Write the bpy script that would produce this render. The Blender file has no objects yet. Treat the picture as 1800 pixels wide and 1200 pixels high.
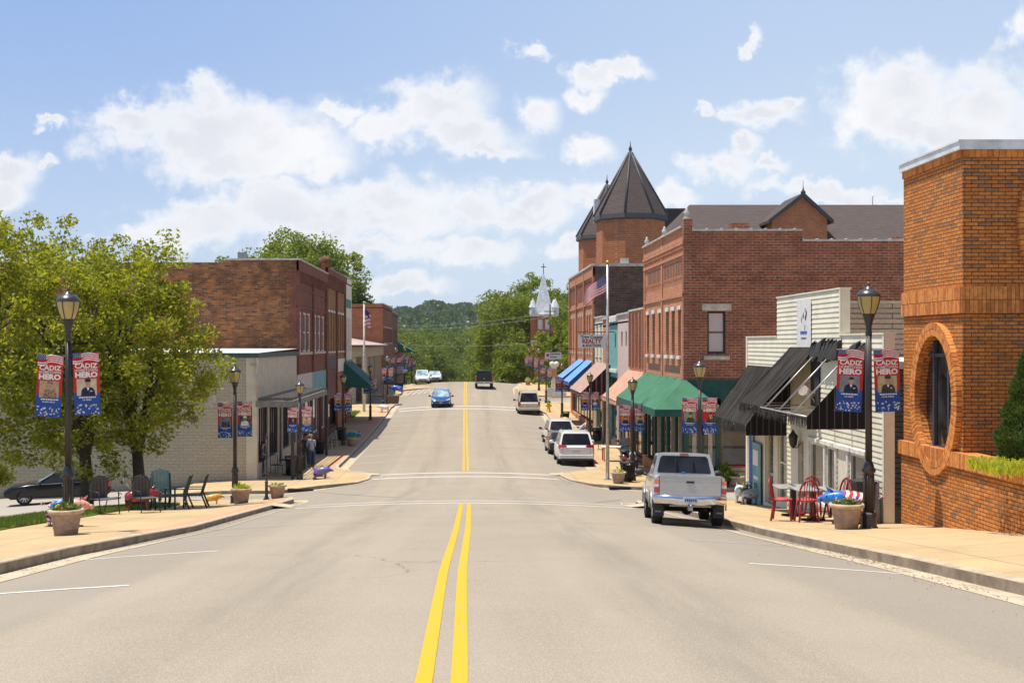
import bpy, bmesh, math, random
from mathutils import Vector, Matrix, noise
rad = math.radians
PI = math.pi
sc = bpy.context.scene
COL = sc.collection
random.seed(7)
# calibration of the survey: the street runs along +Y, the eye is the origin
FL, CX, CY = 2200.0, 818.0, 605.0
def wx(px, Y): return (px - CX) / FL * Y
def wz(py, Y): return (CY - py) / FL * Y
def yy(px, X): return X * FL / (px - CX)

# ---------------------------------------------------------------- terrain
PR = [(-30, .9), (0, -1.42), (7.4, -1.99), (14, -2.54), (22.5, -3.30), (35, -4.42), (45, -5.33), (52, -5.80), (60, -6.06),
      (70, -6.2), (80, -6.28), (95, -6.2), (108, -5.95), (115, -5.75), (125, -5.35), (137, -4.87), (150, -4.6),
      (158, -4.72), (168, -5.2), (180, -6.0), (200, -7.6), (230, -9.8), (300, -12), (2500, -12)]
def prof(y):
    P = PR
    if y <= P[0][0]: return P[0][1]
    for i in range(len(P) - 1):
        if y <= P[i + 1][0]:
            x0, y0 = P[i]; x1, y1 = P[i + 1]
            m = (y1 - y0) / (x1 - x0)
            ma = m if i == 0 else ((P[i][1] - P[i - 1][1]) / (P[i][0] - P[i - 1][0]) + m) / 2
            mb = m if i + 2 >= len(P) else ((P[i + 2][1] - P[i + 1][1]) / (P[i + 2][0] - P[i + 1][0]) + m) / 2
            t = (y - x0) / (x1 - x0); h = x1 - x0
            return (2*t**3 - 3*t**2 + 1)*y0 + (t**3 - 2*t*t + t)*h*ma + (-2*t**3 + 3*t*t)*y1 + (t**3 - t*t)*h*mb
    return P[-1][1]
def lerp(a, b, t): return a + (b - a) * t
def side(x, y):                       # walking surface beside the carriageway
    p = prof(y) - .09
    if x < 0:
        d = max(0, -x - 6.1)
        k1 = .05 + .06 * max(0, min(1, (y - 33) / 5, (64 - y) / 5))
        return p - k1 * min(d, 1.5) - .06 * max(0, min(d, 34) - 4)
    d = max(0, x - 6.1)
    k = lerp(.06, .0, min(1, max(0, (y - 19) / 7)))
    return p + k * min(d, 6) - (.012 * d if y > 40 else 0)
def roadz(x, y):
    if abs(x) < 6.1: return prof(y) - .26 * (x / 6.1) ** 2
    return side(x, y) - .17

# ---------------------------------------------------------------- materials
MATS = {}
def _nt(name):
    m = bpy.data.materials.new(name); m.use_nodes = True
    nt = m.node_tree; b = nt.nodes['Principled BSDF']
    MATS[name] = m
    return m, nt, b
def N(nt, t, **kw):
    n = nt.nodes.new(t)
    for k, v in kw.items(): setattr(n, k, v)
    return n
def L(nt, a, b): nt.links.new(a, b)
def setp(b, **kw):
    for k, v in kw.items():
        k = {'rough': 'Roughness', 'metal': 'Metallic', 'spec': 'Specular IOR Level', 'coat': 'Coat Weight', 'trans': 'Transmission Weight'}[k]
        b.inputs[k].default_value = v
def c4(c): return (c[0], c[1], c[2], 1)
def math_(nt, op, a, b=None, clamp=False):
    n = N(nt, 'ShaderNodeMath', operation=op); n.use_clamp = clamp
    for i, v in ((0, a), (1, b)):
        if v is None: continue
        if isinstance(v, (int, float)): n.inputs[i].default_value = v
        else: L(nt, v, n.inputs[i])
    return n.outputs[0]
def mixc(nt, fac, a, b, mode='MIX'):
    n = N(nt, 'ShaderNodeMix', data_type='RGBA', blend_type=mode)
    for s, v in ((0, fac), (6, a), (7, b)):
        if isinstance(v, tuple): n.inputs[s].default_value = c4(v)
        elif isinstance(v, (int, float)): n.inputs[s].default_value = v
        else: L(nt, v, n.inputs[s])
    return n.outputs[2]
def noise_(nt, vec, scale, detail=4, rough=.6):
    n = N(nt, 'ShaderNodeTexNoise'); n.inputs['Scale'].default_value = scale
    n.inputs['Detail'].default_value = detail; n.inputs['Roughness'].default_value = rough
    if vec is not None: L(nt, vec, n.inputs['Vector'])
    return n.outputs[0]
def ramp_(nt, fac, lo, hi):
    n = N(nt, 'ShaderNodeMapRange'); n.inputs[1].default_value = lo; n.inputs[2].default_value = hi
    n.interpolation_type = 'SMOOTHSTEP'
    L(nt, fac, n.inputs[0]); return n.outputs[0]
def bump_(nt, b, h, strength=.3, dist=.01):
    n = N(nt, 'ShaderNodeBump'); n.inputs['Strength'].default_value = strength; n.inputs['Distance'].default_value = dist
    L(nt, h, n.inputs['Height']); L(nt, n.outputs[0], b.inputs['Normal'])
def pos(nt): return N(nt, 'ShaderNodeNewGeometry').outputs['Position']
def obc(nt): return N(nt, 'ShaderNodeTexCoord').outputs['Object']
def mat(name, col, rough=.6, metal=0, var=.12, scale=6., bump=0, spec=.5, coat=0, col2=None, bd=.01):
    if name in MATS: return MATS[name]
    m, nt, b = _nt(name)
    p = obc(nt)
    f = noise_(nt, p, scale)
    f2 = ramp_(nt, f, .32, .68)
    c2 = col2 or tuple(max(0, x * (1 - 2 * var)) for x in col)
    c1 = col if col2 else tuple(min(1, x * (1 + var)) for x in col)
    L(nt, mixc(nt, f2, c1, c2), b.inputs['Base Color'])
    setp(b, rough=rough, metal=metal, spec=spec, coat=coat)
    if bump: bump_(nt, b, f, bump, bd)
    return m
def brick(name, c1, c2, mortar, row=.068, width=.215, ms=.010, dirt=None, dirtamt=.5, zlow=None, zcol=None, bump=.5, spots=None):
    m, nt, b = _nt(name)
    p = pos(nt)
    s = N(nt, 'ShaderNodeSeparateXYZ'); L(nt, p, s.inputs[0])
    cb = N(nt, 'ShaderNodeCombineXYZ'); L(nt, math_(nt, 'ADD', s.outputs[0], s.outputs[1]), cb.inputs[0]); L(nt, s.outputs[2], cb.inputs[1])
    t = N(nt, 'ShaderNodeTexBrick'); L(nt, cb.outputs[0], t.inputs['Vector'])
    t.inputs['Color1'].default_value = c4(c1); t.inputs['Color2'].default_value = c4(c2); t.inputs['Mortar'].default_value = c4(mortar)
    t.inputs['Scale'].default_value = 1; t.inputs['Mortar Size'].default_value = ms; t.inputs['Brick Width'].default_value = width
    t.inputs['Row Height'].default_value = row; t.inputs['Mortar Smooth'].default_value = .1; t.inputs['Bias'].default_value = -.1
    col = t.outputs['Color']
    # odd bricks: a second brick texture with same layout picks rare ones
    if spots:
        t2 = N(nt, 'ShaderNodeTexBrick'); L(nt, cb.outputs[0], t2.inputs['Vector'])
        t2.inputs['Color1'].default_value = (0, 0, 0, 1); t2.inputs['Color2'].default_value = (1, 1, 1, 1); t2.inputs['Mortar'].default_value = (0, 0, 0, 1)
        t2.inputs['Scale'].default_value = 1; t2.inputs['Mortar Size'].default_value = ms; t2.inputs['Brick Width'].default_value = width
        t2.inputs['Row Height'].default_value = row; t2.inputs['Bias'].default_value = 0
        w = math_(nt, 'FRACT', math_(nt, 'MULTIPLY', t2.outputs['Color'], 7.31))
        f = math_(nt, 'GREATER_THAN', w, .84)
        col = mixc(nt, math_(nt, 'MULTIPLY', f, .8), col, spots)
    f = ramp_(nt, noise_(nt, p, 1.3, 5, .65), .38, .66)
    col = mixc(nt, math_(nt, 'MULTIPLY', f, dirtamt), col, dirt or tuple(x * .6 for x in c2))
    f = noise_(nt, p, 14, 3, .7)
    col = mixc(nt, ramp_(nt, f, .3, .75), col, mixc(nt, .35, col, (0, 0, 0)))
    if zlow is not None:     # pale efflorescence below a height, a real stain
        z = math_(nt, 'ADD', s.outputs[2], math_(nt, 'MULTIPLY', noise_(nt, p, .6, 4), 2.4))
        f = ramp_(nt, z, zlow + 2.6, zlow)
        col = mixc(nt, math_(nt, 'MULTIPLY', f, .5), col, zcol)
    L(nt, col, b.inputs['Base Color']); setp(b, rough=.85, spec=.25)
    if bump:
        inv = math_(nt, 'SUBTRACT', 1, t.outputs['Fac'])
        bump_(nt, b, inv, bump, .008)
    return m
def leafmat(name, c1, c2, c3, tr=.45, cl=.7):
    m, nt, b = _nt(name)
    g = N(nt, 'ShaderNodeNewGeometry')
    r = g.outputs['Random Per Island']
    f = ramp_(nt, noise_(nt, g.outputs['Position'], cl, 2), .35, .65)
    col = mixc(nt, f, c1, c2)
    col = mixc(nt, ramp_(nt, r, .45, 1.), col, c3)
    L(nt, col, b.inputs['Base Color']); setp(b, rough=.5, spec=.35)
    tl = N(nt, 'ShaderNodeBsdfTranslucent')
    L(nt, mixc(nt, .5, col, tuple(min(1, 1.6 * x) for x in c3)), tl.inputs[0])
    mx = N(nt, 'ShaderNodeMixShader'); mx.inputs[0].default_value = tr
    L(nt, b.outputs[0], mx.inputs[1]); L(nt, tl.outputs[0], mx.inputs[2])
    L(nt, mx.outputs[0], nt.nodes['Material Output'].inputs[0])
    return m
def glass(name, col=(.02, .025, .03), rough=.05, spec=.8):
    if name in MATS: return MATS[name]
    m, nt, b = _nt(name)
    f = ramp_(nt, noise_(nt, pos(nt), 1.1, 2), .4, .62)
    L(nt, mixc(nt, f, col, tuple(min(1, x * 2.2 + .01) for x in col)), b.inputs['Base Color'])
    setp(b, rough=rough, spec=spec)
    return m

# ---------------------------------------------------------------- mesh builder
SPLIT = {'lintel', 'loose_cloth', 'roof_rail', 'recess_shade', 'stone_trim', 'pilaster', 'post', 'tall_panel', 'panel', 'green_trim', 'siding_rib', 'bulkhead', 'blue_line', 'column', 'window_divider', 'panel_gap', 'tailgate_gap', 'purple_letters', 'paper', 'mullion'}
class MB:
    def __init__(s): s.v = []; s.f = []; s.m = []; s.sm = []
    def add(s, vs, fs, mi=0, smooth=False):
        o = len(s.v); s.v += [tuple(p) for p in vs]
        for f in fs: s.f.append([o + i for i in f]); s.m.append(mi); s.sm.append(smooth)
        return s
    def quad(s, a, b, c, d, mi=0): return s.add([a, b, c, d], [(0, 1, 2, 3)], mi)
    def poly(s, ps, mi=0): return s.add(ps, [tuple(range(len(ps)))], mi)
    def hexa(s, p, mi=0):   # 8 points: bottom 4, top 4
        return s.add(p, [(0, 3, 2, 1), (4, 5, 6, 7), (0, 1, 5, 4), (1, 2, 6, 5), (2, 3, 7, 6), (3, 0, 4, 7)], mi)
    def box(s, x0, x1, y0, y1, z0, z1, mi=0):
        return s.hexa([(x0, y0, z0), (x1, y0, z0), (x1, y1, z0), (x0, y1, z0), (x0, y0, z1), (x1, y0, z1), (x1, y1, z1), (x0, y1, z1)], mi)
    def tube(s, pts, r, seg=8, mi=0, cap=True, smooth=True):
        pts = [Vector(p) for p in pts]
        rr = r if isinstance(r, (list, tuple)) else [r] * len(pts)
        vs = []; fs = []
        for i, p in enumerate(pts):
            d = (pts[min(i + 1, len(pts) - 1)] - pts[max(i - 1, 0)])
            d = d.normalized() if d.length > 1e-9 else Vector((0, 0, 1))
            a = Vector((1, 0, 0)) if abs(d.x) < .8 else Vector((0, 1, 0))
            u = d.cross(a).normalized(); w = d.cross(u)
            for k in range(seg):
                t = 2 * PI * k / seg
                vs.append(p + (u * math.cos(t) + w * math.sin(t)) * rr[i])
        for i in range(len(pts) - 1):
            for k in range(seg):
                k2 = (k + 1) % seg
                fs.append((i * seg + k, i * seg + k2, (i + 1) * seg + k2, (i + 1) * seg + k))
        s.add(vs, fs, mi, smooth)
        if cap:
            o = len(s.v) - len(vs)
            s.f.append([o + k for k in range(seg)][::-1]); s.m.append(mi); s.sm.append(False)
            s.f.append([o + (len(pts) - 1) * seg + k for k in range(seg)]); s.m.append(mi); s.sm.append(False)
        return s
    def lathe(s, prof_, c=(0, 0, 0), seg=16, mi=0, smooth=True, sq=1., rot=0):
        vs = []; fs = []
        for r, z in prof_:
            for k in range(seg):
                t = 2 * PI * k / seg + rot
                vs.append((c[0] + r * math.cos(t), c[1] + r * math.sin(t) * sq, c[2] + z))
        for i in range(len(prof_) - 1):
            for k in range(seg):
                k2 = (k + 1) % seg
                fs.append((i * seg + k, i * seg + k2, (i + 1) * seg + k2, (i + 1) * seg + k))
        fs.append(tuple(range(seg))[::-1]); fs.append(tuple((len(prof_) - 1) * seg + k for k in range(seg)))
        return s.add(vs, fs, mi, smooth)
    def prism(s, poly, axis, a, b, mi=0):
        """2-D polygon extruded along axis; poly coords are the two other axes in order"""
        def P(u, v, w):
            return {'x': (w, u, v), 'y': (u, w, v), 'z': (u, v, w)}[axis]
        n = len(poly)
        vs = [P(u, v, a) for u, v in poly] + [P(u, v, b) for u, v in poly]
        fs = [tuple(range(n))[::-1], tuple(range(n, 2 * n))] + [(i, (i + 1) % n, n + (i + 1) % n, n + i) for i in range(n)]
        return s.add(vs, fs, mi)
    def ball(s, c, r, seg=10, rings=6, mi=0, sx=1, sy=1, sz=1):
        vs = []; fs = []
        for i in range(rings + 1):
            t = PI * i / rings
            for k in range(seg):
                a = 2 * PI * k / seg
                vs.append((c[0] + r * sx * math.sin(t) * math.cos(a), c[1] + r * sy * math.sin(t) * math.sin(a), c[2] + r * sz * math.cos(t)))
        for i in range(rings):
            for k in range(seg):
                k2 = (k + 1) % seg
                fs.append((i * seg + k, (i + 1) * seg + k, (i + 1) * seg + k2, i * seg + k2))
        return s.add(vs, fs, mi, True)
    def merge(s, me, mi=0, M=None, smooth=False):
        M = M or Matrix()
        return s.add([M @ v.co for v in me.vertices], [tuple(p.vertices) for p in me.polygons], mi, smooth)
    def xf(s, M):
        s.v = [tuple(M @ Vector(p)) for p in s.v]; return s
    def build(s, name, mats, parent=None, world=True, label=None, bevel=0):
        if name in SPLIT and parent is not None and len(s.v) > 8:
            par = list(range(len(s.v)))
            def find(i):
                while par[i] != i: par[i] = par[par[i]]; i = par[i]
                return i
            for f in s.f:
                a = find(f[0])
                for q in f[1:]: par[find(q)] = a
            gr = {}
            for k, f in enumerate(s.f): gr.setdefault(find(f[0]), []).append(k)
            if 1 < len(gr) <= 100:
                out = None
                for fs in gr.values():
                    mp = {}; b = MB()
                    for k in fs:
                        for q in s.f[k]:
                            if q not in mp: mp[q] = len(b.v); b.v.append(s.v[q])
                        b.f.append([mp[q] for q in s.f[k]]); b.m.append(s.m[k]); b.sm.append(s.sm[k])
                    out = b._build(name, mats, parent, world, label, bevel)
                return out
        return s._build(name, mats, parent, world, label, bevel)
    def _build(s, name, mats, parent=None, world=True, label=None, bevel=0):
        me = bpy.data.meshes.new(name)
        v = s.v
        if parent is not None and world:
            o = rootof(parent).location
            v = [(p[0] - o.x, p[1] - o.y, p[2] - o.z) for p in v]
        me.from_pydata(v, [], s.f)
        if not isinstance(mats, (list, tuple)): mats = [mats]
        for m in mats: me.materials.append(MATS[m] if isinstance(m, str) else m)
        if len(s.m): me.polygons.foreach_set('material_index', s.m); me.polygons.foreach_set('use_smooth', s.sm)
        me.update()
        ob = bpy.data.objects.new(name, me); COL.objects.link(ob)
        if parent is not None: ob.parent = parent
        if label: ob['label'] = label
        if bevel:
            b = ob.modifiers.new('b', 'BEVEL'); b.width = bevel; b.segments = 2; b.limit_method = 'ANGLE'
        return ob
def rootof(o):
    while o.parent is not None: o = o.parent
    return o
def thing(name, label, cat, loc=(0, 0, 0), rz=0, group=None):
    o = bpy.data.objects.new(name, None); COL.objects.link(o); o.location = loc; o.rotation_euler = (0, 0, rz)
    o.empty_display_size = .2
    o['label'] = label; o['category'] = cat
    if group: o['group'] = group
    return o
def tag(o, label, cat, group=None):
    o['label'] = label; o['category'] = cat
    if group: o['group'] = group
    return o
def struct(o, kind='structure'): o['kind'] = kind; return o
KIDS = {}
def children(o): return [c for c in COL.objects if c.parent == o]
def copy_tree(src, loc=None, rz=None, label=None, group=None, scale=None):
    def rec(o, parent):
        c = o.copy(); COL.objects.link(c); c.parent = parent
        for ch in kids[o.name]: rec(ch, c)
        return c
    kids = {}
    def walk(o):
        kids[o.name] = list(o.children)
        for ch in o.children: walk(ch)
    walk(src)
    c = rec(src, None)
    if loc is not None: c.location = loc
    if rz is not None: c.rotation_euler = (0, 0, rz)
    if label: c['label'] = label
    if group: c['group'] = group
    if scale: c.scale = (scale,) * 3
    return c
class Fr:    # a facade frame: u along, v up (world z), d outward
    def __init__(s, o, u, n): s.o = Vector(o); s.u = Vector(u); s.n = Vector(n)
    def P(s, u, v, d=0): return s.o + s.u * u + s.n * d + Vector((0, 0, v))
    def box(s, mb, u0, u1, v0, v1, d0, d1, mi=0):
        return mb.hexa([s.P(u0, v0, d0), s.P(u1, v0, d0), s.P(u1, v0, d1), s.P(u0, v0, d1), s.P(u0, v1, d0), s.P(u1, v1, d0), s.P(u1, v1, d1), s.P(u0, v1, d1)], mi)
    def quad(s, mb, u0, u1, v0, v1, d, mi=0):
        return mb.quad(s.P(u0, v0, d), s.P(u1, v0, d), s.P(u1, v1, d), s.P(u0, v1, d), mi)
def FX(x, sgn): return Fr((x, 0, 0), (0, 1, 0), (sgn, 0, 0))     # street facade: u = world Y, v = world Z
def FY(y): return Fr((0, y, 0), (1, 0, 0), (0, -1, 0))           # wall facing the camera: u = world X
def wall(mb, fr, u0, u1, v0, v1, holes=(), depth=.22, mi=0, d=0):
    us = sorted({u0, u1, *[h[0] for h in holes], *[h[1] for h in holes]}); vs = sorted({v0, v1, *[h[2] for h in holes], *[h[3] for h in holes]})
    us = [u for u in us if u0 <= u <= u1]; vs = [v for v in vs if v0 <= v <= v1]
    for i in range(len(us) - 1):
        for j in range(len(vs) - 1):
            cu = (us[i] + us[i + 1]) / 2; cv = (vs[j] + vs[j + 1]) / 2
            if any(h[0] < cu < h[1] and h[2] < cv < h[3] for h in holes): continue
            fr.quad(mb, us[i], us[i + 1], vs[j], vs[j + 1], d, mi)
    for h in holes:
        a, b, c, e = h[:4]
        mb.quad(fr.P(a, c, d), fr.P(b, c, d), fr.P(b, c, d - depth), fr.P(a, c, d - depth), mi)
        mb.quad(fr.P(a, e, d), fr.P(b, e, d), fr.P(b, e, d - depth), fr.P(a, e, d - depth), mi)
        mb.quad(fr.P(a, c, d), fr.P(a, e, d), fr.P(a, e, d - depth), fr.P(a, c, d - depth), mi)
        mb.quad(fr.P(b, c, d), fr.P(b, e, d), fr.P(b, e, d - depth), fr.P(b, c, d - depth), mi)
def window(par, fr, u0, u1, v0, v1, fm, gm, d=-.12, fw=.07, rails=(.5,), mull=(), name='window', label=None):
    mb = MB()
    fr.box(mb, u0, u1, v0, v0 + fw, d - .05, d + .03); fr.box(mb, u0, u1, v1 - fw, v1, d - .05, d + .03)
    fr.box(mb, u0, u0 + fw, v0 + fw, v1 - fw, d - .05, d + .03); fr.box(mb, u1 - fw, u1, v0 + fw, v1 - fw, d - .05, d + .03)
    for r in rails:
        v = lerp(v0, v1, r); fr.box(mb, u0 + fw, u1 - fw, v - fw * .35, v + fw * .35, d - .04, d + .015)
    for r in mull:
        u = lerp(u0, u1, r); fr.box(mb, u - fw * .35, u + fw * .35, v0 + fw, v1 - fw, d - .045, d + .02)
    w = mb.build(name, fm, par, label=label)
    g = MB(); fr.quad(g, u0 + fw * .5, u1 - fw * .5, v0 + fw * .5, v1 - fw * .5, d - .02)
    g.build('pane', gm, w)
    return w
def skin_mesh(vs, es, rs, sub=1):
    me = bpy.data.meshes.new('t'); me.from_pydata(vs, es, []); me.update()
    ob = bpy.data.objects.new('t', me); COL.objects.link(ob)
    sk = ob.modifiers.new('s', 'SKIN'); sk.use_smooth_shade = True
    for i, r in enumerate(rs):
        rr = r if isinstance(r, tuple) else (r, r)
        me.skin_vertices[0].data[i].radius = rr
        me.skin_vertices[0].data[i].use_root = (i == 0)
    if sub:
        s = ob.modifiers.new('u', 'SUBSURF'); s.levels = sub; s.render_levels = sub
    dg = bpy.context.evaluated_depsgraph_get(); dg.update()
    out = bpy.data.meshes.new_from_object(ob.evaluated_get(dg))
    bpy.data.objects.remove(ob)
    return out
def mesh_obj(me, name, mats, parent=None, smooth=True):
    me.name = name; me.materials.clear()
    for m in (mats if isinstance(mats, (list, tuple)) else [mats]): me.materials.append(MATS[m])
    for p in me.polygons: p.use_smooth = smooth
    ob = bpy.data.objects.new(name, me); COL.objects.link(ob)
    if parent is not None: ob.parent = parent
    return ob
TXT = {}
def text_mesh(body, size=1., bold=.0, width=None, ext=.0, align='CENTER'):
    k = (body, size, bold, width, ext, align)
    if k in TXT: return TXT[k]
    cu = bpy.data.curves.new('t', 'FONT'); cu.body = body; cu.size = size; cu.align_x = align; cu.align_y = 'CENTER'
    cu.offset = bold; cu.extrude = ext; cu.resolution_u = 2
    ob = bpy.data.objects.new('t', cu); COL.objects.link(ob)
    dg = bpy.context.evaluated_depsgraph_get(); dg.update()
    me = bpy.data.meshes.new_from_object(ob.evaluated_get(dg))
    bpy.data.objects.remove(ob)
    if width and me.vertices:
        xs = [v.co.x for v in me.vertices]; w = max(xs) - min(xs)
        for v in me.vertices: v.co.x *= width / w
    TXT[k] = me
    return me
# ---------------------------------------------------------------- palette
mat('asphalt_dark', (.1, .1, .1))
def mk_ground():
    m, nt, b = _nt('asphalt')
    p = pos(nt); s = N(nt, 'ShaderNodeSeparateXYZ'); L(nt, p, s.inputs[0])
    col = mixc(nt, ramp_(nt, noise_(nt, p, .35, 4), .35, .7), (.305, .255, .190), (.27, .224, .165))
    # fine aggregate speckle
    col = mixc(nt, math_(nt, 'MULTIPLY', ramp_(nt, noise_(nt, p, 105, 2, .8), .40, .62), .5), col, (.16, .132, .10))
    v = N(nt, 'ShaderNodeTexVoronoi'); v.inputs['Scale'].default_value = 75; L(nt, p, v.inputs['Vector'])
    col = mixc(nt, math_(nt, 'MULTIPLY', ramp_(nt, v.outputs[0], .42, .7), .35), col, (.5, .45, .38))
    # tyre polished bands along the lanes (stretched noise)
    mp = N(nt, 'ShaderNodeMapping'); mp.inputs['Scale'].default_value = (1.1, .03, 1); L(nt, p, mp.inputs[0])
    f = ramp_(nt, noise_(nt, mp.outputs[0], 1., 3, .5), .45, .62)
    col = mixc(nt, math_(nt, 'MULTIPLY', f, .3), col, (.35, .30, .235))
    # centre of each lane: oil darkening
    ax = math_(nt, 'ABSOLUTE', s.outputs[0])
    d = math_(nt, 'ABSOLUTE', math_(nt, 'SUBTRACT', ax, 1.9))
    f = ramp_(nt, d, .75, .1); f = math_(nt, 'MULTIPLY', f, ramp_(nt, noise_(nt, mp.outputs[0], 2.3, 3), .3, .7))
    col = mixc(nt, math_(nt, 'MULTIPLY', f, .42), col, (.18, .155, .125))
    # parking lane a little darker and greyer
    f = ramp_(nt, ax, 3.55, 3.8)
    col = mixc(nt, math_(nt, 'MULTIPLY', f, .35), col, (.23, .205, .175))
    f = ramp_(nt, ax, 9.5, 10.5)
    col = mixc(nt, math_(nt, 'MULTIPLY', f, .5), col, (.40, .37, .33))
    # blotches and cracks
    c = N(nt, 'ShaderNodeTexVoronoi', feature='DISTANCE_TO_EDGE'); c.inputs['Scale'].default_value = .22
    w = N(nt, 'ShaderNodeVectorMath', operation='ADD'); L(nt, p, w.inputs[0])
    nn = N(nt, 'ShaderNodeTexNoise'); nn.inputs['Scale'].default_value = .9; L(nt, p, nn.inputs['Vector'])
    sc_ = N(nt, 'ShaderNodeVectorMath', operation='SCALE'); sc_.inputs['Scale'].default_value = 2.2; L(nt, nn.outputs['Color'], sc_.inputs[0])
    L(nt, sc_.outputs[0], w.inputs[1]); L(nt, w.outputs[0], c.inputs['Vector'])
    f = ramp_(nt, c.outputs[0], .006, .0015)
    f = math_(nt, 'MULTIPLY', f, ramp_(nt, noise_(nt, p, .12, 2), .48, .6))
    col = mixc(nt, math_(nt, 'MULTIPLY', f, .55), col, (.12, .1, .085))
    f = ramp_(nt, noise_(nt, p, 1.7, 5, .7), .66, .76)
    col = mixc(nt, math_(nt, 'MULTIPLY', f, .3), col, (.16, .14, .12))
    L(nt, col, b.inputs['Base Color']); setp(b, rough=.9, spec=.2)
    bump_(nt, b, noise_(nt, p, 60, 2, .7), .35, .006)
    # concrete walk
    m, nt, b = _nt('walk')
    p = pos(nt); s = N(nt, 'ShaderNodeSeparateXYZ'); L(nt, p, s.inputs[0])
    col = mixc(nt, ramp_(nt, noise_(nt, p, .5, 5), .35, .68), (.52, .375, .20), (.43, .305, .16))
    col = mixc(nt, math_(nt, 'MULTIPLY', ramp_(nt, noise_(nt, p, 30, 2, .8), .4, .65), .3), col, (.35, .27, .18))
    def joint(o, per, w):
        t = math_(nt, 'FRACT', math_(nt, 'DIVIDE', o, per))
        return math_(nt, 'LESS_THAN', t, w / per)
    sl = N(nt, 'ShaderNodeCombineXYZ'); L(nt, math_(nt, 'FLOOR', math_(nt, 'DIVIDE', s.outputs[1], 1.83)), sl.inputs[0]); L(nt, math_(nt, 'FLOOR', math_(nt, 'DIVIDE', math_(nt, 'ADD', s.outputs[0], 200.2), 1.8)), sl.inputs[1])
    wn = N(nt, 'ShaderNodeTexWhiteNoise', noise_dimensions='2D'); L(nt, sl.outputs[0], wn.inputs[0])
    col = mixc(nt, math_(nt, 'MULTIPLY', wn.outputs[0], .32), col, (.36, .275, .17))
    j = math_(nt, 'MAXIMUM', joint(s.outputs[1], 1.83, .022), joint(math_(nt, 'ADD', s.outputs[0], 200.2), 1.8, .022))
    col = mixc(nt, math_(nt, 'MULTIPLY', j, .75), col, (.15, .11, .075))
    f = ramp_(nt, noise_(nt, p, 1.6, 6, .78), .54, .72)
    col = mixc(nt, math_(nt, 'MULTIPLY', f, .45), col, (.25, .185, .12))
    f = ramp_(nt, noise_(nt, p, 7, 3, .6), .66, .72)
    col = mixc(nt, math_(nt, 'MULTIPLY', f, .4), col, (.17, .13, .10))
    L(nt, col, b.inputs['Base Color']); setp(b, rough=.9, spec=.2)
    bump_(nt, b, noise_(nt, p, 25, 3, .7), .25, .006)
mk_ground()
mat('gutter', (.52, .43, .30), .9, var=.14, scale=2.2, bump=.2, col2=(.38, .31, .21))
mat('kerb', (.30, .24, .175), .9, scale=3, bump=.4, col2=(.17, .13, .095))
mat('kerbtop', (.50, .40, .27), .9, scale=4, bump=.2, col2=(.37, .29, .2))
mat('brickpave', (.52, .29, .17), .9, scale=9, bump=.3, col2=(.44, .26, .15))
def mk_paint(name, col, wear):
    m, nt, b = _nt(name); p = pos(nt)
    f = ramp_(nt, noise_(nt, p, 9, 5, .8), wear, wear + .12)
    L(nt, mixc(nt, math_(nt, 'MULTIPLY', f, .6), col, (.33, .29, .22)), b.inputs['Base Color']); setp(b, rough=.7, spec=.3)
mk_paint('yellowpaint', (.60, .345, .010), .54)
mk_paint('whitepaint', (.80, .78, .73), .60)
mk_paint('whiteworn', (.60, .56, .48), .44)
mat('grass', (.10, .17, .022), .9, scale=3, col2=(.18, .24, .03), bump=.5, bd=.05)
mat('soil', (.10, .07, .045), .95, scale=9, bump=.6)
mat('terrain', (.08, .13, .03), .95, scale=.05, col2=(.05, .09, .02))
leafmat('leaf_near', (.20, .235, .012), (.085, .125, .010), (.38, .37, .02), .5, 1.1)
leafmat('leaf_mid', (.15, .215, .012), (.075, .13, .012), (.26, .29, .02), .45, .3)
leafmat('leaf_far', (.09, .145, .045), (.055, .10, .04), (.15, .19, .055), .35, .03)  # distance haze on the ridge put into the leaf colour as blue
leafmat('leaf_forest', (.13, .18, .02), (.07, .115, .022), (.20, .23, .03), .4, .09)
leafmat('leaf_ever', (.04, .085, .012), (.03, .06, .012), (.10, .15, .02), .25, 3)
leafmat('leaf_grass', (.10, .16, .02), (.07, .12, .02), (.22, .26, .04), .4, 2)
leafmat('leaf_lime', (.38, .42, .03), (.28, .36, .03), (.55, .55, .05), .4, 4)
leafmat('leaf_pot', (.09, .16, .02), (.06, .11, .02), (.2, .28, .03), .4, 6)
mat('bark', (.07, .052, .035), .95, scale=12, bump=.8, bd=.03)
brick('brick_orange', (.70, .27, .065), (.55, .18, .042), (.045, .03, .02), row=.068, width=.24, ms=.007, dirt=(.48, .17, .04), dirtamt=.3, spots=(.30, .17, .09), bump=.7)
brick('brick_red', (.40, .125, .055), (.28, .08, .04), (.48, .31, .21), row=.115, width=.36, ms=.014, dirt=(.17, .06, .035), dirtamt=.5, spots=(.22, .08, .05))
brick('brick_redfront', (.62, .245, .11), (.52, .185, .08), (.66, .45, .32), row=.098, width=.30, ms=.012, dirt=(.42, .15, .08), dirtamt=.4)  # base colour raised in place of stronger sun on the street fronts
brick('brick_old', (.46, .17, .045), (.20, .07, .028), (.30, .19, .12), row=.12, width=.38, ms=.014, dirt=(.10, .05, .03), dirtamt=.7, zlow=-1.3, zcol=(.38, .26, .14), spots=(.10, .055, .035))
brick('brick_purple', (.33, .125, .075), (.26, .095, .06), (.16, .08, .06), row=.08, width=.25, ms=.008, dirt=(.12, .04, .035))
brick('brick_tan', (.44, .24, .09), (.36, .18, .075), (.28, .17, .10), row=.08, width=.25, ms=.008, dirt=(.2, .11, .06))
brick('brick_court', (.52, .185, .075), (.40, .135, .055), (.50, .30, .19), row=.2, width=.6, ms=.02, dirt=(.36, .12, .055), dirtamt=.35)
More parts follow.
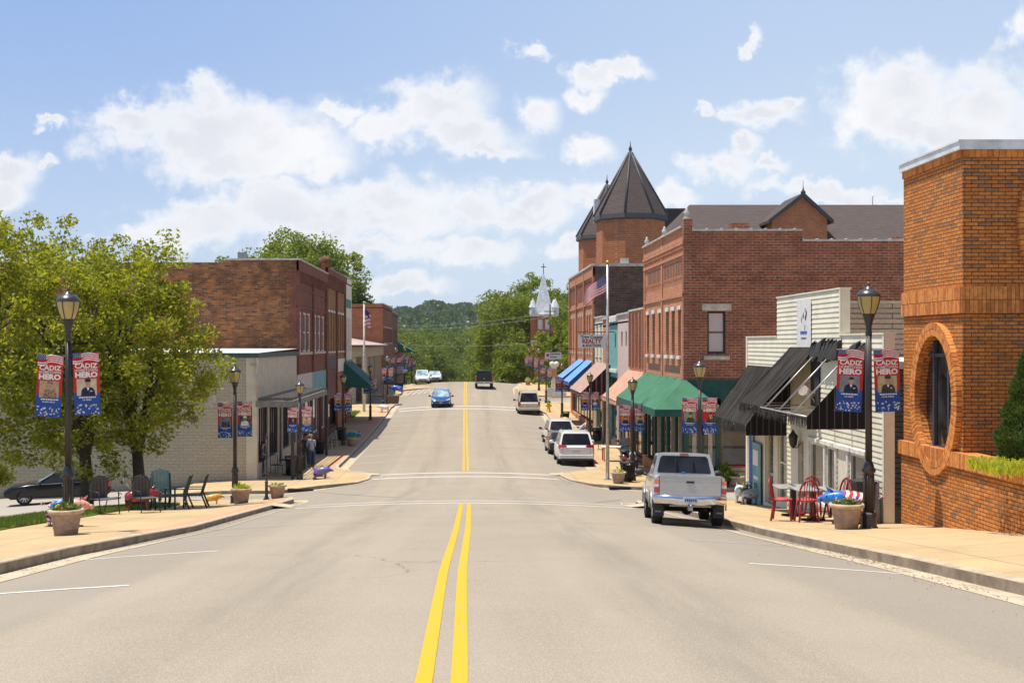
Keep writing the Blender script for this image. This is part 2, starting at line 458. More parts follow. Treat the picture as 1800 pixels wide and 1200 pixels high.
brick('brick_dark', (.24, .12, .07), (.12, .065, .045), (.26, .18, .13), row=.17, width=.5, ms=.018, dirt=(.08, .05, .04), dirtamt=.6)
brick('brick_cream', (.50, .445, .325), (.46, .41, .30), (.33, .28, .20), row=.15, width=.42, ms=.010, dirt=(.40, .36, .28), dirtamt=.3)
brick('rib_tan', (.40, .30, .23), (.34, .255, .2), (.12, .09, .07), row=.14, width=2.4, ms=.018, dirt=(.28, .21, .17))
brick('shingle', (.12, .092, .082), (.09, .072, .067), (.055, .042, .04), row=.20, width=.5, ms=.02, dirt=(.10, .07, .06), bump=.3)
mat('stone', (.52, .46, .36), .85, scale=5, bump=.3); mat('coping', (.62, .58, .52), .7, scale=3, col2=(.42, .38, .33))
mat('whitetrim', (.74, .72, .66), .6, scale=3); mat('creamwall', (.58, .52, .39), .8, scale=1.6, col2=(.47, .43, .34), bump=.1)
mat('siding', (.76, .72, .57), .55, scale=2.2, col2=(.66, .62, .49)); mat('greytrim', (.42, .36, .29), .7)
mat('whitemetal', (.70, .72, .74), .4, metal=.0, scale=2); mat('darktrim', (.05, .055, .062), .6)
mat('greentrim', (.03, .085, .065), .6); mat('darkgreen', (.012, .06, .045), .5); mat('teal', (.16, .40, .38), .7, scale=2)
mat('tealpanel', (.16, .35, .38), .7, scale=2); mat('pinkwall', (.66, .50, .45), .8, scale=3, col2=(.52, .42, .38))
mat('maroon', (.10, .02, .022), .6); mat('brownboard', (.13, .07, .05), .7, scale=4); mat('orangewall', (.42, .16, .06), .8, scale=6)
mat('beigewall', (.42, .36, .27), .8); mat('beigerib', (.34, .28, .21), .7); mat('pinkroof', (.48, .34, .32), .6, scale=.8, col2=(.36, .27, .25))
mat('greywood', (.20, .19, .17), .8, scale=5, bump=.2); mat('darkwood', (.04, .035, .03), .7, scale=5)
mat('blackfab', (.050, .044, .038), .9, scale=7, col2=(.020, .018, .016), bump=.4, bd=.02, spec=.2); mat('blackfab2', (.03, .028, .027), .9, scale=6)
mat('greenfab', (.035, .16, .08), .8, scale=1.2, col2=(.025, .12, .06)); mat('greenfabdark', (.01, .07, .055), .85, scale=3)
mat('tealfab', (.008, .10, .085), .8); mat('salmonfab', (.66, .27, .18), .8, scale=3); mat('brownfab', (.40, .26, .20), .7, scale=4)
mat('bluefab', (.13, .30, .62), .8, scale=3); mat('blueside', (.015, .10, .34), .8); mat('greyfab', (.25, .24, .23), .8)
def striped(name, c1, c2, per, w, axis='xy'):
    m, nt, b = _nt(name); p = pos(nt); s = N(nt, 'ShaderNodeSeparateXYZ'); L(nt, p, s.inputs[0])
    o = math_(nt, 'ADD', s.outputs[0], s.outputs[1])
    t = math_(nt, 'FRACT', math_(nt, 'DIVIDE', math_(nt, 'ADD', o, 500), per))
    L(nt, mixc(nt, math_(nt, 'LESS_THAN', t, w / per), c1, c2), b.inputs['Base Color']); setp(b, rough=.9, spec=.2)
striped('blackstripe', (.012, .011, .012), (.16, .13, .10), .16, .012)
striped('maroonstripe', (.03, .018, .02), (.30, .11, .10), .34, .10)
mat('lampblack', (.028, .022, .024), .38, scale=3, spec=.6); mat('lampglass', (.55, .43, .17), .35, scale=2, spec=.5, col2=(.44, .33, .12))
mat('lampcap', (.08, .075, .08), .3, metal=.5)
mat('clay', (.40, .275, .20), .85, scale=9, bump=.3, col2=(.30, .20, .145)); mat('clayrim', (.50, .37, .28), .85, scale=9, bump=.2)
mat('blackiron', (.015, .015, .017), .45); mat('chairmesh', (.085, .075, .07), .7, scale=20); mat('greenwood', (.03, .055, .035), .6, scale=8)
mat('redmetal', (.34, .018, .025), .4, scale=5); mat('redseat', (.42, .06, .055), .6); mat('tabletop', (.30, .30, .28), .5)
mat('steel', (.42, .41, .40), .4, metal=.6, scale=5); mat('gold', (.75, .42, .04), .35, metal=.6); mat('polewhite', (.62, .60, .55), .5)
mat('flagred', (.62, .008, .02), .8); mat('flagwhite', (.85, .84, .82), .8); mat('flagblue', (.03, .045, .22), .8)
mat('bannerred', (.52, .016, .016), .7, var=.05); mat('bannerblue', (.012, .07, .31), .7, var=.1); mat('lettering', (.80, .78, .72), .7, var=.03); mat('outline', (.12, .012, .012), .7)
mat('signwhite', (.72, .70, .68), .5, var=.04); mat('signblack', (.03, .03, .035), .6); mat('signred', (.50, .02, .03), .6); mat('signblue', (.03, .12, .5), .6)
mat('silver', (.46, .45, .42), .28, metal=.35, var=.03, coat=.6); mat('carwhite', (.70, .70, .69), .3, var=.03, coat=.6); mat('carchamp', (.62, .56, .46), .28, metal=.2, var=.03, coat=.6)
mat('carblue', (.02, .10, .32), .22, metal=.4, var=.05, coat=.8); mat('carblack', (.004, .0045, .006), .18, var=.05, coat=.25, spec=.4); mat('cargrey', (.05, .055, .06), .25, metal=.3, coat=.7)
mat('tyre', (.014, .014, .014), .85, bump=.2); mat('rim', (.62, .62, .62), .35, metal=.2); mat('plastic', (.025, .025, .028), .6); mat('chrome', (.75, .74, .72), .12, metal=1, var=.03)
mat('tailred', (.50, .012, .02), .2, coat=1, var=.1); mat('tailamber', (.80, .20, .02), .25, coat=1); mat('headlight', (.75, .76, .78), .1, coat=1); mat('plate', (.50, .62, .74), .5)
mat('platetext', (.02, .05, .2), .5); mat('undercar', (.012, .011, .01), .9)
glass('carglass', (.008, .009, .012), .08, .22); glass('windshield', (.16, .24, .26), .05, .9)
glass('shopglass', (.018, .017, .016), .04, .9); glass('paneglass', (.05, .055, .06), .06, .8); mat('blind0', (.62, .48, .43), .6)
mat('skin', (.50, .28, .19), .6); mat('skindark', (.20, .10, .06), .6); mat('hairdark', (.03, .02, .015), .8); mat('hairgrey', (.35, .33, .31), .8)
mat('shirtblue', (.34, .42, .55), .85, scale=8); mat('jeans', (.03, .06, .16), .9, scale=20); mat('shirtdark', (.06, .06, .065), .9); mat('khaki', (.12, .10, .08), .9)
mat('shirtwhite', (.62, .62, .64), .85); mat('shirtpurple', (.16, .12, .2), .85); mat('navy', (.02, .025, .06), .9); mat('shoe', (.02, .018, .016), .7)
mat('hydrant', (.72, .52, .03), .5); mat('copper', (.06, .25, .17), .6); mat('binblack', (.012, .012, .013), .5)
mat('carlabel', (.1, .1, .1))

def mk_blind():
    m, nt, b = _nt('blind'); p = pos(nt); s = N(nt, 'ShaderNodeSeparateXYZ'); L(nt, p, s.inputs[0])
    t = math_(nt, 'FRACT', math_(nt, 'DIVIDE', math_(nt, 'ADD', s.outputs[2], 50), .09))
    L(nt, mixc(nt, math_(nt, 'LESS_THAN', t, .3), (.62, .49, .45), (.42, .30, .27)), b.inputs['Base Color']); setp(b, rough=.5)
mk_blind()

def mk_fab(name, c1, c2):      # weathered cloth, streaked down the slope
    MATS.pop(name); m, nt, b = _nt(name); p = pos(nt)
    mp = N(nt, 'ShaderNodeMapping'); mp.inputs['Scale'].default_value = (.8, 14, .8); L(nt, p, mp.inputs[0])
    f = ramp_(nt, noise_(nt, mp.outputs[0], 1.0, 4, .6), .36, .64); f2 = ramp_(nt, noise_(nt, p, 2.5, 4), .3, .7)
    L(nt, mixc(nt, f, mixc(nt, f2, c1, tuple(x * .7 for x in c1)), c2), b.inputs['Base Color']); setp(b, rough=.95, spec=.15)
    bump_(nt, b, noise_(nt, mp.outputs[0], 1.0, 4, .6), .8, .04)
mk_fab('blackfab', (.060, .052, .045), (.012, .011, .010))
# ================================================================ the setting
def grid(name, m, xs, ys, zf, kind='structure'):
    mb = MB(); nx = len(xs)
    vs = [(x, y, zf(x, y)) for y in ys for x in xs]
    fs = [(j * nx + i, j * nx + i + 1, (j + 1) * nx + i + 1, (j + 1) * nx + i) for j in range(len(ys) - 1) for i in range(nx - 1)]
    mb.add(vs, fs, 0, True)
    return struct(mb.build(name, m), kind)
def fr_(a, b, n): return [lerp(a, b, i / n) for i in range(n + 1)]
XR = sorted(set(fr_(-60, -10, 16) + fr_(-10, 10, 26) + fr_(10, 60, 16)))
YR = sorted(set(fr_(-12, 160, 172) + fr_(160, 330, 60)))
grid('road', 'asphalt', XR, YR, roadz)
def terr(x, y):
    z = prof(y) - 1.2 - .012 * abs(x)
    if y > 330:
        t = min(1, (y - 330) / 900); t = t * t * (3 - 2 * t)
        z += t * (43 + 7 * math.sin(x * .0035 + .4) + 3 * math.sin(x * .013) + 8 * noise.noise((x * .006, y * .004, 0)))
    return z
grid('ground', 'terrain', fr_(-1500, 1500, 100), [-40, 0, 30, 60, 90, 120, 150, 180, 210, 240, 270, 300, 330] + fr_(380, 2600, 46), terr)

def strip(name, m, ys, xin, xout, zf, ncol=6, kind='structure', dz=0., skirt=.3):
    mb = MB(); n = ncol + 1; vs = []
    for y in ys:
        a, b = xin(y), xout(y)
        for i in range(n):
            x = lerp(a, b, i / ncol); vs.append((x, y, zf(x, y) + dz))
    fs = [(j * n + i, j * n + i + 1, (j + 1) * n + i + 1, (j + 1) * n + i) for j in range(len(ys) - 1) for i in range(ncol)]
    mb.add(vs, fs, 0, True)
    if skirt:
        ring = [j * n for j in range(len(ys))] + [(len(ys) - 1) * n + i for i in range(n)] + [j * n + n - 1 for j in range(len(ys))][::-1] + [i for i in range(n)][::-1]
        rv = [vs[i] for i in ring]; k = len(rv)
        mb.add(rv + [(p[0], p[1], p[2] - skirt) for p in rv], [(i, (i + 1) % k, k + (i + 1) % k, k + i) for i in range(k)], 0)
    return struct(mb.build(name, m), kind)
def pl(pts):         # piecewise linear x(y)
    def f(y):
        if y <= pts[0][0]: return pts[0][1]
        for (a, b), (c, d) in zip(pts, pts[1:]):
            if y <= c: return lerp(b, d, (y - a) / (c - a) if c > a else 1)
        return pts[-1][1]
    return f
def dens(path, step=.5):
    out = []
    for (a, b), (c, d) in zip(path, path[1:]):
        n = max(1, int(math.hypot(c - a, d - b) / step))
        out += [(lerp(a, c, i / n), lerp(b, d, i / n)) for i in range(n)]
    return out + [path[-1]]
def off(path, d):
    out = []
    for i, p in enumerate(path):
        a = path[max(0, i - 1)]; b = path[min(len(path) - 1, i + 1)]
        t = Vector((b[0] - a[0], b[1] - a[1])).normalized(); nrm = Vector((t.y, -t.x))
        out.append((p[0] + nrm.x * d, p[1] + nrm.y * d))
    return out
def kerb(path, sgn, gut=.52, name='kerb'):
    """path = foot of the kerb; sgn = side of the walk (+1 right of travel)"""
    path = dens(path); inn = off(path, .15 * sgn); out = off(path, -gut * sgn); out0 = off(path, -.012 * sgn)
    mb = MB(); n = len(path)
    for i in range(n - 1):
        hs = []
        for j in (i, i + 1):
            (x, y), (xi, yi), (xb, yb) = path[j], inn[j], out0[j]
            w = .010 * math.sin(j * 1.7) 
            hs.append([(xi, yi, side(xi, yi) + .005), (x, y, side(x, y) + .004), (xb, yb, side(x, y) - .012), (xb - sgn * 0, yb, side(x, y) - .22)])
        a, b = hs
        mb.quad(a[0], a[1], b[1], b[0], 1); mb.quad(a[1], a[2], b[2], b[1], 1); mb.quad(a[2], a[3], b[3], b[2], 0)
    struct(mb.build(name, ['kerb', 'kerbtop']))
    mb = MB()
    for i in range(n - 1):
        (x0, y0), (x1, y1), (u0, v0), (u1, v1) = path[i], path[i + 1], out[i], out[i + 1]
        mb.quad((x0, y0, side(x0, y0) - .15), (x1, y1, side(x1, y1) - .15), (u1, v1, roadz(u1, v1) + .006), (u0, v0, roadz(u0, v0) + .006))
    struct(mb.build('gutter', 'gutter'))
# left near block
KL1 = [(-6.3, 2), (-6.05, 14), (-6.0, 19), (-5.7, 22.3), (-5.4, 25), (-5.45, 30), (-5.5, 35.6)]
KL1b = [(-5.55, 37.6), (-5.7, 41.5), (-6.0, 43.4), (-6.8, 44.4), (-8.6, 44.9), (-11.5, 45.0)]
KR1 = [(6.6, 2), (6.15, 13), (6.05, 17), (5.9, 20), (5.72, 24), (5.72, 33.5), (5.2, 35.5)]
KR1b = [(5.15, 37), (5.4, 39.6), (6.3, 41), (8, 41.5), (22, 41.9)]
KL2 = [(-13, 51.6), (-8, 51.9), (-6.2, 52.6), (-4.7, 54.6), (-4.35, 56.5), (-4.4, 58.6)]
KL2b = [(-4.6, 59.6), (-6.2, 62.2), (-6.55, 64.5), (-6.7, 80), (-6.8, 100), (-6.9, 116), (-6.7, 118.6), (-7.2, 120)]
KR2 = [(22, 51.2), (9, 51.5), (6.9, 52.1), (5.5, 53.6), (4.7, 56), (4.45, 58.6)]
KR2b = [(4.55, 60), (6.3, 62.2), (6.75, 64), (6.9, 90), (7.1, 110), (6.6, 113), (5.0, 115), (4.9, 119), (5.6, 121), (8, 122)]
KL3 = [(-11, 129.6), (-7.4, 129.8), (-6.8, 131), (-6.8, 137), (-4.4, 140), (-3.6, 141.5), (-4.2, 143), (-6.6, 146), (-6.9, 150), (-7, 185), (-7, 230)]
KR3 = [(9, 129), (6.4, 129.6), (5.6, 131), (5.8, 140), (6.9, 150), (7, 185), (7, 230)]
for k in (KL1, KL1b): kerb(k, -1)
for k in (KR1, KR1b): kerb(k, 1)
for k in (KL2, KL2b, KL3): kerb(k, -1)
for k in (KR2, KR2b, KR3): kerb(k, 1)
def inner(paths, y, sgn):
    pts = sorted((q[1], q[0]) for p in paths for q in p)
    return pl(pts)(y)
def ysof(a, b, st=.5): return fr_(a, b, max(2, int((b - a) / st)))
def xin(*ps):
    pts = []
    for p in ps: pts += [(q[1], q[0]) for q in p]
    pts.sort(); return pl(pts)
e = .14
strip('sidewalk', 'walk', ysof(2, 44.95), lambda y: xin(KL1, KL1b)(y) - e, lambda y: -9.15 if y < 40 else lerp(-9.15, -11.6, min(1, (y - 40) / 3)), side)
strip('sidewalk', 'walk', ysof(2, 41.85), lambda y: xin(KR1, KR1b)(y) + e if y < 41.5 else lerp(8, 21, (y - 41.5) / .4), lambda y: 10.5 if y < 26 else 22, side, 10)
strip('sidewalk', 'walk', ysof(51.7, 119.9), lambda y: xin(KL2, KL2b)(y) - e, lambda y: -12.5 if y < 58 else -11., side, 8)
strip('sidewalk', 'walk', ysof(51.3, 121.9), lambda y: xin(KR2, KR2b)(y) + e, lambda y: 20 if y < 60 else 12., side, 10)
strip('sidewalk', 'walk', ysof(129.7, 229, 1), lambda y: xin(KL3)(y) - e, lambda y: -13, side)
strip('sidewalk', 'walk', ysof(129.1, 229, 1), lambda y: xin(KR3)(y) + e, lambda y: 22, side)
# red brick edging bands set in the walks, 4 mm proud
def band(name, m, path, sgn, w0, w1, dz=.004, zf=side):
    path = dens(path); a = off(path, w0 * sgn); b = off(path, w1 * sgn); mb = MB()
    for i in range(len(path) - 1):
        mb.quad(*[(x, y, zf(x, y) + dz) for x, y in (a[i], a[i + 1], b[i + 1], b[i])])
    return struct(mb.build(name, m))
band('paving_band', 'brickpave', [(-5.65, 22.6), (-5.4, 25), (-5.45, 30), (-5.5, 35.6)], -1, .16, .45)
band('paving_band', 'brickpave', [(-6.45, 63.4), (-6.7, 80), (-6.8, 100), (-6.85, 114)], -1, .16, .78)
band('paving_band', 'brickpave', [(-5.55, 36.2), (-5.6, 42.6)], -1, .16, .9)
band('paving_band', 'brickpave', [(5.45, 34.6), (5.2, 38)], 1, .14, .9)
band('paving_band', 'brickpave', [(6.9, 66), (6.95, 90), (7.1, 109)], 1, .16, .7)
# sloped ramps between the kerb pieces
for p, s in (([(-5.5, 35.6), (-5.55, 37.6)], -1), ([(5.2, 35.5), (5.15, 37)], 1), ([(-4.4, 58.6), (-4.6, 59.6)], -1), ([(4.45, 58.6), (4.55, 60)], 1)):
    path = dens(p); a = off(path, -.5 * s); b = off(path, .17 * s); mb = MB()
    for i in range(len(path) - 1):
        mb.quad(*[(x, y, z) for (x, y), z in ((a[i], roadz(*a[i]) + .008), (a[i + 1], roadz(*a[i + 1]) + .008), (b[i + 1], side(*b[i + 1]) + .008), (b[i], side(*b[i]) + .008))])
    struct(mb.build('kerb_ramp', 'gutter'))
# road markings
def mark(m, x0, y0, x1, y1, w, name='road_marking', dz=.004, lat=None):
    n = max(1, int(math.hypot(x1 - x0, y1 - y0) / .5)); t = Vector((x1 - x0, y1 - y0)).normalized(); nn = Vector((-t.y, t.x)) * w / 2
    mb = MB()
    P = [(lerp(x0, x1, i / n), lerp(y0, y1, i / n)) for i in range(n + 1)]
    for a, b in zip(P, P[1:]):
        q = [(a[0] - nn.x, a[1] - nn.y), (b[0] - nn.x, b[1] - nn.y), (b[0] + nn.x, b[1] + nn.y), (a[0] + nn.x, a[1] + nn.y)]
        mb.quad(*[(x, y, roadz(x, y) + dz) for x, y in q])
    return struct(mb.build(name, m))
def cyl(y):   # centre line drift, from the photograph
    return pl([(0, -.28), (7.4, -.14), (14, -.14), (22, -.06), (34.5, 0), (60, .02), (100, .0), (160, 0)])(y)
for a, b in ((-8, 34.2), (59.8, 112.2), (116.6, 175)):
    ys = fr_(a, b, int((b - a) / .5)); 
    for s in (-1, 1):
        mb = MB()
        for u, v in zip(ys, ys[1:]):
            cu, cv = cyl(u) + s * .105, cyl(v) + s * .105
            mb.quad(*[(x, y, roadz(x, y) + .005) for x, y in ((cu - .051, u), (cu + .051, u), (cv + .051, v), (cv - .051, v))])
        struct(mb.build('centre_line', 'yellowpaint'))
for y0, xa, xb in ((34.6, -4.7, 4.75), (36.5, -4.6, 4.8), (56.6, -4.2, 4.2), (58.9, -4.1, 4.2), (113.1, -6, 4.7), (115.9, -6.2, 4.8)):
    mark('whitepaint', xa, y0, xb, y0, .19 if y0 < 70 else .28)
# parking ticks: left then right
for y in (13.3, 18.1, 22.3, 26.6, 31.2): mark('whitepaint' if y < 22 else 'whiteworn', -5.5, y, -3.6, y + .1, .075)
for y in (16.0, 20.6, 29.): mark('whitepaint' if y < 17 else 'whiteworn', 3.65, y + .1, 5.65, y, .075)
for y in fr_(62, 108, 9): mark('whiteworn', -6.2, y, -4.4, y, .10); mark('whiteworn', 4.5, y, 6.3, y, .10)
for i in range(5): mark('whiteworn', -6.2 + i * .6, 131 + i * .4, -5.6 + i * .6, 138, .12)
# seal seams
mat('seam', (.10, .085, .07), .9)
mark('seam', -5, 24.6, 5, 24.9, .02, 'road_seam'); mark('seam', -6, 76, 6, 76.3, .05, 'road_seam'); mark('seam', -5.9, 50.4, -2.2, 41, .04, 'road_seam')
mark('seam', 3.9, 38, 5.5, 44, .04, 'road_seam'); mark('seam', -6, 91, 6, 91.2, .05, 'road_seam')
mark('whiteworn', -9.6, 23.5, -8.4, 30.2, .1); mark('whiteworn', -17, 34.5, -11.8, 35.6, .1)
# manhole / storm drains at the corners (dark inlets under the walk)
def drain(x0, x1, y, rz=0):
    mb = MB(); mb.box(x0, x1, y - .03, y + .3, side((x0 + x1) / 2, y) - .125, side((x0 + x1) / 2, y) - .035)
    return struct(mb.build('drain_inlet', 'undercar'))
drain(-7.4, -6.35, 52.06); drain(6.0, 7.3, 52.12)
# grit, bark and leaf litter swept into the right gutter
mat('litter', (.14, .11, .07), .95, scale=8)
def litter():
    rng = random.Random(12); m = MB()
    for i in range(650):
        y = rng.uniform(9, 22); w_ = abs(rng.gauss(0, .38)); x = xin(KR1)(y) - .03 - w_ * (1.5 if rng.random() < .2 else .6); z = roadz(x, y) + .012; a = rng.uniform(0, PI); l = rng.uniform(.008, .035); b_ = rng.uniform(.004, .012)
        c, s_ = math.cos(a), math.sin(a); m.quad((x - c * l, y - s_ * l, z), (x + s_ * b_, y - c * b_, z + rng.uniform(0, .006)), (x + c * l, y + s_ * l, z + rng.uniform(0, .01)), (x - s_ * b_, y + c * b_, z))
    for i in range(500):
        y = rng.uniform(6, 34); x = xin(KL1)(y) + .03 + abs(rng.gauss(0, .2)); z = roadz(x, y) + .012; a = rng.uniform(0, PI); l = rng.uniform(.008, .03)
        c, s_ = math.cos(a), math.sin(a); m.quad((x - c * l, y - s_ * l, z), (x + s_ * .008, y - c * .008, z), (x + c * l, y + s_ * l, z + .006), (x - s_ * .008, y + c * .008, z))
    o = m.build('leaf_litter', 'litter'); o['kind'] = 'stuff'
litter()
# grass beside the car park
def gz(x, y): return side(x, y) + .03
def grasspatch(x0, x1, y0, y1, n, seed, h=.09):
    random.seed(seed)
    g = strip('grass', 'grass', ysof(y0, y1), lambda y: x0 - .05 * math.sin(y), lambda y: x1 + .15 * math.sin(y * .9), gz, 4, 'stuff')
    mb = MB()
    for i in range(n):
        x, y = random.uniform(x1, x0), random.uniform(y0, y1); z = gz(x, y); hh = h * random.uniform(.5, 1.3); a = random.uniform(0, PI)
        dx, dy = math.cos(a) * .012, math.sin(a) * .012; lx, ly = random.uniform(-.03, .03), random.uniform(-.03, .03)
        mb.poly([(x - dx, y - dy, z - .01), (x + dx, y + dy, z - .01), (x + lx, y + ly, z + hh)])
    o = mb.build('grass_blades', 'leaf_grass'); o['kind'] = 'stuff'
grasspatch(-9.15, -10.7, 22, 40.2, 26000, 3)
grasspatch(-9.4, -11.2, 105.5, 112, 2500, 4, .14)

# ================================================================ buildings
def bthing(name, label, x, y, z): return thing(name, label, 'building', (x, y, z))
def roofbox(par, x0, x1, y0, y1, z, m='darktrim', name='roof'):
    mb = MB(); mb.box(x0, x1, y0, y1, z - .15, z); return mb.build(name, m, par)
def backwalls(par, m, x0, x1, y0, y1, z0, z1, skip=()):
    mb = MB()
    if 'x0' not in skip: mb.quad((x0, y0, z0), (x0, y1, z0), (x0, y1, z1), (x0, y0, z1))
    if 'x1' not in skip: mb.quad((x1, y0, z0), (x1, y1, z0), (x1, y1, z1), (x1, y0, z1))
    if 'y0' not in skip: mb.quad((x0, y0, z0), (x1, y0, z0), (x1, y0, z1), (x0, y0, z1))
    if 'y1' not in skip: mb.quad((x0, y1, z0), (x1, y1, z0), (x1, y1, z1), (x0, y1, z1))
    return mb.build('wall', m, par)
def lbox(par, name, m, x0, x1, y0, y1, z0, z1, label=None, bevel=0):
    mb = MB(); mb.box(x0, x1, y0, y1, z0, z1); return mb.build(name, m, par, label=label, bevel=bevel)

# ---- G: orange brick building with round windows, right foreground
def build_G():
    X, Y0, Y1, ZT = 8.86, 22.3, 25.3, 3.50
    b = bthing('brick_building', 'orange brick corner building with round porthole windows and white metal roof edge', X + 2.5, 24, -3.4)
    fx, fy = FX(X, -1), FY(Y0)
    OC, OZ, A, H = 23.49, -1.02, 1.17, 1.43       # round window centre (Y, Z), outer half sizes
    # street wall with an elliptical opening: fan of quads between ellipse and rectangle
    mb = MB(); n = 48
    def rect(t):
        c, s_ = math.cos(t), math.sin(t)
        hy0, hy1, hz0, hz1 = OC - Y0, Y1 - OC, -1.97 - .8 - OZ, .56 - OZ
        k = 1e9
        if c > 1e-6: k = min(k, hy1 / c)
        if c < -1e-6: k = min(k, -hy0 / c)
        if s_ > 1e-6: k = min(k, hz1 / s_)
        if s_ < -1e-6: k = min(k, hz0 / s_)
        return (X, OC + c * k, OZ + s_ * k)
    ts = sorted([2 * PI * i / n for i in range(n)] + [math.atan2(z - OZ, y - OC) % (2 * PI) for y in (Y0, Y1) for z in (-2.77, .56)])
    for i in range(len(ts)):
        t0, t1 = ts[i], ts[(i + 1) % len(ts)]
        e0 = (X, OC + (A - .25) * math.cos(t0), OZ + (H - .25) * math.sin(t0)); e1 = (X, OC + (A - .25) * math.cos(t1), OZ + (H - .25) * math.sin(t1))
        mb.quad(e0, rect(t0), rect(t1), e1)
        mb.quad(e0, e1, (X + .35, e1[1], e1[2]), (X + .35, e0[1], e0[2]))
    wall(mb, fx, Y0, Y1, .56, ZT); wall(mb, fx, Y0, Y1, -4, -2.77)
    OX, OZ2 = 11.12, .95
    mb2 = MB()
    # front wall with its own round window (only its left edge is in frame)
    def rect2(t):
        c, s_ = math.cos(t), math.sin(t); k = 1e9
        if c > 1e-6: k = min(k, 3.5 / c)
        if c < -1e-6: k = min(k, -(OX - X - 1.2) / c * -1 if False else (OX - X) / -c)
        if s_ > 1e-6: k = min(k, (ZT - OZ2) / s_)
        if s_ < -1e-6: k = min(k, (OZ2 + 4) / -s_)
        return (OX + c * k, Y0, OZ2 + s_ * k)
    ts2 = sorted([2 * PI * i / n for i in range(n)] + [math.atan2(z - OZ2, x - OX) % (2 * PI) for x in (X, OX + 3.5) for z in (-4, ZT)])
    RW, RH = 1.2, 1.45
    cx2 = OX; OXc = wx(1786, Y0) + 1.45; 
    for i in range(len(ts2)):
        t0, t1 = ts2[i], ts2[(i + 1) % len(ts2)]
        e0 = (OX + (RW - .25) * math.cos(t0), Y0, OZ2 + 1.2 + (RH - .25) * math.sin(t0)); e1 = (OX + (RW - .25) * math.cos(t1), Y0, OZ2 + 1.2 + (RH - .25) * math.sin(t1))
        mb2.quad(e0, rect2(t0), rect2(t1), e1); mb2.quad(e0, e1, (e1[0], Y0 + .35, e1[2]), (e0[0], Y0 + .35, e0[2]))
    mb2.build('wall', 'brick_orange', b)
    mb.quad((X, Y1, -4), (15.8, Y1, -4), (15.8, Y1, ZT), (X, Y1, ZT))
    mb.build('wall', 'brick_orange', b)
    # soldier course belt of upright bricks
    bl = MB(); random.seed(5)
    for z0, z1 in ((.80, 1.03), (.56, .79)):
        y = Y0 - .04
        while y < Y1 - .02:
            bl.box(X - .055 - random.uniform(0, .004), X - .002, y, min(y + .066, Y1), z0, z1, random.choice((0, 0, 1))); y += .074
        x = X - .04
        while x < 13:
            bl.box(x, x + .066, Y0 - .055 - random.uniform(0, .004), Y0 - .002, z0, z1, random.choice((0, 0, 1))); x += .074
    mat('ob1', (.66, .25, .055), .85, scale=9, bump=.2); mat('ob2', (.50, .16, .035), .85, scale=9, bump=.2); mat('mortar', (.07, .045, .03), .9)
    bl.box(X - .045, X - .001, Y0 - .02, Y1, .57, 1.02, 2); bl.box(X - .02, 13, Y0 - .045, Y0 - .001, .57, 1.02, 2)
    bl.build('brick_belt', ['ob1', 'ob2', 'mortar'], b)
    # top header course and metal coping
    bl = MB(); y = Y0
    while y < Y1: bl.box(X - .03, X - .002, y, min(y + .1, Y1), 3.33, 3.46, random.choice((0, 1))); y += .108
    x = X
    while x < 13: bl.box(x, x + .1, Y0 - .03, Y0 - .002, 3.33, 3.46, random.choice((0, 1))); x += .108
    bl.build('header_course', ['ob1', 'ob2'], b)
    mb = MB(); mb.box(X - .09, X + .2, Y0 - .09, Y1 + .02, 3.462, 3.60); mb.box(X + .2, 15.8, Y0 - .09, Y0 + .2, 3.462, 3.60)
    mb.box(X - .11, X + .2, Y0 - .11, Y1 + .03, 3.60, 3.63); mb.box(X + .2, 15.8, Y0 - .11, Y0 + .2, 3.60, 3.63)
    mb.build('coping', 'whitemetal', b)
    roofbox(b, X + .2, 15.8, Y0 + .2, Y1, 3.40)
    # projecting ring of radial bricks
    def ring(cx_, cz, A, H, out, plane, nm, nb=96):
        r = MB(); th = .25
        for i in range(nb):
            t0 = 2 * PI * (i + .07) / nb; t1 = 2 * PI * (i + .93) / nb
            def pt(t, k, d):
                u = cx_ + (A - k) * math.cos(t); z = cz + (H - k) * math.sin(t)
                return (plane - d, u, z) if out == 'x' else (u, plane - d, z)
            d0, d1 = -.1, .10 + random.uniform(0, .006)
            mi = random.choice((0, 0, 1))
            for (ka, kb, mi_) in ((0, .12, mi), (.130, th, random.choice((0, 0, 1)))):
                r.hexa([pt(t0, ka, d0), pt(t1, ka, d0), pt(t1, kb, d0), pt(t0, kb, d0), pt(t0, ka, d1), pt(t1, ka, d1), pt(t1, kb, d1), pt(t0, kb, d1)], mi_)
        for i in range(nb):      # mortar core
            t0 = 2 * PI * i / nb; t1 = 2 * PI * (i + 1) / nb
            r.hexa([pt(t0, .006, -.1), pt(t1, .006, -.1), pt(t1, th - .006, -.1), pt(t0, th - .006, -.1), pt(t0, .006, .094), pt(t1, .006, .094), pt(t1, th - .006, .094), pt(t0, th - .006, .094)], 2)
        ro = r.build('round_window', ['ob1', 'ob2', 'mortar'], b)
        g = MB(); q = []
        for i in range(48):
            t = 2 * PI * i / 48; u = cx_ + (A - .2) * math.cos(t); z = cz + (H - .2) * math.sin(t)
            q.append((plane + .13, u, z) if out == 'x' else (u, plane + .13, z))
        g.poly(q); g.build('pane', 'shopglass', ro)
        f = MB()
        for u in (-.36, .36):
            if out == 'x': f.box(plane + .06, plane + .12, cx_ + u - .035, cx_ + u + .035, cz - H + .3, cz + H - .3)
            else: f.box(cx_ + u - .035, cx_ + u + .035, plane + .06, plane + .12, cz - H + .3, cz + H - .3)
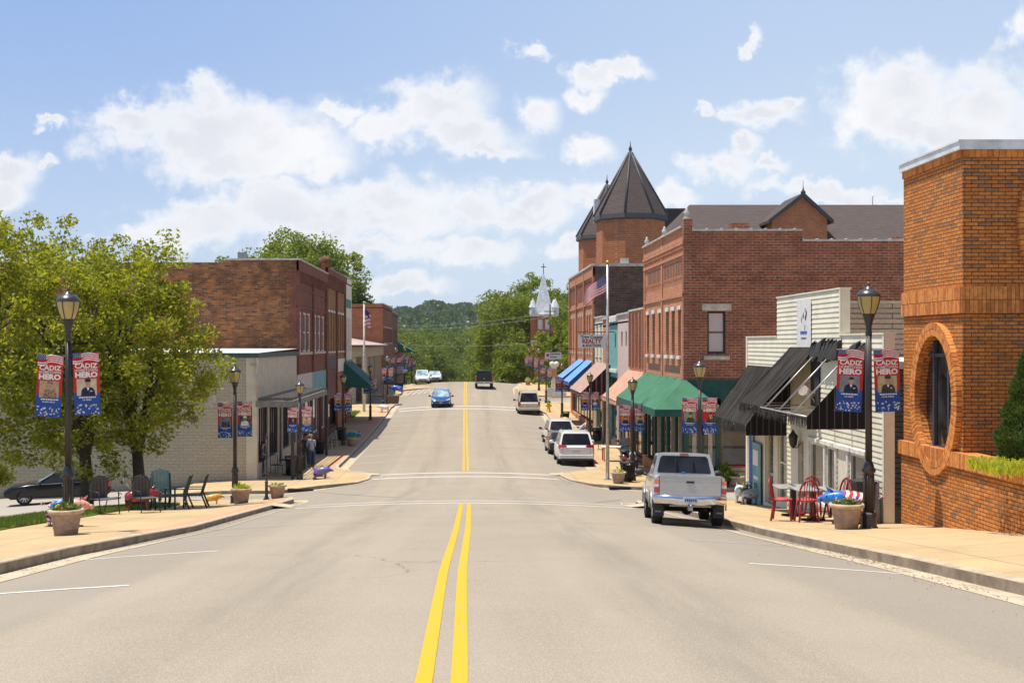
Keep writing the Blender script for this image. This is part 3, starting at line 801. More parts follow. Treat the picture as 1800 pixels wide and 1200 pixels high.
        if out == 'x': f.box(plane + .07, plane + .115, cx_ - A + .3, cx_ + A - .3, cz + .78, cz + .85); f.box(plane + .05, plane + .12, cx_ - A + .4, cx_ + A - .4, cz - .98, cz - .90)
        else: f.box(cx_ - A + .3, cx_ + A - .3, plane + .07, plane + .115, cz + .78, cz + .85)
        f.build('mullion', 'darktrim', ro)
        return ro
    ring(OC, OZ, A, H, 'x', X, 'r'); 
    ring(OX, OZ2 + 1.2, RW + .1, RH + .1, 'y', Y0, 'r')
    # inside of the porthole: sill brick
    return b
build_G()
# low planter wall in front of G
def build_planter():
    p = thing('retaining_wall', 'low sloping-sidewalk orange brick planter wall below the big round window', 'wall', (8.66, 20, -3.2))
    X = 8.815; mb = MB()
    mb.box(X, X + .24, 4, 25.32, -4.2, -1.98); mb.build('wall', 'brick_orange', p)
    cp = MB(); y = 4; random.seed(8)
    while y < 25.36:
        cp.box(X - .05 - random.uniform(0, .005), X + .30, y, y + .066, -2.2 + random.uniform(0, .003), -1.93, random.choice((0, 0, 1))); y += .074
    cp.box(X - .042, X + .29, 4, 25.34, -2.19, -1.938, 2)
    cp.build('coping', ['ob1', 'ob2', 'mortar'], p)
    so = MB(); so.box(X + .24, 15, 4, 22.3, -2.3, -2.04); so.build('soil', 'soil', p)
build_planter()

# ---- H: clapboard cafe with false front
def clap(mb, fr, u0, u1, v0, v1, step=.118, lap=.018, holes=(), mi=0):
    v = v0
    while v < v1 - .01:
        ve = min(v + step, v1)
        segs = [(u0, u1)]
        for h in holes:
            if h[2] < (v + ve) / 2 < h[3]:
                ns = []
                for a, b in segs:
                    if h[1] <= a or h[0] >= b: ns.append((a, b)); continue
                    if h[0] > a: ns.append((a, h[0]))
                    if h[1] < b: ns.append((h[1], b))
                segs = ns
        for a, b in segs:
            mb.quad(fr.P(a, v, lap), fr.P(b, v, lap), fr.P(b, ve, .002), fr.P(a, ve, .002), mi)
            mb.quad(fr.P(a, v, 0), fr.P(b, v, 0), fr.P(b, v, lap), fr.P(a, v, lap), mi)
        v = ve
def build_H():
    X = 8.50; fr = FX(X, -1)
    b = bthing('cafe_building', 'cream clapboard shop with stepped false front and torn black awnings', X + .2, 31.5, -4.2)
    def yp(px): return X * FL / (px - CX)
    P = [(25.36, 28.3, .2), (28.3, 34.1, 1.25), (34.1, 37.8, .2)]
    win = [(yp(1522), yp(1494), -3.55, -2.36), (yp(1489), yp(1473), -3.55, -2.36), (yp(1468), yp(1453), -3.55, -2.36), (yp(1449), yp(1424), -3.75, -2.36)]
    door1 = (yp(1413), yp(1404), -4.35, -2.42); win2 = (yp(1383), yp(1368), -4.2, -2.35); door2 = (yp(1360), yp(1346), -4.5, -2.35)
    holes = win + [door1, win2, door2]
    s = MB()
    for u0, u1, top in P: clap(s, fr, u0, u1, -4.8, top, holes=holes)
    s.build('siding', 'siding', b)
    mb = MB()
    for u0, u1, top in P: mb.box(X + .004, X + .22, u0, u1, -4.9, top)   # core behind siding is cut per hole below
    mb = MB()
    for u0, u1, top in P: wall(mb, Fr((X + .003, 0, 0), (0, 1, 0), (-1, 0, 0)), u0, u1, -4.9, top, [h for h in holes if h[0] >= u0 - 1e-6 and h[1] <= u1 + 1e-6], .16)
    for (y, za, zb) in ((25.36, -4.2, .2), (28.3, .2, 1.25), (34.1, .2, 1.25), (37.8, -5, .2)): mb.quad((X, y, za), (X + .2, y, za), (X + .2, y, zb), (X, y, zb))
    mb.quad((X + .2, 25.36, -4.9), (X + .2, 37.8, -4.9), (X + .2, 37.8, .2), (X + .2, 25.36, .2)); mb.quad((X + .2, 28.3, .2), (X + .2, 34.1, .2), (X + .2, 34.1, 1.25), (X + .2, 28.3, 1.25))
    mb.build('wall', 'siding', b)
    t = MB()
    for u0, u1, top in P: t.box(X - .035, X + .23, u0 - .02, u1 + .02, top, top + .035)
    for y in (25.36, 28.3): t.box(X - .025, X - .003, y, y + .09, -4.4 if y < 26 else .2, .2 if y < 26 else 1.25)
    t.box(X - .03, X, 37.6, 37.8, -4.9, .2); 
    t.build('trim', 'siding', b)
    mb = MB(); mb.box(X + .2, 14.5, 37.4, 37.8, -5.2, -.4); mb.box(X + .2, 15.5, 25.45, 37.4, -.5, -.35)
    mb.build('back_wall', 'siding', b)
    for i, h in enumerate(win):
        window(b, fr, *h, 'siding', 'shopglass', d=-.03, fw=.075, rails=())
    window(b, fr, *win2, 'siding', 'paneglass', d=-.05, fw=.07, rails=(.55,))
    window(b, fr, *door1, 'beigewall', 'shopglass', d=-.1, fw=.1, rails=(.35,), name='door')
    window(b, fr, *door2, 'beigewall', 'paneglass', d=-.1, fw=.14, rails=(.4,), name='door')
    # drip caps and sills
    t = MB()
    t.box(X - .07, X - .001, yp(1524), yp(1422), -2.36, -2.27); t.box(X - .06, X - .001, yp(1524), yp(1422), -3.84, -3.76)
    for px in (1423, 1451, 1470.5, 1491.5): t.box(X - .04, X - .001, yp(px) - .06, yp(px) + .06, -3.76, -2.36)
    t.build('window_trim', 'whitetrim', b)
    # long white poster on the parapet
    ps = thing('poster', 'tall white paper banner with faded black writing on the cafe parapet', 'poster', (X - .03, 30.8, .3))
    m = MB(); q = FX(X - .035, -1); q.quad(m, yp(1428), yp(1403), -.05 - .02, 1.12, 0); m.build('sheet', 'signwhite', ps)
    def put(txt, y, z, h, w, mtl):
        me = text_mesh(txt, h, .004, w)
        M = Matrix(((0, 0, -1, X - .041), (-1, 0, 0, y), (0, 1, 0, z), (0, 0, 0, 1)))
        mm = MB(); mm.merge(me, 0, M); mm.build('lettering', mtl, ps)
    yc = (yp(1428) + yp(1403)) / 2
    k = MB(); random.seed(3)
    for i in range(9):
        y, z = yc + random.uniform(-.28, .28), random.uniform(.42, .85); k.box(X - .042, X - .038, y - .02, y + .02, z - random.uniform(.03, .09), z + .05)
    k.build('drawing', 'signblack', ps)
    k = MB(); k.box(X - .042, X - .038, yc - .3, yc + .3, .26, .33); k.box(X - .042, X - .038, yc - .24, yc + .24, .14, .17); k.build('blue_line', 'signblue', ps)
    # blue poster board at the left corner
    ps = thing('poster_board', 'tall blue and aqua poster board by the cafe door', 'poster', (X - .06, 36.6, -3.5))
    m = MB(); FX(X - .07, -1).box(m, yp(1342), yp(1323), -4.75, -2.85, 0, .03); m.build('board', 'tealpanel', ps)
    m = MB(); FX(X - .075, -1).quad(m, yp(1328), yp(1323.3), -4.7, -2.5, .035); m.build('edge', 'signblue', ps)
    m = MB(); FX(X - .075, -1).box(m, yp(1339), yp(1330), -3.5, -3.05, .032, .036); FX(X - .075, -1).box(m, yp(1339), yp(1331), -3.9, -3.8, .032, .036); m.build('paper', 'signwhite', ps)
    m = MB()
    M = Matrix(((0, 0, -1, X - .115), (-1, 0, 0, 36.5), (0, 1, 0, -3.0), (0, 0, 0, 1))); m.merge(text_mesh('HELLO', .2, .01, 1.0), 0, M) if False else FX(X - .075, -1).box(m, yp(1337), yp(1332), -4.4, -4.0, .032, .038)
    m.build('bottle_picture', 'darkgreen', ps)
    # wall lantern
    wl = thing('wall_lantern', 'black carriage lantern on the cafe wall between door and windows', 'lantern', (X - .2, yp(1408), -2.3))
    m = MB(); m.lathe([(.02, -.28), (.09, -.2), (.12, .0), (.13, .03), (.05, .12), (.01, .2)], (X - .2, yp(1408), -2.35), 8); m.tube([(X, yp(1408), -2.5), (X - .12, yp(1408), -2.62), (X - .2, yp(1408), -2.6)], .015); m.build('body', 'blackiron', wl)
    m = MB(); m.lathe([(.07, -.17), (.095, -.02)], (X - .2, yp(1408), -2.35), 8); m.build('glass', 'lampglass', wl)
    # awnings
    def awn(label, yA, yB, x1, zt, zb, cloth, torn=False):
        a = thing('awning', label, 'awning', (X, (yA + yB) / 2, zt))
        m = MB(); n = 26; c0, c1 = cloth
        for i in range(n):
            y0, y1 = lerp(c0, c1, i / n), lerp(c0, c1, (i + 1) / n)
            for j in range(6):
                def pt(y, k):
                    t = k / 6; r = .028 * math.sin(y * 17 + 1.3 * math.sin(y * 5)) * math.sin(t * PI) + .04 * math.sin(t * PI) * (-1) 
                    return (lerp(X - .02, x1, t), y, lerp(zt, zb, t) + r)
                m.quad(pt(y0, j), pt(y1, j), pt(y1, j + 1), pt(y0, j + 1))
        m.build('canopy', 'blackfab', a)
        # fringed valance
        v = MB(); y = yA; random.seed(int(yA * 10))
        while y < yB:
            h = random.uniform(.14, .26); dx = random.uniform(-.03, .02)
            v.quad((x1, y, zb + .02), (x1, y + .05, zb + .02), (x1 + dx, y + .05, zb - h), (x1 + dx, y, zb - h)); y += .045
        v.build('valance', 'blackfab', a)
        # near end panel
        e_ = MB(); e_.prism([(X - .01, zt), (x1, zb), (x1, zb - .26), (X - .01, zb - .26)], 'y', yA - .004, yA + .006); e_.build('end_panel', 'blackstripe', a)
        e_ = MB(); e_.prism([(X - .01, zt), (x1, zb), (x1, zb - .2), (X - .01, zb - .2)], 'y', yB - .006, yB + .004); e_.build('end_panel', 'blackstripe', a)
        f = MB()
        q = (yA, cloth[0]) if torn else (yA, yA + .01); f.tube([(x1, q[0], zb), (x1, q[1], zb)], .02); f.tube([(x1 + .03, q[0], zb - .07), (x1 + .03, q[1], zb - .07)], .014)
        k = int((yB - yA) / 1.15)
        for i in range(k + 1):
            y = lerp(yA + .03, yB - .03, i / k); f.tube([(X - .02, y, zt - .10), (x1, y, zb - .06)], .019)
            f.tube([(X - .02, y, zb), (x1, y, zb - .01)], .014)
        f.build('frame', 'steel', a)
        return a
    awn('black cloth awning at the far end of the cafe, hanging lower than its neighbour', 33.1, 37.6, 7.42, -.62, -2.15, (33.1, 37.6))
    a2 = awn('torn black awning with bare steel frame over the cafe windows', 26.2, 32.7, 7.15, -.07, -1.52, (30.3, 32.7), True)
    m = MB(); random.seed(11)
    for (ya, yb, z0) in ((28.2, 30.4, -.02), (26.2, 27.4, -.1)):
        y = ya
        while y < yb:
            w = random.uniform(.12, .3); zz = z0 + random.uniform(-.02, .1)
            m.hexa([(X - .16, y, zz - .36), (X - .02, y, zz - .4), (X - .02, y + w, zz - .3), (X - .2, y + w, zz - .38), (X - .12, y, zz), (X, y, zz + .1), (X, y + w, zz + .06), (X - .1, y + w, zz - .02)]); y += w * .8
    m.box(X - .06, X - .02, 29.9, 30.6, -1.5, -.2)
    m.build('loose_cloth', 'blackfab2', a2)
    hs = thing('horn_speaker', 'grey horn-shaped fixture on the cafe wall inside the torn awning frame', 'speaker', (X - .2, 30.3, -1.2))
    m = MB(); m.tube([(X, 30.3, -1.2), (X - .12, 30.2, -1.2), (X - .3, 30.05, -1.14), (X - .42, 29.95, -1.10)], [.04, .05, .08, .13], 14); m.build('horn', 'greytrim', hs)
    m = MB(); m.tube([(X, 30.3, -1.45), (X - .15, 30.2, -1.25)], .02, 6); m.build('bracket', 'steel', hs)
    return b
build_H()
def build_tan():
    b = bthing('ribbed_building', 'tan rib-sided building rising behind the clapboard cafe', 12.5, 37, -4.5)
    mb = MB(); mb.box(9.85, 16.5, 34, 35, -5, 1.11); mb.build('wall', 'rib_tan', b)
    mb = MB(); mb.box(9.8, 16.6, 33.95, 35.05, 1.112, 1.17); mb.build('roof_edge', 'beigewall', b)
build_tan()

# ---- I: big red brick corner building
def build_I():
    X, Y0, Y1 = 9.3, 53., 65.
    b = bthing('brick_corner_building', 'large red brick two-storey corner building with green awning and white coping', X + 4, 58, -6)
    fx, fy = FX(X, -1), FY(Y0)
    def zz(py): return wz(py, Y0)
    def xx(px): return wx(px, Y0)
    ups = [(54.0, 54.7), (55.6, 56.4), (57.2, 58.0), (59.3, 60.2), (61.4, 62.2), (63.3, 64.1)]
    holes = [(a, c, -.50, 1.50) for a, c in ups]
    panels = [(54.2, 58.3, -1.25, -.95), (59.2, 63.6, -1.25, -.95)]
    grille = []
    for k in range(12): grille.append((53.7 + k * .43, 53.9 + k * .43, 3.0, 3.62))
    for k in range(10): grille.append((59.7 + k * .43, 59.9 + k * .43, 3.0, 3.62))
    mb = MB(); wall(mb, fx, Y0 + .001, Y1, -1.5, 4.98, holes, .2)
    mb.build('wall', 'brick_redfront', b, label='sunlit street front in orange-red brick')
    mb = MB()
    for h in grille: fx.box(mb, h[0], h[1], h[2], h[3], -.01, .012)
    for h in panels: fx.box(mb, *h, -.01, .01)
    mb.build('recess_shade', 'brownboard', b)  # dark slabs on the wall face put the shade of brick recesses into colour
    mb = MB()
    fx.box(mb, Y0, Y1, 2.05, 2.18, -.02, .06); fx.box(mb, Y0, Y1, 3.78, 3.92, -.02, .07); fx.box(mb, Y0, Y1, 4.25, 4.4, -.02, .10); fx.box(mb, Y0, Y1, 4.4, 4.6, -.02, .05)
    for u in (53.0, 58.9, 64.6): fx.box(mb, u, u + .42, -1.5, 4.98, -.02, .045)
    y = 53.1
    while y < 64.9: fx.box(mb, y, y + .12, 4.08, 4.25, -.01, .08); fx.box(mb, y, y + .10, 2.80, 2.92, -.01, .05); y += .24
    mb.build('cornice', 'brick_redfront', b)
    for h in holes:
        w = window(b, fx, *h, 'brownboard', 'paneglass', d=-.14, fw=.07)
    mb = MB()
    for h in holes: fx.box(mb, h[0] - .08, h[1] + .08, 1.5, 1.68, 0, .05); fx.box(mb, h[0] - .08, h[1] + .08, -.64, -.50, 0, .09)
    mb.build('lintel', 'whitetrim', b)
    # side wall facing the cross street
    wh = (xx(1243.5), xx(1275.5), zz(621), zz(547))
    mb = MB(); XE = 19.5
    shop = [(10.9, 12.4, -5.2, -2.3)]
    wall(mb, fy, X, xx(1410), -6.6, zz(406), [wh] + shop, .25); wall(mb, fy, xx(1410), XE, -6.6, zz(424))
    mb.quad((xx(1410), Y0, zz(424)), (xx(1410), Y0 + 12, zz(424)), (xx(1410), Y0 + 12, zz(406)), (xx(1410), Y0, zz(406)))
    mb.quad((X, Y1, -1.5), (XE, Y1, -1.5), (XE, Y1, 4.2), (X, Y1, 4.2)); mb.quad((XE, Y0, -6), (XE, Y1, -6), (XE, Y1, 4.2), (XE, Y0, 4.2))
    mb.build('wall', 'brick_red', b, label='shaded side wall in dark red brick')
    mb = MB()
    fy.box(mb, X - .06, X + .30, -2, zz(385), -.3, .06)
    z0 = zz(487)
    fy.box(mb, X + .3, XE, z0 - .04, z0 + .10, -.02, .05); x = X + .35
    while x < XE: fy.box(mb, x, x + .12, z0 - .16, z0 - .04, -.02, .045); x += .24
    mb.box(xx(1288), xx(1320), Y0 + .3, Y0 + .9, zz(410), zz(391)); mb.box(xx(1578), xx(1590), Y0 + .3, Y0 + .9, zz(430), zz(415))
    mb.build('belt_course', 'brick_red', b)
    mb = MB(); x = X + .3
    for (xa, xb, z) in ((X + .3, xx(1410), zz(406)), (xx(1410), XE, zz(424))):
        mb.box(xa, xb, Y0 - .08, Y0 + .32, z, z + .08); x = xa
        while x < xb: mb.box(x, x + .06, Y0 - .1, Y0 + .34, z - .01, z + .12); x += .62
    mb.box(X - .14, X + .3, Y0 + .3, Y1, 4.985, 5.05)
    for y in (53.15, 59.1, 64.8):
        z = 5.05 if y > 54 else zz(385)
        mb.lathe([(.14, 0), (.16, .06), (.07, .12), (.12, .22), (.13, .30), (.05, .40), (.06, .46), (.0, .52)], (X + .1, y, z), 10)
    mb.build('coping', 'coping', b)
    window(b, fy, *wh, 'darkwood', 'blind', d=-.14, fw=.08)
    mb = MB(); fy.box(mb, xx(1234), xx(1285), zz(546), zz(534), 0, .06); fy.box(mb, xx(1237), xx(1282), zz(632), zz(625.5), 0, .12); mb.build('stone_trim', 'stone', b)
    roofbox(b, X + .2, XE, Y0 + .3, Y1, 4.0)
    # shop front under the awning
    mb = MB()
    for y in (53.2, 55.0, 57.2, 58.9, 61, 63.2, 64.9): fx.box(mb, y - .13, y + .13, -6.7, -1.5, -.05, .10)
    for x in (9.35, 10.0, 10.7): fy.box(mb, x - .1, x + .1, -6.7, -2.3, .0, .10)
    mb.build('pilaster', 'darkgreen', b)
    mb = MB()
    for y in (54.1, 56.1, 60): fx.box(mb, y - .07, y + .07, -6.7, -1.5, -.05, .085)
    for x in (9.68, 10.35, 12.55): fy.box(mb, x - .09, x + .09, -6.7, -2.3, .0, .09)
    mb.build('post', 'beigewall', b)
    g = MB(); fx.quad(g, 53, 65, -6.0, -1.5, -.1); fy.quad(g, 9.3, 10.7, -5.7, -2.3, .02); fy.quad(g, 10.9, 12.4, -5.2, -2.3, -.15)
    g.build('shop_window', 'shopglass', b)
    mb = MB(); fx.box(mb, 53, 65, -6.9, -5.7, -.1, .12); fy.box(mb, 9.3, 10.7, -6.9, -5.6, 0, .06); mb.build('bulkhead', 'brick_red', b)
    mb = MB(); fy.box(mb, 10.85, 12.45, -5.35, -5.2, 0, .08); fy.box(mb, 10.95, 12.35, -6.0, -5.4, .0, .05); fy.box(mb, 10.85, 12.45, -2.35, -2.25, 0, .06); mb.build('panel', 'beigewall', b)
    mb = MB(); fy.box(mb, 10.88, 12.42, -5.2, -5.12, 0, .1); mb.build('red_sill', 'bannerred', b)
    mb = MB(); fy.box(mb, 9.9, 10.25, -3.8, -3.4, .09, .1); mb.build('notice', 'signwhite', b)
    # big green awning wrapping the corner
    a = thing('awning', 'large green canvas awning wrapping the corner of the red brick building', 'awning', (X - .5, 58, -2))
    OX, OY, zt, zb = 7.8, 51.5, -1.46, -2.68
    m = MB()
    m.quad((X - .01, 53, zt), (X - .01, 64.6, zt), (OX, 64.6, zb), (OX, OY, zb))
    m.poly([(X - .01, 53, zt), (OX, OY, zb), (10.5, OY, zb), (10.75, 52.97, zb + .12)]); m.build('canopy', 'greenfab', a)
    m = MB(); m.quad((OX, OY, zb), (OX, 64.6, zb), (OX - .02, 64.6, zb - .3), (OX - .02, OY - .02, zb - .3)); m.quad((OX, OY, zb), (10.5, OY, zb), (10.5, OY - .02, zb - .3), (OX - .02, OY - .02, zb - .3))
    m.build('valance', 'greenfabdark', a)
    f = MB()
    for y in (52, 55.5, 60, 64.4): f.tube([(X, max(y, 53), zt - .05), (OX + .04, y, zb - .04)], .02)
    f.tube([(OX + .02, OY + .02, zb - .02), (OX + .02, 64.5, zb - .02)], .02); f.tube([(OX + .02, OY + .02, zb - .02), (10.5, OY + .02, zb - .02)], .02); f.build('frame', 'steel', a)
    fb = thing('sign_board', 'dark green wall board behind the green awning on the side wall', 'sign', (12, 52.9, -1.9))
    m = MB(); m.box(9.4, 12.6, 52.9, 52.985, -2.95, zz(667)); m.build('board', 'greenfabdark', fb)
build_I()

# ---- row between I and J
def front(name, label, X, sgn, Y0, Y1, zt, m, wins=(), depth=7, zb=-7, trim='whitetrim', shop=-2.6, fm='darktrim', side_m=None, cop='coping', shopm='shopglass', bh='brownboard', wd=-.12):
    b = bthing(name, label, X - sgn * depth / 2, (Y0 + Y1) / 2, side(X, (Y0 + Y1) / 2))
    fx = FX(X, sgn); mb = MB()
    sh = [(Y0 + .35, Y1 - .35, -6.0 if (Y0 + Y1) / 2 < 120 else -4.6, shop - .15)]
    wall(mb, fx, Y0, Y1, zb, zt, [w for w in wins] + sh, .2); mb.build('front_wall', m, b)
    xb = X - sgn * depth; mb = MB()
    mb.quad((X, Y0, zb), (xb, Y0, zb), (xb, Y0, zt), (X, Y0, zt)); mb.quad((X, Y1, zb), (xb, Y1, zb), (xb, Y1, zt), (X, Y1, zt)); mb.quad((xb, Y0, zb), (xb, Y1, zb), (xb, Y1, zt), (xb, Y0, zt))
    mb.build('side_wall', side_m or m, b)
    mb = MB(); mb.box(min(X, xb), max(X, xb), Y0, Y1, zt - .5, zt - .4); mb.build('roof', 'darktrim', b)
    mb = MB(); fx.box(mb, Y0 - .02, Y1 + .02, zt, zt + .10, -.3, .08); mb.build('coping', cop, b)
    for w in wins: window(b, fx, *w, fm, 'paneglass', d=wd, fw=.07)
    if wins and trim:
        mb = MB()
        for w in wins: fx.box(mb, w[0] - .08, w[1] + .08, w[3], w[3] + .16, 0, .05); fx.box(mb, w[0] - .08, w[1] + .08, w[2] - .12, w[2], 0, .09)
        mb.build('lintel', trim, b)
    window(b, fx, *sh[0], fm, shopm, d=-.15, fw=.12, rails=(.8,), mull=(.33, .66), name='shop_front')
    mb = MB(); fx.box(mb, Y0 + .35, Y1 - .35, sh[0][2] - .8, sh[0][2], -.1, .03); mb.build('bulkhead', bh, b)
    return b, fx
b, fx = front('shop_building', 'low brown brick shop with tall upright panels beside the red corner building', 9.3, -1, 65.02, 70.8, 1.83, 'brick_redfront', shop=-1.6)
mb = MB()
for y in (65.6, 67.0, 68.4, 69.8): fx.box(mb, y, y + .55, -1.2, 1.5, .0, .05)
mb.build('tall_panel', 'brownboard', b)
mb = MB()
for y in (65.1, 66.4, 67.8, 69.2, 70.5): fx.box(mb, y, y + .2, -1.3, 1.7, 0, .1)
mb.build('pilaster', 'brick_redfront', b)
front('shop_building', 'pink painted low shop with two small upstairs windows', 9.3, -1, 70.8, 76.4, 1.75, 'pinkwall', [(72.0, 72.7, -.1, .75), (74.0, 74.7, -.1, .75)], trim=None, shop=-2.2)
b, fx = front('shop_building', 'pale teal painted shop with white crown, beyond the pink shop', 9.3, -1, 76.4, 80.7, 1.70, 'teal', [(77.2, 77.8, -.2, .7)], trim=None, shop=-1.9, cop='whitetrim')
mb = MB(); fx.box(mb, 76.4, 80.7, 1.4, 1.70, 0, .14); fx.box(mb, 76.4, 80.7, -1.75, -1.55, 0, .12); mb.build('cornice', 'whitetrim', b)
front('shop_building', 'narrow plain red-orange brick shop behind the near flagpole', 9.3, -1, 80.7, 84.6, 1.65, 'brick_redfront', [], shop=-2.2)
b, fx = front('shop_building', 'narrow cream white two-storey front with slim green-framed windows beside the tall brick block', 9.3, -1, 84.6, 89.9, 1.85, 'siding', [(85.5, 86.1, -.9, 1.2), (87.9, 88.5, -.9, 1.2)], trim='copper', fm='copper', shop=-2.2)

def awning(label, X, sgn, y0, y1, proj, zt, zb, m, endm, val=.25, name='awning', panels=1):
    a = thing(name, label, 'awning', (X, (y0 + y1) / 2, zt)); o = X + sgn * proj
    for i in range(panels):
        a0 = lerp(y0, y1, i / panels) + (.08 if i else 0); a1 = lerp(y0, y1, (i + 1) / panels)
        c = MB(); c.quad((X + sgn * .01, a0, zt), (X + sgn * .01, a1, zt), (o, a1, zb), (o, a0, zb)); c.build('canopy', m, a)
        c = MB(); c.quad((o, a0, zb), (o, a1, zb), (o, a1, zb - val), (o, a0, zb - val)); c.build('valance', endm, a)
        for yv in (a0, a1):
            c = MB(); c.prism([(X, zt), (o, zb), (o, zb - val), (X, zb - val * .5)], 'y', yv - .004, yv + .004); c.build('end_panel', endm, a)
    f = MB(); f.tube([(o, y0, zb), (o, y1, zb)], .02)
    for y in (y0 + .05, (y0 + y1) / 2, y1 - .05): f.tube([(X, y, zb), (o, y, zb)], .015)
    f.build('frame', 'steel', a)
    return a
awning('salmon pink canvas awning between the green awning and the flagpole', 9.3, -1, 64.75, 71.4, 1.5, -1.45, -2.92, 'salmonfab', 'salmonfab')
awning('brown metal awning with dark maroon striped end', 9.3, -1, 80.2, 88.8, 1.9, -1.25, -3.1, 'brownfab', 'maroonstripe')
awning('nearer of the two bright blue awnings', 9.3, -1, 91.2, 96.3, 1.75, -1.2, -2.75, 'bluefab', 'blueside')
awning('farther of the two bright blue awnings', 9.3, -1, 97.2, 102.6, 1.75, -1.2, -2.6, 'bluefab', 'blueside')

# ---- J tall brick block
def build_J():
    X, Y0, Y1, zt = 9.3, 90., 110.6, 5.68
    b = bthing('brick_block', 'tall three-storey orange brick block with arched bays, dark side wall, beyond the shops', X + 4, 100, -6)
    fx, fy = FX(X, -1), FY(Y0); holes = []
    for y in (91.3, 93.2, 95.1, 98.3, 100.2, 102.1, 105.2, 107.1, 109.0): holes += [(y, y + .8, -.6, 2.2)]
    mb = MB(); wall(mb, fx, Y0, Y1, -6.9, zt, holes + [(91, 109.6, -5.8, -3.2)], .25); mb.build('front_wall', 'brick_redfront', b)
    for h in holes: window(b, fx, *h, 'brownboard', 'paneglass', d=-.15)
    mb = MB()
    for h in holes: fx.box(mb, h[0] - .06, h[1] + .06, h[3], h[3] + .2, 0, .05); fx.box(mb, h[0] - .06, h[1] + .06, h[2] - .15, h[2], 0, .08)
    mb.build('lintel', 'stone', b)
    mb = MB()
    for y in (90, 96.9, 103.8, 110.2): fx.box(mb, y, y + .45, -3, zt, -.02, .16)
    fx.box(mb, Y0, Y1, 4.9, zt, -.02, .12); fx.box(mb, Y0, Y1, 2.9, 3.1, -.02, .08)
    mb.build('pilaster', 'brick_redfront', b)
    mb = MB()
    for y in (90.9, 97.8, 104.7): fx.box(mb, y, y + 5.4, 3.4, 4.7, .001, .02)
    mb.build('recess_shade', 'brick_purple', b)  # darker brick slabs, their colour standing in for shade in sunk panels
    for y in (91.2, 93.3, 95.2, 98.2, 100.5, 105.0, 107.2): window(b, fx, y, y + 1.0, -2.4, -1.3, 'whitetrim', 'paneglass', d=.02, fw=.08)
    window(b, fx, 91, 109.6, -5.8, -3.2, 'darkwood', 'shopglass', d=-.2, mull=(.12, .24, .36, .5, .64, .76, .88), name='shop_front')
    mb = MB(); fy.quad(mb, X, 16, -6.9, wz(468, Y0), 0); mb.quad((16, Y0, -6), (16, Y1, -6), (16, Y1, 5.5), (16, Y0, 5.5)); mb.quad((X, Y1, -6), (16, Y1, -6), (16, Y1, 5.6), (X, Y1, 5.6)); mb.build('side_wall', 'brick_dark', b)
    mb = MB(); mb.box(X - .1, 16, Y0 - .1, Y0 + .35, wz(468, Y0), wz(463, Y0)); mb.box(X - .2, X + .4, Y0 + .35, Y1, zt, zt + .14); mb.box(wx(1093, Y0), wx(1106, Y0), Y0 + .2, Y0 + .8, wz(466, Y0), wz(453, Y0)); mb.build('coping', 'coping', b)
    mb = MB(); mb.box(X, 16, Y0 + .3, Y1, 5.0, 5.1); mb.build('roof', 'darktrim', b)
build_J()

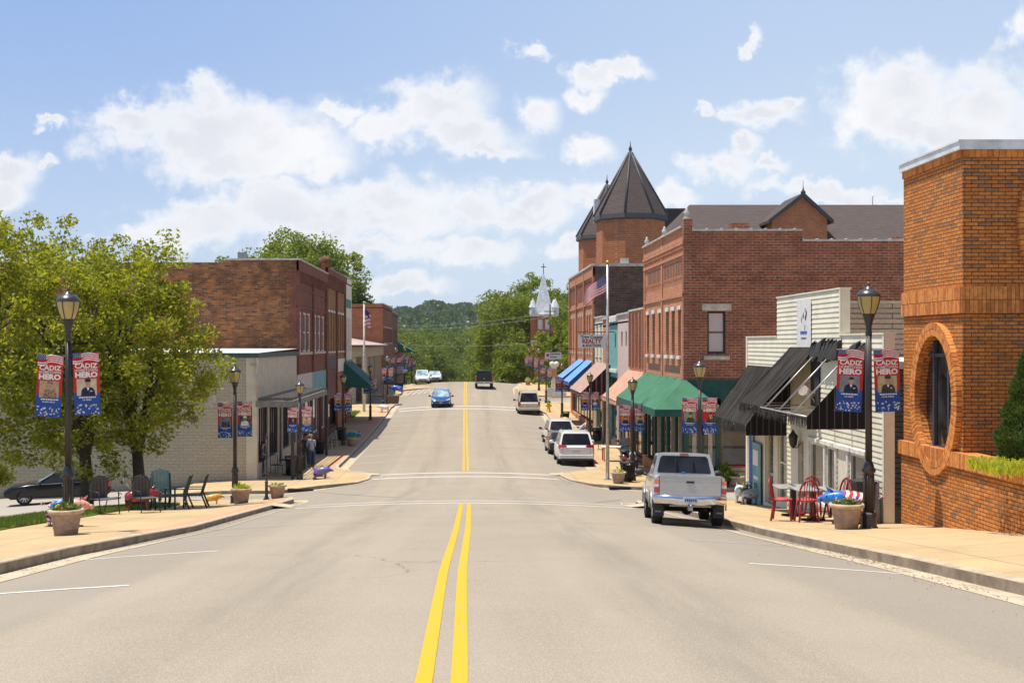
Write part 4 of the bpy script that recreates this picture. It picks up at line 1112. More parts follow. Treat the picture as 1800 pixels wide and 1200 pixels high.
# ---- courthouse behind
def build_court():
    b = bthing('courthouse', 'long brick courthouse with brown shingle roof and two pointed octagonal corner towers', 28, 135, -4)
    fy = FY(128.); Yb = 128.
    zE, zR = wz(425, Yb), wz(360, 136)
    x0, x1 = wx(1175, Yb), wx(1640, Yb)
    mb = MB(); mb.box(x0, x1 + 8, Yb, Yb + 16, -5, zE); mb.build('wall', 'brick_court', b)
    mb = MB(); a, c = x0 - .6, x1 + 9; xr0, xr1 = wx(1212, 136), x1 + 3
    y0, y1, ym = Yb - .6, Yb + 16.6, 136.
    mb.quad((a, y0, zE), (c, y0, zE), (xr1, ym, zR), (xr0, ym, zR)); mb.quad((a, y1, zE), (c, y1, zE), (xr1, ym, zR), (xr0, ym, zR)); mb.poly([(a, y0, zE), (a, y1, zE), (xr0, ym, zR)]); mb.poly([(c, y0, zE), (c, y1, zE), (xr1, ym, zR)])
    x2 = wx(1168, 145); mb.box(x2 - 3, x2 + 6, 146, 152, zE, wz(371, 149))
    ro = mb.build('roof', 'shingle', b)
    mb = MB(); mb.box(a - .1, c + .1, y0 - .12, y0, zE - .3, zE); mb.build('eave', 'darktrim', b)
    # dormer gable
    Yd = 127.5; gx0, gx1, gm = wx(1357, Yd), wx(1454, Yd), wx(1410, Yd); gz0, gz1 = wz(383, Yd), wz(345, Yd)
    g = MB(); g.prism([(gx0, gz0 - 3.5), (gx1, gz0 - 3.5), (gx1, gz0), (gm, gz1), (gx0, gz0)], 'y', Yd, Yd + 6); g.build('dormer', 'brick_court', b)
    g = MB()
    for s_, ex in ((-1, gx0 - .5), (1, gx1 + .5)):
        ez = gz0 - .35
        g.hexa([(ex, Yd - .5, ez - .22), (gm, Yd - .5, gz1 - .05), (gm, Yd + 7, gz1 - .05), (ex, Yd + 7, ez - .22), (ex, Yd - .5, ez + .06), (gm, Yd - .5, gz1 + .32), (gm, Yd + 7, gz1 + .32), (ex, Yd + 7, ez + .06)])
    d = g.build('dormer_roof', 'shingle', b)
    g = MB()
    for s_, ex in ((-1, gx0 - .5), (1, gx1 + .5)):
        ez = gz0 - .35
        g.hexa([(ex, Yd - .62, ez - .3), (gm, Yd - .62, gz1 - .12), (gm, Yd - .5, gz1 - .12), (ex, Yd - .5, ez - .3), (ex, Yd - .62, ez + .1), (gm, Yd - .62, gz1 + .35), (gm, Yd - .5, gz1 + .35), (ex, Yd - .5, ez + .1)])
    g.lathe([(.22, 0), (.28, .15), (.1, .4), (.03, .7), (.02, 1.4)], (gm, Yd - .4, gz1 + .2), 8)
    g.build('dormer_trim', 'darktrim', b)
    g = MB(); g.tube([(wx(1534, 136), 136, zR), (wx(1534, 136), 136, zR + 1.2)], .04); g.build('lightning_rod', 'steel', b)
    # towers
    def tower(px, Y, hw_px, apex_py, eave_py, top_py, low=-4):
        r = hw_px / FL * Y; cx_ = wx(px, Y); zA, zE_, zF = wz(apex_py, Y), wz(eave_py, Y), wz(top_py, Y)
        rot = PI / 8 + .12
        t = MB(); t.lathe([(r * .955, low), (r * .955, zE_)], (cx_, Y, 0), 8, smooth=False, rot=rot); to = t.build('tower', 'brick_court', b)
        t = MB(); t.lathe([(r * 1.0, zE_), (r * 1.05, zE_ + .12), (r * 1.03, zE_ + .55), (r * .97, zE_ + .56)], (cx_, Y, 0), 8, smooth=False, rot=rot); t.build('eave', 'darktrim', to)
        t = MB(); t.lathe([(r * 1.03, zE_ + .54), (.12, zA)], (cx_, Y, 0), 8, smooth=False, rot=rot); t.build('spire', 'shingle', to)
        t = MB()
        for k in range(8):
            an = 2 * PI * k / 8 + rot
            t.tube([(cx_ + r * 1.04 * math.cos(an), Y + r * 1.04 * math.sin(an), zE_ + .56), (cx_ + .12 * math.cos(an), Y + .12 * math.sin(an), zA)], .11, 4)
        t.lathe([(.3, zA - .5), (.1, zA + .1), (.2, zA + .3), (.06, zA + .6), (.02, zF)], (cx_, Y, 0), 8)
        t.build('ridge', 'darktrim', to)
    tower(1108, 122, 63, 268, 390, 248); tower(1067, 142, 53, 325, 424, 307)
    mb = MB(); Yc = 130; mb.box(wx(1043, Yc), wx(1052, Yc), Yc - 1, Yc, wz(392, Yc), wz(352, Yc)); mb.build('bell_vent', 'whitemetal', b)
build_court()

# ---- church
def build_church():
    Y = 185.; b = bthing('church_steeple', 'small brick church tower with silver pointed spire and cross', wx(957, Y), Y, -6)
    b['category'] = 'church'
    x0, x1 = wx(937, Y), wx(976, Y); h = (x1 - x0) / 2; cx_ = (x0 + x1) / 2; yc = Y + h
    zt = wz(556, Y)
    mb = MB(); hs = [(x0 + h - .95, x0 + h - .2, wz(579, Y), wz(561, Y)), (x0 + h + .15, x0 + h + .9, wz(579, Y), wz(561, Y))]
    wall(mb, FY(Y), x0, x1, -9, zt, hs, .2); mb.quad((x0, Y, -9), (x0, Y + 2 * h, -9), (x0, Y + 2 * h, zt), (x0, Y, zt)); mb.quad((x1, Y, -9), (x1, Y + 2 * h, -9), (x1, Y + 2 * h, zt), (x1, Y, zt))
    for x in (x0, x1):
        for y in (Y, Y + 2 * h): mb.box(x - .35, x + .35, y - .35, y + .35, -9, zt)
    mb.box(x0 - 4, x1 + 6, Y + 2 * h, Y + 20, -9, wz(625, Y))
    mb.build('tower', 'brick_court', b)
    for q in hs: window(b, FY(Y), *q, 'whitetrim', 'signwhite', d=-.08, fw=.1, rails=())
    mb = MB(); mb.box(x0 - .4, x1 + .4, Y - .4, Y + 2 * h + .4, zt, zt + .35); mb.box(x0 - .4, x1 + .4, Y - .42, Y - .36, wz(601, Y), wz(598, Y)); mb.build('cornice', 'whitemetal', b)
    mb = MB(); mb.lathe([(h * 1.25, zt + .3), (h * 1.0, zt + 1.4), (.12, wz(480, Y))], (cx_, yc, 0), 4, smooth=False, rot=PI / 4)
    for x in (x0, x1):
        for y in (Y, Y + 2 * h): mb.lathe([(.52, zt + .3), (.52, zt + 1.3), (.62, zt + 1.35), (.02, zt + 2.7)], (x, y, 0), 6, smooth=False)
    mb.build('spire', 'whitemetal', b)
    mb = MB(); z = wz(480, Y); mb.box(cx_ - .05, cx_ + .05, yc - .05, yc + .05, z - .3, wz(462, Y)); mb.box(cx_ - .36, cx_ + .36, yc - .05, yc + .05, wz(468, Y) - .06, wz(468, Y) + .06); mb.build('cross', 'darktrim', b)
build_church()

# ================================================================ left row
XL = -9.7
def build_A():
    b = bthing('painted_brick_shop', 'long low cream-painted brick shop with green roof edge and timber pergola', XL - 5, 65, -6.3)
    fx, fy = FX(XL, 1), FY(58.)
    mb = MB(); fy.quad(mb, -25, XL, -8.5, -.42, 0); mb.build('side_wall', 'brick_cream', b)
    mb = MB()
    hs = [(58.5, 61.6, -5.6, -3.0), (61.9, 65.0, -5.6, -3.0), (66.6, 69.2, -5.6, -3.0), (69.4, 71.8, -5.6, -3.0)]; dr = (65.3, 66.4, -6.3, -3.0)
    wall(mb, fx, 58, 72, -7.4, -.42, hs + [dr], .2); mb.build('front_wall', 'creamwall', b)
    for h in hs: window(b, fx, *h, 'darkwood', 'shopglass', d=-.1, fw=.08, rails=(), mull=(.2, .4, .6, .8))
    window(b, fx, *dr, 'darkwood', 'shopglass', d=-.12, fw=.12, name='door')
    mb = MB(); fx.box(mb, 58.0, 58.35, -7, -.42, 0, .05); fy.box(mb, -10.15, XL + .05, -7.2, -.42, 0, .04); mb.build('corner_trim', 'creamwall', b)
    mb = MB(); mb.box(-25, XL + .12, 57.88, 58.1, -.62, -.40); mb.box(XL + .001, XL + .12, 58.1, 72, -.62, -.40); mb.build('fascia', 'greentrim', b)
    mb = MB(); mb.add([(-25, 57.85, -.40), (XL + .1, 57.85, -.40), (XL + .1, 71.9, -.24), (-25, 71.9, -.22)], [(0, 1, 2, 3)]); mb.build('roof', 'whitemetal', b)
    mb = MB(); mb.tube([(wx(452, 58), 57.93, -.5), (wx(452, 58), 57.93, -2.5)], .035); mb.box(wx(440, 58), wx(451, 58), 57.9, 57.98, wz(642, 58), wz(640, 58)); mb.box(wx(449.5, 58), wx(452.5, 58), 57.86, 57.98, wz(645, 58), wz(639.5, 58)); mb.build('conduit', 'greytrim', b)
    # round faded painted sign patch
    m = MB(); c = (wx(371, 58), wz(705, 58)); m.box(c[0] - .30, c[0] + .28, 57.975, 57.99, c[1] - .28, c[1] + .28); m.build('painted_sign', 'greytrim', b)
    m = MB()
    for px in (278, 340): m.box(wx(px - 5, 58), wx(px + 5, 58), 57.975, 57.985, wz(742, 58), wz(731, 58))
    mat('purple', (.12, .04, .18), .6); m.build('purple_letters', 'purple', b)
    # pergola
    p = thing('pergola', 'grey timber pergola shading the shop front beside the cream wall', 'pergola', (XL, 64, -6.4))
    o = -8.08; zt = -2.62
    m = MB(); m.box(XL, o + .1, 57.9, 58.08, zt - .28, zt); m.box(o, o + .1, 58.08, 72.4, zt - .28, zt); m.box(XL + .01, XL + .1, 58.08, 72.4, zt - .2, zt); m.build('beam', 'greywood', p)
    y = 58.4
    while y < 72:
        m = MB(); m.hexa([(XL, y, zt + .02), (o + .1, y, zt + .02), (o + .1, y + .06, zt + .02), (XL, y + .06, zt + .02), (XL, y, zt + .12), (o + .1, y, zt + .10), (o + .1, y + .06, zt + .10), (XL, y + .06, zt + .12)]); m.build('rafter', 'greywood', p); y += .85
    y = 58.6
    for k in range(8):
        m = MB(); m.box(lerp(XL + .1, o, k / 7.5), lerp(XL + .1, o, k / 7.5) + .04, 58.1, 72, zt + .125, zt + .15); m.build('slat', 'greywood', p)
    for y in (58.1, 65.2, 72.2): m = MB(); m.box(o - .02, o + .12, y, y + .16, side(o, y) - .1, zt - .28); m.build('post', 'darkwood', p)
    # railing in front
    r = thing('railing', 'dark iron railing around the cafe terrace under the pergola', 'railing', (-9, 58.6, -6.4))
    m = MB()
    for a_, b_ in (((-8.1, 58.3), (-8.1, 63.5)),):
        for z in (-5.45, -6.15):
            m.tube([(a_[0], a_[1], z), (b_[0], b_[1], z - .15)], .02, 6)
    m.build('rail', 'blackiron', r)
    m = MB(); y = 58.3
    while y < 63.5: m.box(-8.11, -8.09, y, y + .02, -6.3 - .1, -5.5); y += .16
    m.build('balusters', 'blackiron', r)
build_A()
def build_B():
    b = bthing('brick_block', 'tall weathered brown brick block above the cream shop, with boarded upstairs windows', XL - 6, 79, -6.4)
    Y0, Y1, zt = 72., 87., 4.85
    fx, fy = FX(XL, 1), FY(Y0); holes = []
    for y in (72.7, 74.9, 76.9, 80.2, 82.3, 84.6): holes.append((y, y + 1.35, -.45, 1.90))
    mb = MB(); wall(mb, fx, Y0, Y1, -1.75, zt, holes, .15); mb.build('front_wall', 'brick_purple', b)
    for h in holes: window(b, fx, *h, 'whitetrim', 'brownboard', d=-.06, fw=.10, rails=(.5,))
    mb = MB()
    for y in (72, 79.2, 86.6): fx.box(mb, y, y + .4, -1.75, zt, -.02, .12)
    fx.box(mb, Y0, Y1, 2.1, 2.25, -.02, .06); fx.box(mb, Y0, Y1, 3.2, 3.3, -.02, .05)
    y = 72.5
    while y < 86.5: fx.box(mb, y, y + .2, 3.65, 4.25, -.02, .12); y += .52
    fx.box(mb, Y0, Y1, 4.25, zt, -.02, .14)
    mb.build('cornice', 'brick_purple', b)
    mb = MB()
    for a, c in ((72.45, 79.1), (79.7, 86.5)): fx.box(mb, a, c, -.62, -.46, 0, .06)
    mb.build('sill', 'stone', b)
    mb = MB(); wall(mb, fy, wx(395, Y0), XL, -1, zt, (), .2); wall(mb, fy, -28, wx(395, Y0), -1, wz(461, Y0))
    mb.quad((-28, Y0, -1), (-28, Y1, -1), (-28, Y1, 4.6), (-28, Y0, 4.6)); mb.quad((-28, Y1, -1), (XL, Y1, -1), (XL, Y1, 4.6), (-28, Y1, 4.6)); mb.build('side_wall', 'brick_old', b)
    mb = MB(); x = wx(509, Y0); z = 0; 
    while z < 4.6: mb.box(XL - .33 - (.12 if int(z / .17) % 2 else 0), XL + .01, Y0 - .03, Y0 - .002, -.4 + z, -.4 + z + .16); z += .17
    mb.build('quoin', 'brick_purple', b)
    mb = MB(); mb.box(wx(395, Y0), XL + .2, Y0 - .1, Y0 + .3, zt, zt + .09); mb.box(XL - .3, XL + .2, Y0 + .3, Y1, zt, zt + .09); mb.build('coping', 'coping', b)
    mb = MB(); mb.box(wx(412, Y0), wx(426, Y0), Y0 + 1, Y0 + 1.6, 4.5, wz(441, Y0)); mb.build('chimney', 'steel', b)
    mb = MB(); mb.box(-28, XL, Y0 + .3, Y1, 4.2, 4.3); mb.build('roof', 'darktrim', b)
    # ground floor
    mb = MB(); fx.box(mb, 72.02, 79.2, -3.2, -1.76, -.1, .02); mb.build('sign_panel', 'coping', b, label='blank white sign panel')
    mb = MB(); fx.box(mb, 79.25, 87, -3.2, -1.76, -.1, .02); mb.build('sign_panel', 'tealpanel', b, label='blank teal sign panel')
    mb = MB(); wall(mb, fx, Y0, Y1, -7, -3.2, [(72.6, 75.4, -5.7, -3.4), (75.8, 78.8, -5.7, -3.4), (79.7, 82.5, -5.7, -3.4), (83, 84.2, -6.4, -3.4), (84.5, 86.6, -5.7, -3.4)], .2); mb.build('shop_wall', 'brick_purple', b)
    for h in [(72.6, 75.4, -5.7, -3.4), (75.8, 78.8, -5.7, -3.4), (79.7, 82.5, -5.7, -3.4), (84.5, 86.6, -5.7, -3.4)]: window(b, fx, *h, 'whitetrim', 'shopglass', d=-.1, rails=(), name='shop_window')
    window(b, fx, 83, 84.2, -6.4, -3.4, 'darkwood', 'shopglass', name='door')
build_B()
def build_C():
    b, fx = front('brick_shop', 'tan brown brick shop with rounded pier tops and dark cornice between two taller fronts', XL, 1, 87, 100.5, 5.35, 'brick_tan',
        [(88.3, 89.1, -.5, 2.3), (90.1, 90.9, -.5, 2.3), (91.9, 92.7, -.5, 2.3), (95.1, 95.9, -.5, 2.3), (96.9, 97.7, -.5, 2.3), (98.6, 99.4, -.5, 2.3)], shop=-2.9, depth=16, bh='maroon', fm='maroon', side_m='brick_old')
    mb = MB()
    for y in (87, 93.6, 100.1): fx.box(mb, y, y + .4, -7, 5.35, -.02, .14)
    fx.box(mb, 87, 100.5, 4.9, 5.34, 0, .2); y = 87.5
    while y < 100: fx.box(mb, y, y + .25, 4.0, 4.9, 0, .16); y += .6
    mb.build('cornice', 'brick_purple', b)
    mb = MB(); mb.lathe([(.42, 0), (.42, .5), (.32, .72), (0, .8)], (XL - .1, 87.3, 5.35), 10); mb.build('pier_cap', 'brick_old', b)
    mb = MB(); fx.box(mb, 87.6, 93.4, -1.75, -.85, 0, .06); mb.build('sign_panel', 'darktrim', b)
    mb = MB(); fx.box(mb, 94.2, 100.2, -2.1, -1.1, 0, .06); mb.build('sign_panel', 'siding', b)
    mb = MB(); fx.box(mb, 87.6, 93.4, -3.9, -1.8, 0, .04); mb.build('panel', 'maroon', b)
    mb = MB(); fx.box(mb, 94.2, 100.2, -7, -2.2, 0, .05); mb.build('panel', 'orangewall', b)
build_C()
b, fx = front('shop_building', 'narrow cream two-storey front with dark green trim at the row end', XL, 1, 100.5, 106.8, 5.4, 'siding', [(101.6, 102.4, -.6, 2.2), (103.2, 104.0, -.6, 2.2), (104.9, 105.7, -.6, 2.2)], shop=-2.6, trim=None, fm='copper', depth=15, side_m='creamwall', bh='orangewall')
mb = MB()
for y in (101.4, 103.0, 104.6): fx.box(mb, y, y + 1.1, 3.0, 3.7, 0, .06)
fx.box(mb, 100.6, 106.7, -2.2, -1.3, 0, .1); mb.build('green_trim', 'copper', b)
awning('dark teal canvas awning projecting over the left pavement at the end of the row', XL, 1, 99.2, 106.4, 2.2, -1.35, -3.25, 'tealfab', 'tealfab', panels=2)
mb = MB(); mb.box(XL + .02, XL + .08, 103.3, 106.2, -5.6, -3.7); 
ob = thing('window_notice', 'white notice board beneath the teal awning', 'notice', (XL, 104.8, -5.6)); mb.build('board', 'signwhite', ob)

def build_E():
    b = bthing('bank_building', 'low beige building with pinkish metal hip roof and tall square porch columns', -13, 132, -5.4)
    Y0, Y1, X = 122., 146., -9.55; zt = wz(606, Y0)
    mb = MB(); mb.box(-22, X - .3, Y0 + 3.2, Y1, -6.5, zt); mb.build('wall', 'beigerib', b)
    mb = MB()
    y = Y0 + 3.3
    while y < Y1: mb.box(X - .31, X - .22, y, y + .14, -6, zt); y += .5
    mb.build('siding_rib', 'beigewall', b)
    mb = MB(); mb.box(-22, X, Y0, Y1, zt - 1.15, zt - .001); mb.build('fascia', 'beigewall', b)
    for x, y in ((X - .55, Y0 + .1), (-11.2, Y0 + .1), (-14, Y0 + .1), (X - .55, Y0 + 5), (X - .55, Y0 + 12)):
        mb = MB(); mb.box(x, x + .5, y, y + .5, -6.2, zt - 1.15); mb.build('column', 'beigewall', b)
    mb = MB(); mb.box(-14, X - .6, Y0 + 3.05, Y0 + 3.18, -5.6, -2); mb.build('dark_entrance', 'brownboard', b)
    mb = MB(); a, c, d, e_ = -22.5, X + .55, Y0 - .6, Y1 + .5; zr = wz(588, 128); mb.poly([(c, d, zt), (c, e_, zt), (-14.5, Y1 - 6, zr), (-14.5, Y0 + 5, zr)]); mb.poly([(a, d, zt), (c, d, zt), (-14.5, Y0 + 5, zr), (-18, Y0 + 5, zr)]); mb.poly([(a, d, zt), (a, e_, zt), (-18, Y1 - 6, zr), (-18, Y0 + 5, zr)]); mb.poly([(-14.5, Y0 + 5, zr), (-14.5, Y1 - 6, zr), (-18, Y1 - 6, zr), (-18, Y0 + 5, zr)])
    mb.box(a, c, d, e_, zt - .22, zt - .002, 1); mb.build('roof', ['pinkroof', 'brownboard'], b)
build_E()
def build_F():
    b, fx = front('brick_store', 'orange brick two-storey store with flat parapet beyond the bank', XL, 1, 147, 166, 4.75, 'brick_purple', [(148.5 + i * 2.2, 149.4 + i * 2.2, .2, 2.0) for i in range(8)], depth=22, zb=-6, side_m='brick_court', shop=-2.2, trim='stone')
    front('brick_store', 'dark brick store with drainpipes farthest down the left side', XL, 1, 166, 179, 4.3, 'brick_dark', [(167.5 + i * 2.2, 168.4 + i * 2.2, 0, 2.0) for i in range(5)], depth=18, zb=-8, shop=-2.2, trim=None)
build_F()
awning('grey fabric awning on the orange brick store', XL, 1, 147.5, 158, 2.4, -1.6, -3.2, 'greyfab', 'greyfab')
awning('green canvas awning farthest down the left side', XL, 1, 179.3, 184, 2.3, .3, -1.0, 'greenfab', 'greenfab')
front('far_store', 'dim low store at the bottom of the left side', XL, 1, 179.1, 196, .4, 'brick_purple', [], depth=12, zb=-9, shop=-3)
# ================================================================ street lamps and banners
LAMPSRC = None
def make_lamp():
    t = thing('street_lamp', 'x', 'street lamp')
    seg = 14
    m = MB(); m.lathe([(.170, -.3), (.170, .04), (.150, .06), (.145, .22), (.155, .24), (.150, .29), (.115, .32)], seg=10, smooth=False); m.build('base', 'lampblack', t, world=False)
    m = MB()
    m.lathe([(.100, .31), (.097, 1.05), (.125, 1.07), (.13, 1.12), (.10, 1.16), (.095, 1.2), (.062, 1.28)], seg=16)
    m.lathe([(.060, 1.27), (.050, 3.70)], seg=14)
    for k in range(10):
        a = 2 * PI * k / 10; m.tube([(.097 * math.cos(a), .097 * math.sin(a), .34), (.093 * math.cos(a), .093 * math.sin(a), 1.03)], .011, 4)
        m.tube([(.058 * math.cos(a), .058 * math.sin(a), 1.3), (.049 * math.cos(a), .049 * math.sin(a), 3.66)], .007, 4)
    m.lathe([(.06, 3.62), (.062, 3.70), (.052, 3.72), (.055, 3.80), (.075, 3.88), (.10, 3.97), (.105, 4.02)], seg=14)
    m.build('pole', 'lampblack', t, world=False)
    m = MB(); m.lathe([(.095, 4.00), (.135, 4.08), (.185, 4.22), (.205, 4.34), (.205, 4.37)], seg=16); m.build('globe', 'lampglass', t, world=False)
    m = MB()
    for k in range(6):
        a = 2 * PI * k / 6 + .3; c, s_ = math.cos(a), math.sin(a)
        m.tube([(.10 * c, .10 * s_, 4.0), (.142 * c, .142 * s_, 4.08), (.192 * c, .192 * s_, 4.22), (.212 * c, .212 * s_, 4.36)], .008, 4)
    m.lathe([(.10, 3.98), (.12, 4.0), (.12, 4.03), (.09, 4.05)], seg=14); m.build('cage', 'lampblack', t, world=False)
    m = MB(); m.lathe([(.215, 4.36), (.225, 4.375), (.22, 4.40), (.19, 4.44), (.13, 4.49), (.085, 4.505), (.08, 4.53), (.04, 4.545), (.025, 4.56), (.035, 4.585), (.012, 4.61), (.004, 4.64)], seg=16); m.build('cap', 'lampcap', t, world=False)
    return t
def star(m, cx_, cz, r, y, mi=0, rot=0):
    P = [(cx_, y, cz)]
    for k in range(10):
        a = PI / 2 + rot + PI * k / 5; q = r if k % 2 == 0 else r * .42
        P.append((cx_ + q * math.cos(a), y, cz + q * math.sin(a)))
    m.add(P, [(0, k + 1, (k + 1) % 10 + 1) for k in range(10)], mi)
BW, BH = .485, 1.16
PORT = [  # background, clothes, hat colour or None, description, skin
    ('p_tan', 'p_khaki', 'p_khaki', 'a soldier in tan field dress and helmet'), ('p_pale', 'navy', 'navy', 'a portrait in dark dress uniform and peaked cap'),
    ('p_grey', 'navy', None, 'a bareheaded portrait in dark blue uniform'), ('p_sepia', 'p_olive', 'p_olive', 'an old sepia portrait in olive uniform'),
    ('p_grey', 'p_greyd', None, 'a grey group picture'), ('p_greyd', 'flagwhite', 'flagwhite', 'a grey portrait in a white cap'),
    ('p_green', 'p_olive', 'p_olive', 'a portrait on green ground'), ('bannerred', 'p_olive', 'p_olive', 'a dark portrait on reddish ground'),
    ('navy', 'shirtdark', 'shirtdark', 'a very dark portrait'), ('p_pale', 'p_tan', None, 'a pale warm close-up portrait'),
    ('p_sepia', 'shirtdark', 'shirtdark', 'a brown portrait'), ('p_amber', 'navy', 'shirtdark', 'an amber portrait')]
mat('p_tan', (.50, .33, .20), .8, scale=14); mat('p_khaki', (.33, .22, .13), .8, scale=22, var=.3); mat('p_pale', (.62, .50, .34), .8, scale=6); mat('p_grey', (.22, .23, .26), .8, scale=5); mat('p_greyd', (.10, .11, .12), .8, scale=12, var=.4)
mat('p_sepia', (.50, .42, .24), .8, scale=8); mat('p_olive', (.06, .055, .03), .8, scale=22, var=.3); mat('p_green', (.18, .32, .2), .8, scale=8); mat('p_amber', (.52, .2, .05), .8, scale=8)
BSRC = {}
def banner_src(k, detail):
    key = (k, detail)
    if key in BSRC: return BSRC[key]
    bg, cl, hat, desc = PORT[k]
    t = thing('banner', 'x', 'banner'); w, h = BW, BH; x0, x1 = -w / 2, w / 2; random.seed(k + 31)
    m = MB(); zb = -h * .66
    m.box(x0, x1, -.004, .004, zb, 0, 0); m.box(x0, x1, -.004, .004, -h, zb, 1)
    n = 10      # torn-edge transition red to blue
    for i in range(n):
        a, b_ = lerp(x0 + .001, x1 - .001, i / n), lerp(x0 + .001, x1 - .001, (i + 1) / n); m.quad((a, -.0052, zb + .02 + .02 * math.sin(i * 1.9)), (b_, -.0052, zb + .02 + .02 * math.sin(i * 1.9 + 1.9)), (b_, -.0052, zb - .02), (a, -.0052, zb - .02), 1)
    cl_o = m.build('cloth', ['bannerred', 'bannerblue'], t, world=False)
    # flag: wavy stripes and canton across the top
    m = MB(); n = 12
    for s_ in range(7):
        for i in range(n):
            u0, u1 = i / n, (i + 1) / n
            def P(u, q):
                x = lerp(x0, x1, u); z = -.006 - q * .0195 - .016 * math.sin(u * 6.5 + .8) - .012 * u + (-.045 if u < .38 else 0) * (1 if q > 3 else .2)
                return (x, -.0065, z)
            qs = s_; m.quad(P(u0, qs), P(u1, qs), P(u1, qs + 1), P(u0, qs + 1), 0 if s_ % 2 == 0 else 1)
    m.box(x0, x0 + .15, -.009, -.0075, -.095, -.003, 2)
    m.build('flag_print', ['flagwhite', 'flagred', 'flagblue'], cl_o, world=False)
    m = MB()
    for i in range(4):
        for j in range(3): star(m, x0 + .02 + i * .034 + (.012 if j % 2 else 0), -.022 - j * .027, .010, -.0095)
    if detail:
        for i in range(30):
            r = random.uniform(.011, .026); zz_ = -h + random.uniform(.02, .19); star(m, random.uniform(x0 + r, x1 - r), zz_, r, -.0062, 0, random.uniform(-.3, .3))
        m.build('stars', 'lettering', cl_o, world=False)
    else:
        for i in range(18):
            r = random.uniform(.018, .028); m.quad(*[(px_, -.0062, pz_) for px_, pz_ in (lambda cx_, cz: ((cx_ - r, cz), (cx_, cz - r), (cx_ + r, cz), (cx_, cz + r)))(random.uniform(x0 + .03, x1 - .03), -h + random.uniform(.03, .18))])
        m.build('stars', 'lettering', cl_o, world=False)
    def put(txt, z, size, width, bold, mtl, y=-.0075, nm='lettering'):
        me = text_mesh(txt, size, bold, width); M = Matrix(((1, 0, 0, 0), (0, 0, 1, y), (0, 1, 0, z), (0, 0, 0, 1)))
        mm = MB(); mm.merge(me, 0, M); mm.build(nm, mtl, cl_o, world=False)
    put('CADIZ', -.245, .125, .42, .004, 'lettering'); put('HOMETOWN', -.327, .070, .42, .001, 'lettering'); put('HERO', -.414, .135, .42, .007, 'lettering')
    put('US ARMY' if k % 3 else 'US AIR FORCE', -h * .66 - .115, .036, .17 if k % 3 else .24, .001, 'lettering')
    m = MB(); q = -.15
    while q < .15: ww = random.uniform(.02, .05); m.quad((q, -.006, -h * .66 - .078), (q + ww, -.006, -h * .66 - .078), (q + ww, -.006, -h * .66 - .056), (q, -.006, -h * .66 - .056)); q += ww + .008
    m.build('name_line', 'lettering', cl_o, world=False)
    # portrait
    px0, px1, pz1, pz0 = -.185, .185, -.485, -.80
    m = MB(); m.quad((px0, -.0068, pz0), (px1, -.0068, pz0), (px1, -.0068, pz1), (px0, -.0068, pz1))
    po = m.build('portrait', bg, cl_o, world=False)
    m = MB(); cxp = random.uniform(-.02, .03)
    if k == 4:
        for s_ in (-.08, .02, .11): m.poly([(s_ - .05, -.0078, pz0), (s_ + .05, -.0078, pz0), (s_ + .045, -.0078, pz0 + .15), (s_ + .015, -.0078, pz0 + .19), (s_ - .015, -.0078, pz0 + .19), (s_ - .045, -.0078, pz0 + .15)])
    else:
        m.poly([(cxp - .135, -.0078, pz0), (cxp + .135, -.0078, pz0), (cxp + .12, -.0078, pz0 + .10), (cxp + .09, -.0078, pz0 + .14), (cxp + .03, -.0078, pz0 + .165), (cxp - .03, -.0078, pz0 + .165), (cxp - .09, -.0078, pz0 + .14), (cxp - .12, -.0078, pz0 + .10)])
    m.build('clothes', cl, po, world=False)
    m = MB()
    hx = [(-.08, .03), (.02, .03), (.11, .03)] if k == 4 else [(cxp, .048)]
    for cx_, r in hx:
        zc = pz0 + (.225 if k != 4 else .215)
        m.poly([(cx_ + r * math.cos(2 * PI * i / 14), -.0088, zc + r * 1.25 * math.sin(2 * PI * i / 14)) for i in range(14)])
        if k != 4: m.quad((cx_ - .022, -.0086, zc - .08), (cx_ + .022, -.0086, zc - .08), (cx_ + .024, -.0086, zc - .03), (cx_ - .024, -.0086, zc - .03))
    m.build('face', 'skin' if k not in (4, 5) else 'p_grey', po, world=False)
    m = MB(); cx_, r = hx[0]; zc = pz0 + .225
    if hat: m.poly([(cx_ - .06, -.0095, zc + .03), (cx_ + .06, -.0095, zc + .03), (cx_ + .05, -.0095, zc + .05), (cx_ + .062, -.0095, zc + .075), (cx_ + .03, -.0095, zc + .092), (cx_ - .03, -.0095, zc + .092), (cx_ - .062, -.0095, zc + .075), (cx_ - .05, -.0095, zc + .05)])
    else: m.poly([(cx_ + (r + .004) * math.cos(PI * i / 8), -.0095, zc + .018 + r * 1.0 * math.sin(PI * i / 8)) for i in range(9)])
    m.build('hat' if hat else 'hair', hat or 'hairdark', po, world=False)
    if k in (1, 2, 7, 3):
        m = MB(); m.poly([(cxp - .028, -.0084, pz0 + .16), (cxp + .028, -.0084, pz0 + .16), (cxp, -.0084, pz0 + .09)]); m.box(cxp + .04, cxp + .08, -.0088, -.0084, pz0 + .075, pz0 + .09)
        m.build('shirt_collar', 'flagwhite', po, world=False)
    # rods
    m = MB(); m.tube([(-.27, .006, -.004), (.27, .006, -.004)], .008, 6); m.build('rod', 'steel', t, world=False)
    m = MB(); m.tube([(-.27, .006, -h + .004), (.27, .006, -h + .004)], .007, 6); m.build('rod', 'lampblack', t, world=False)
    BSRC[key] = t; t['used'] = 0
    return t
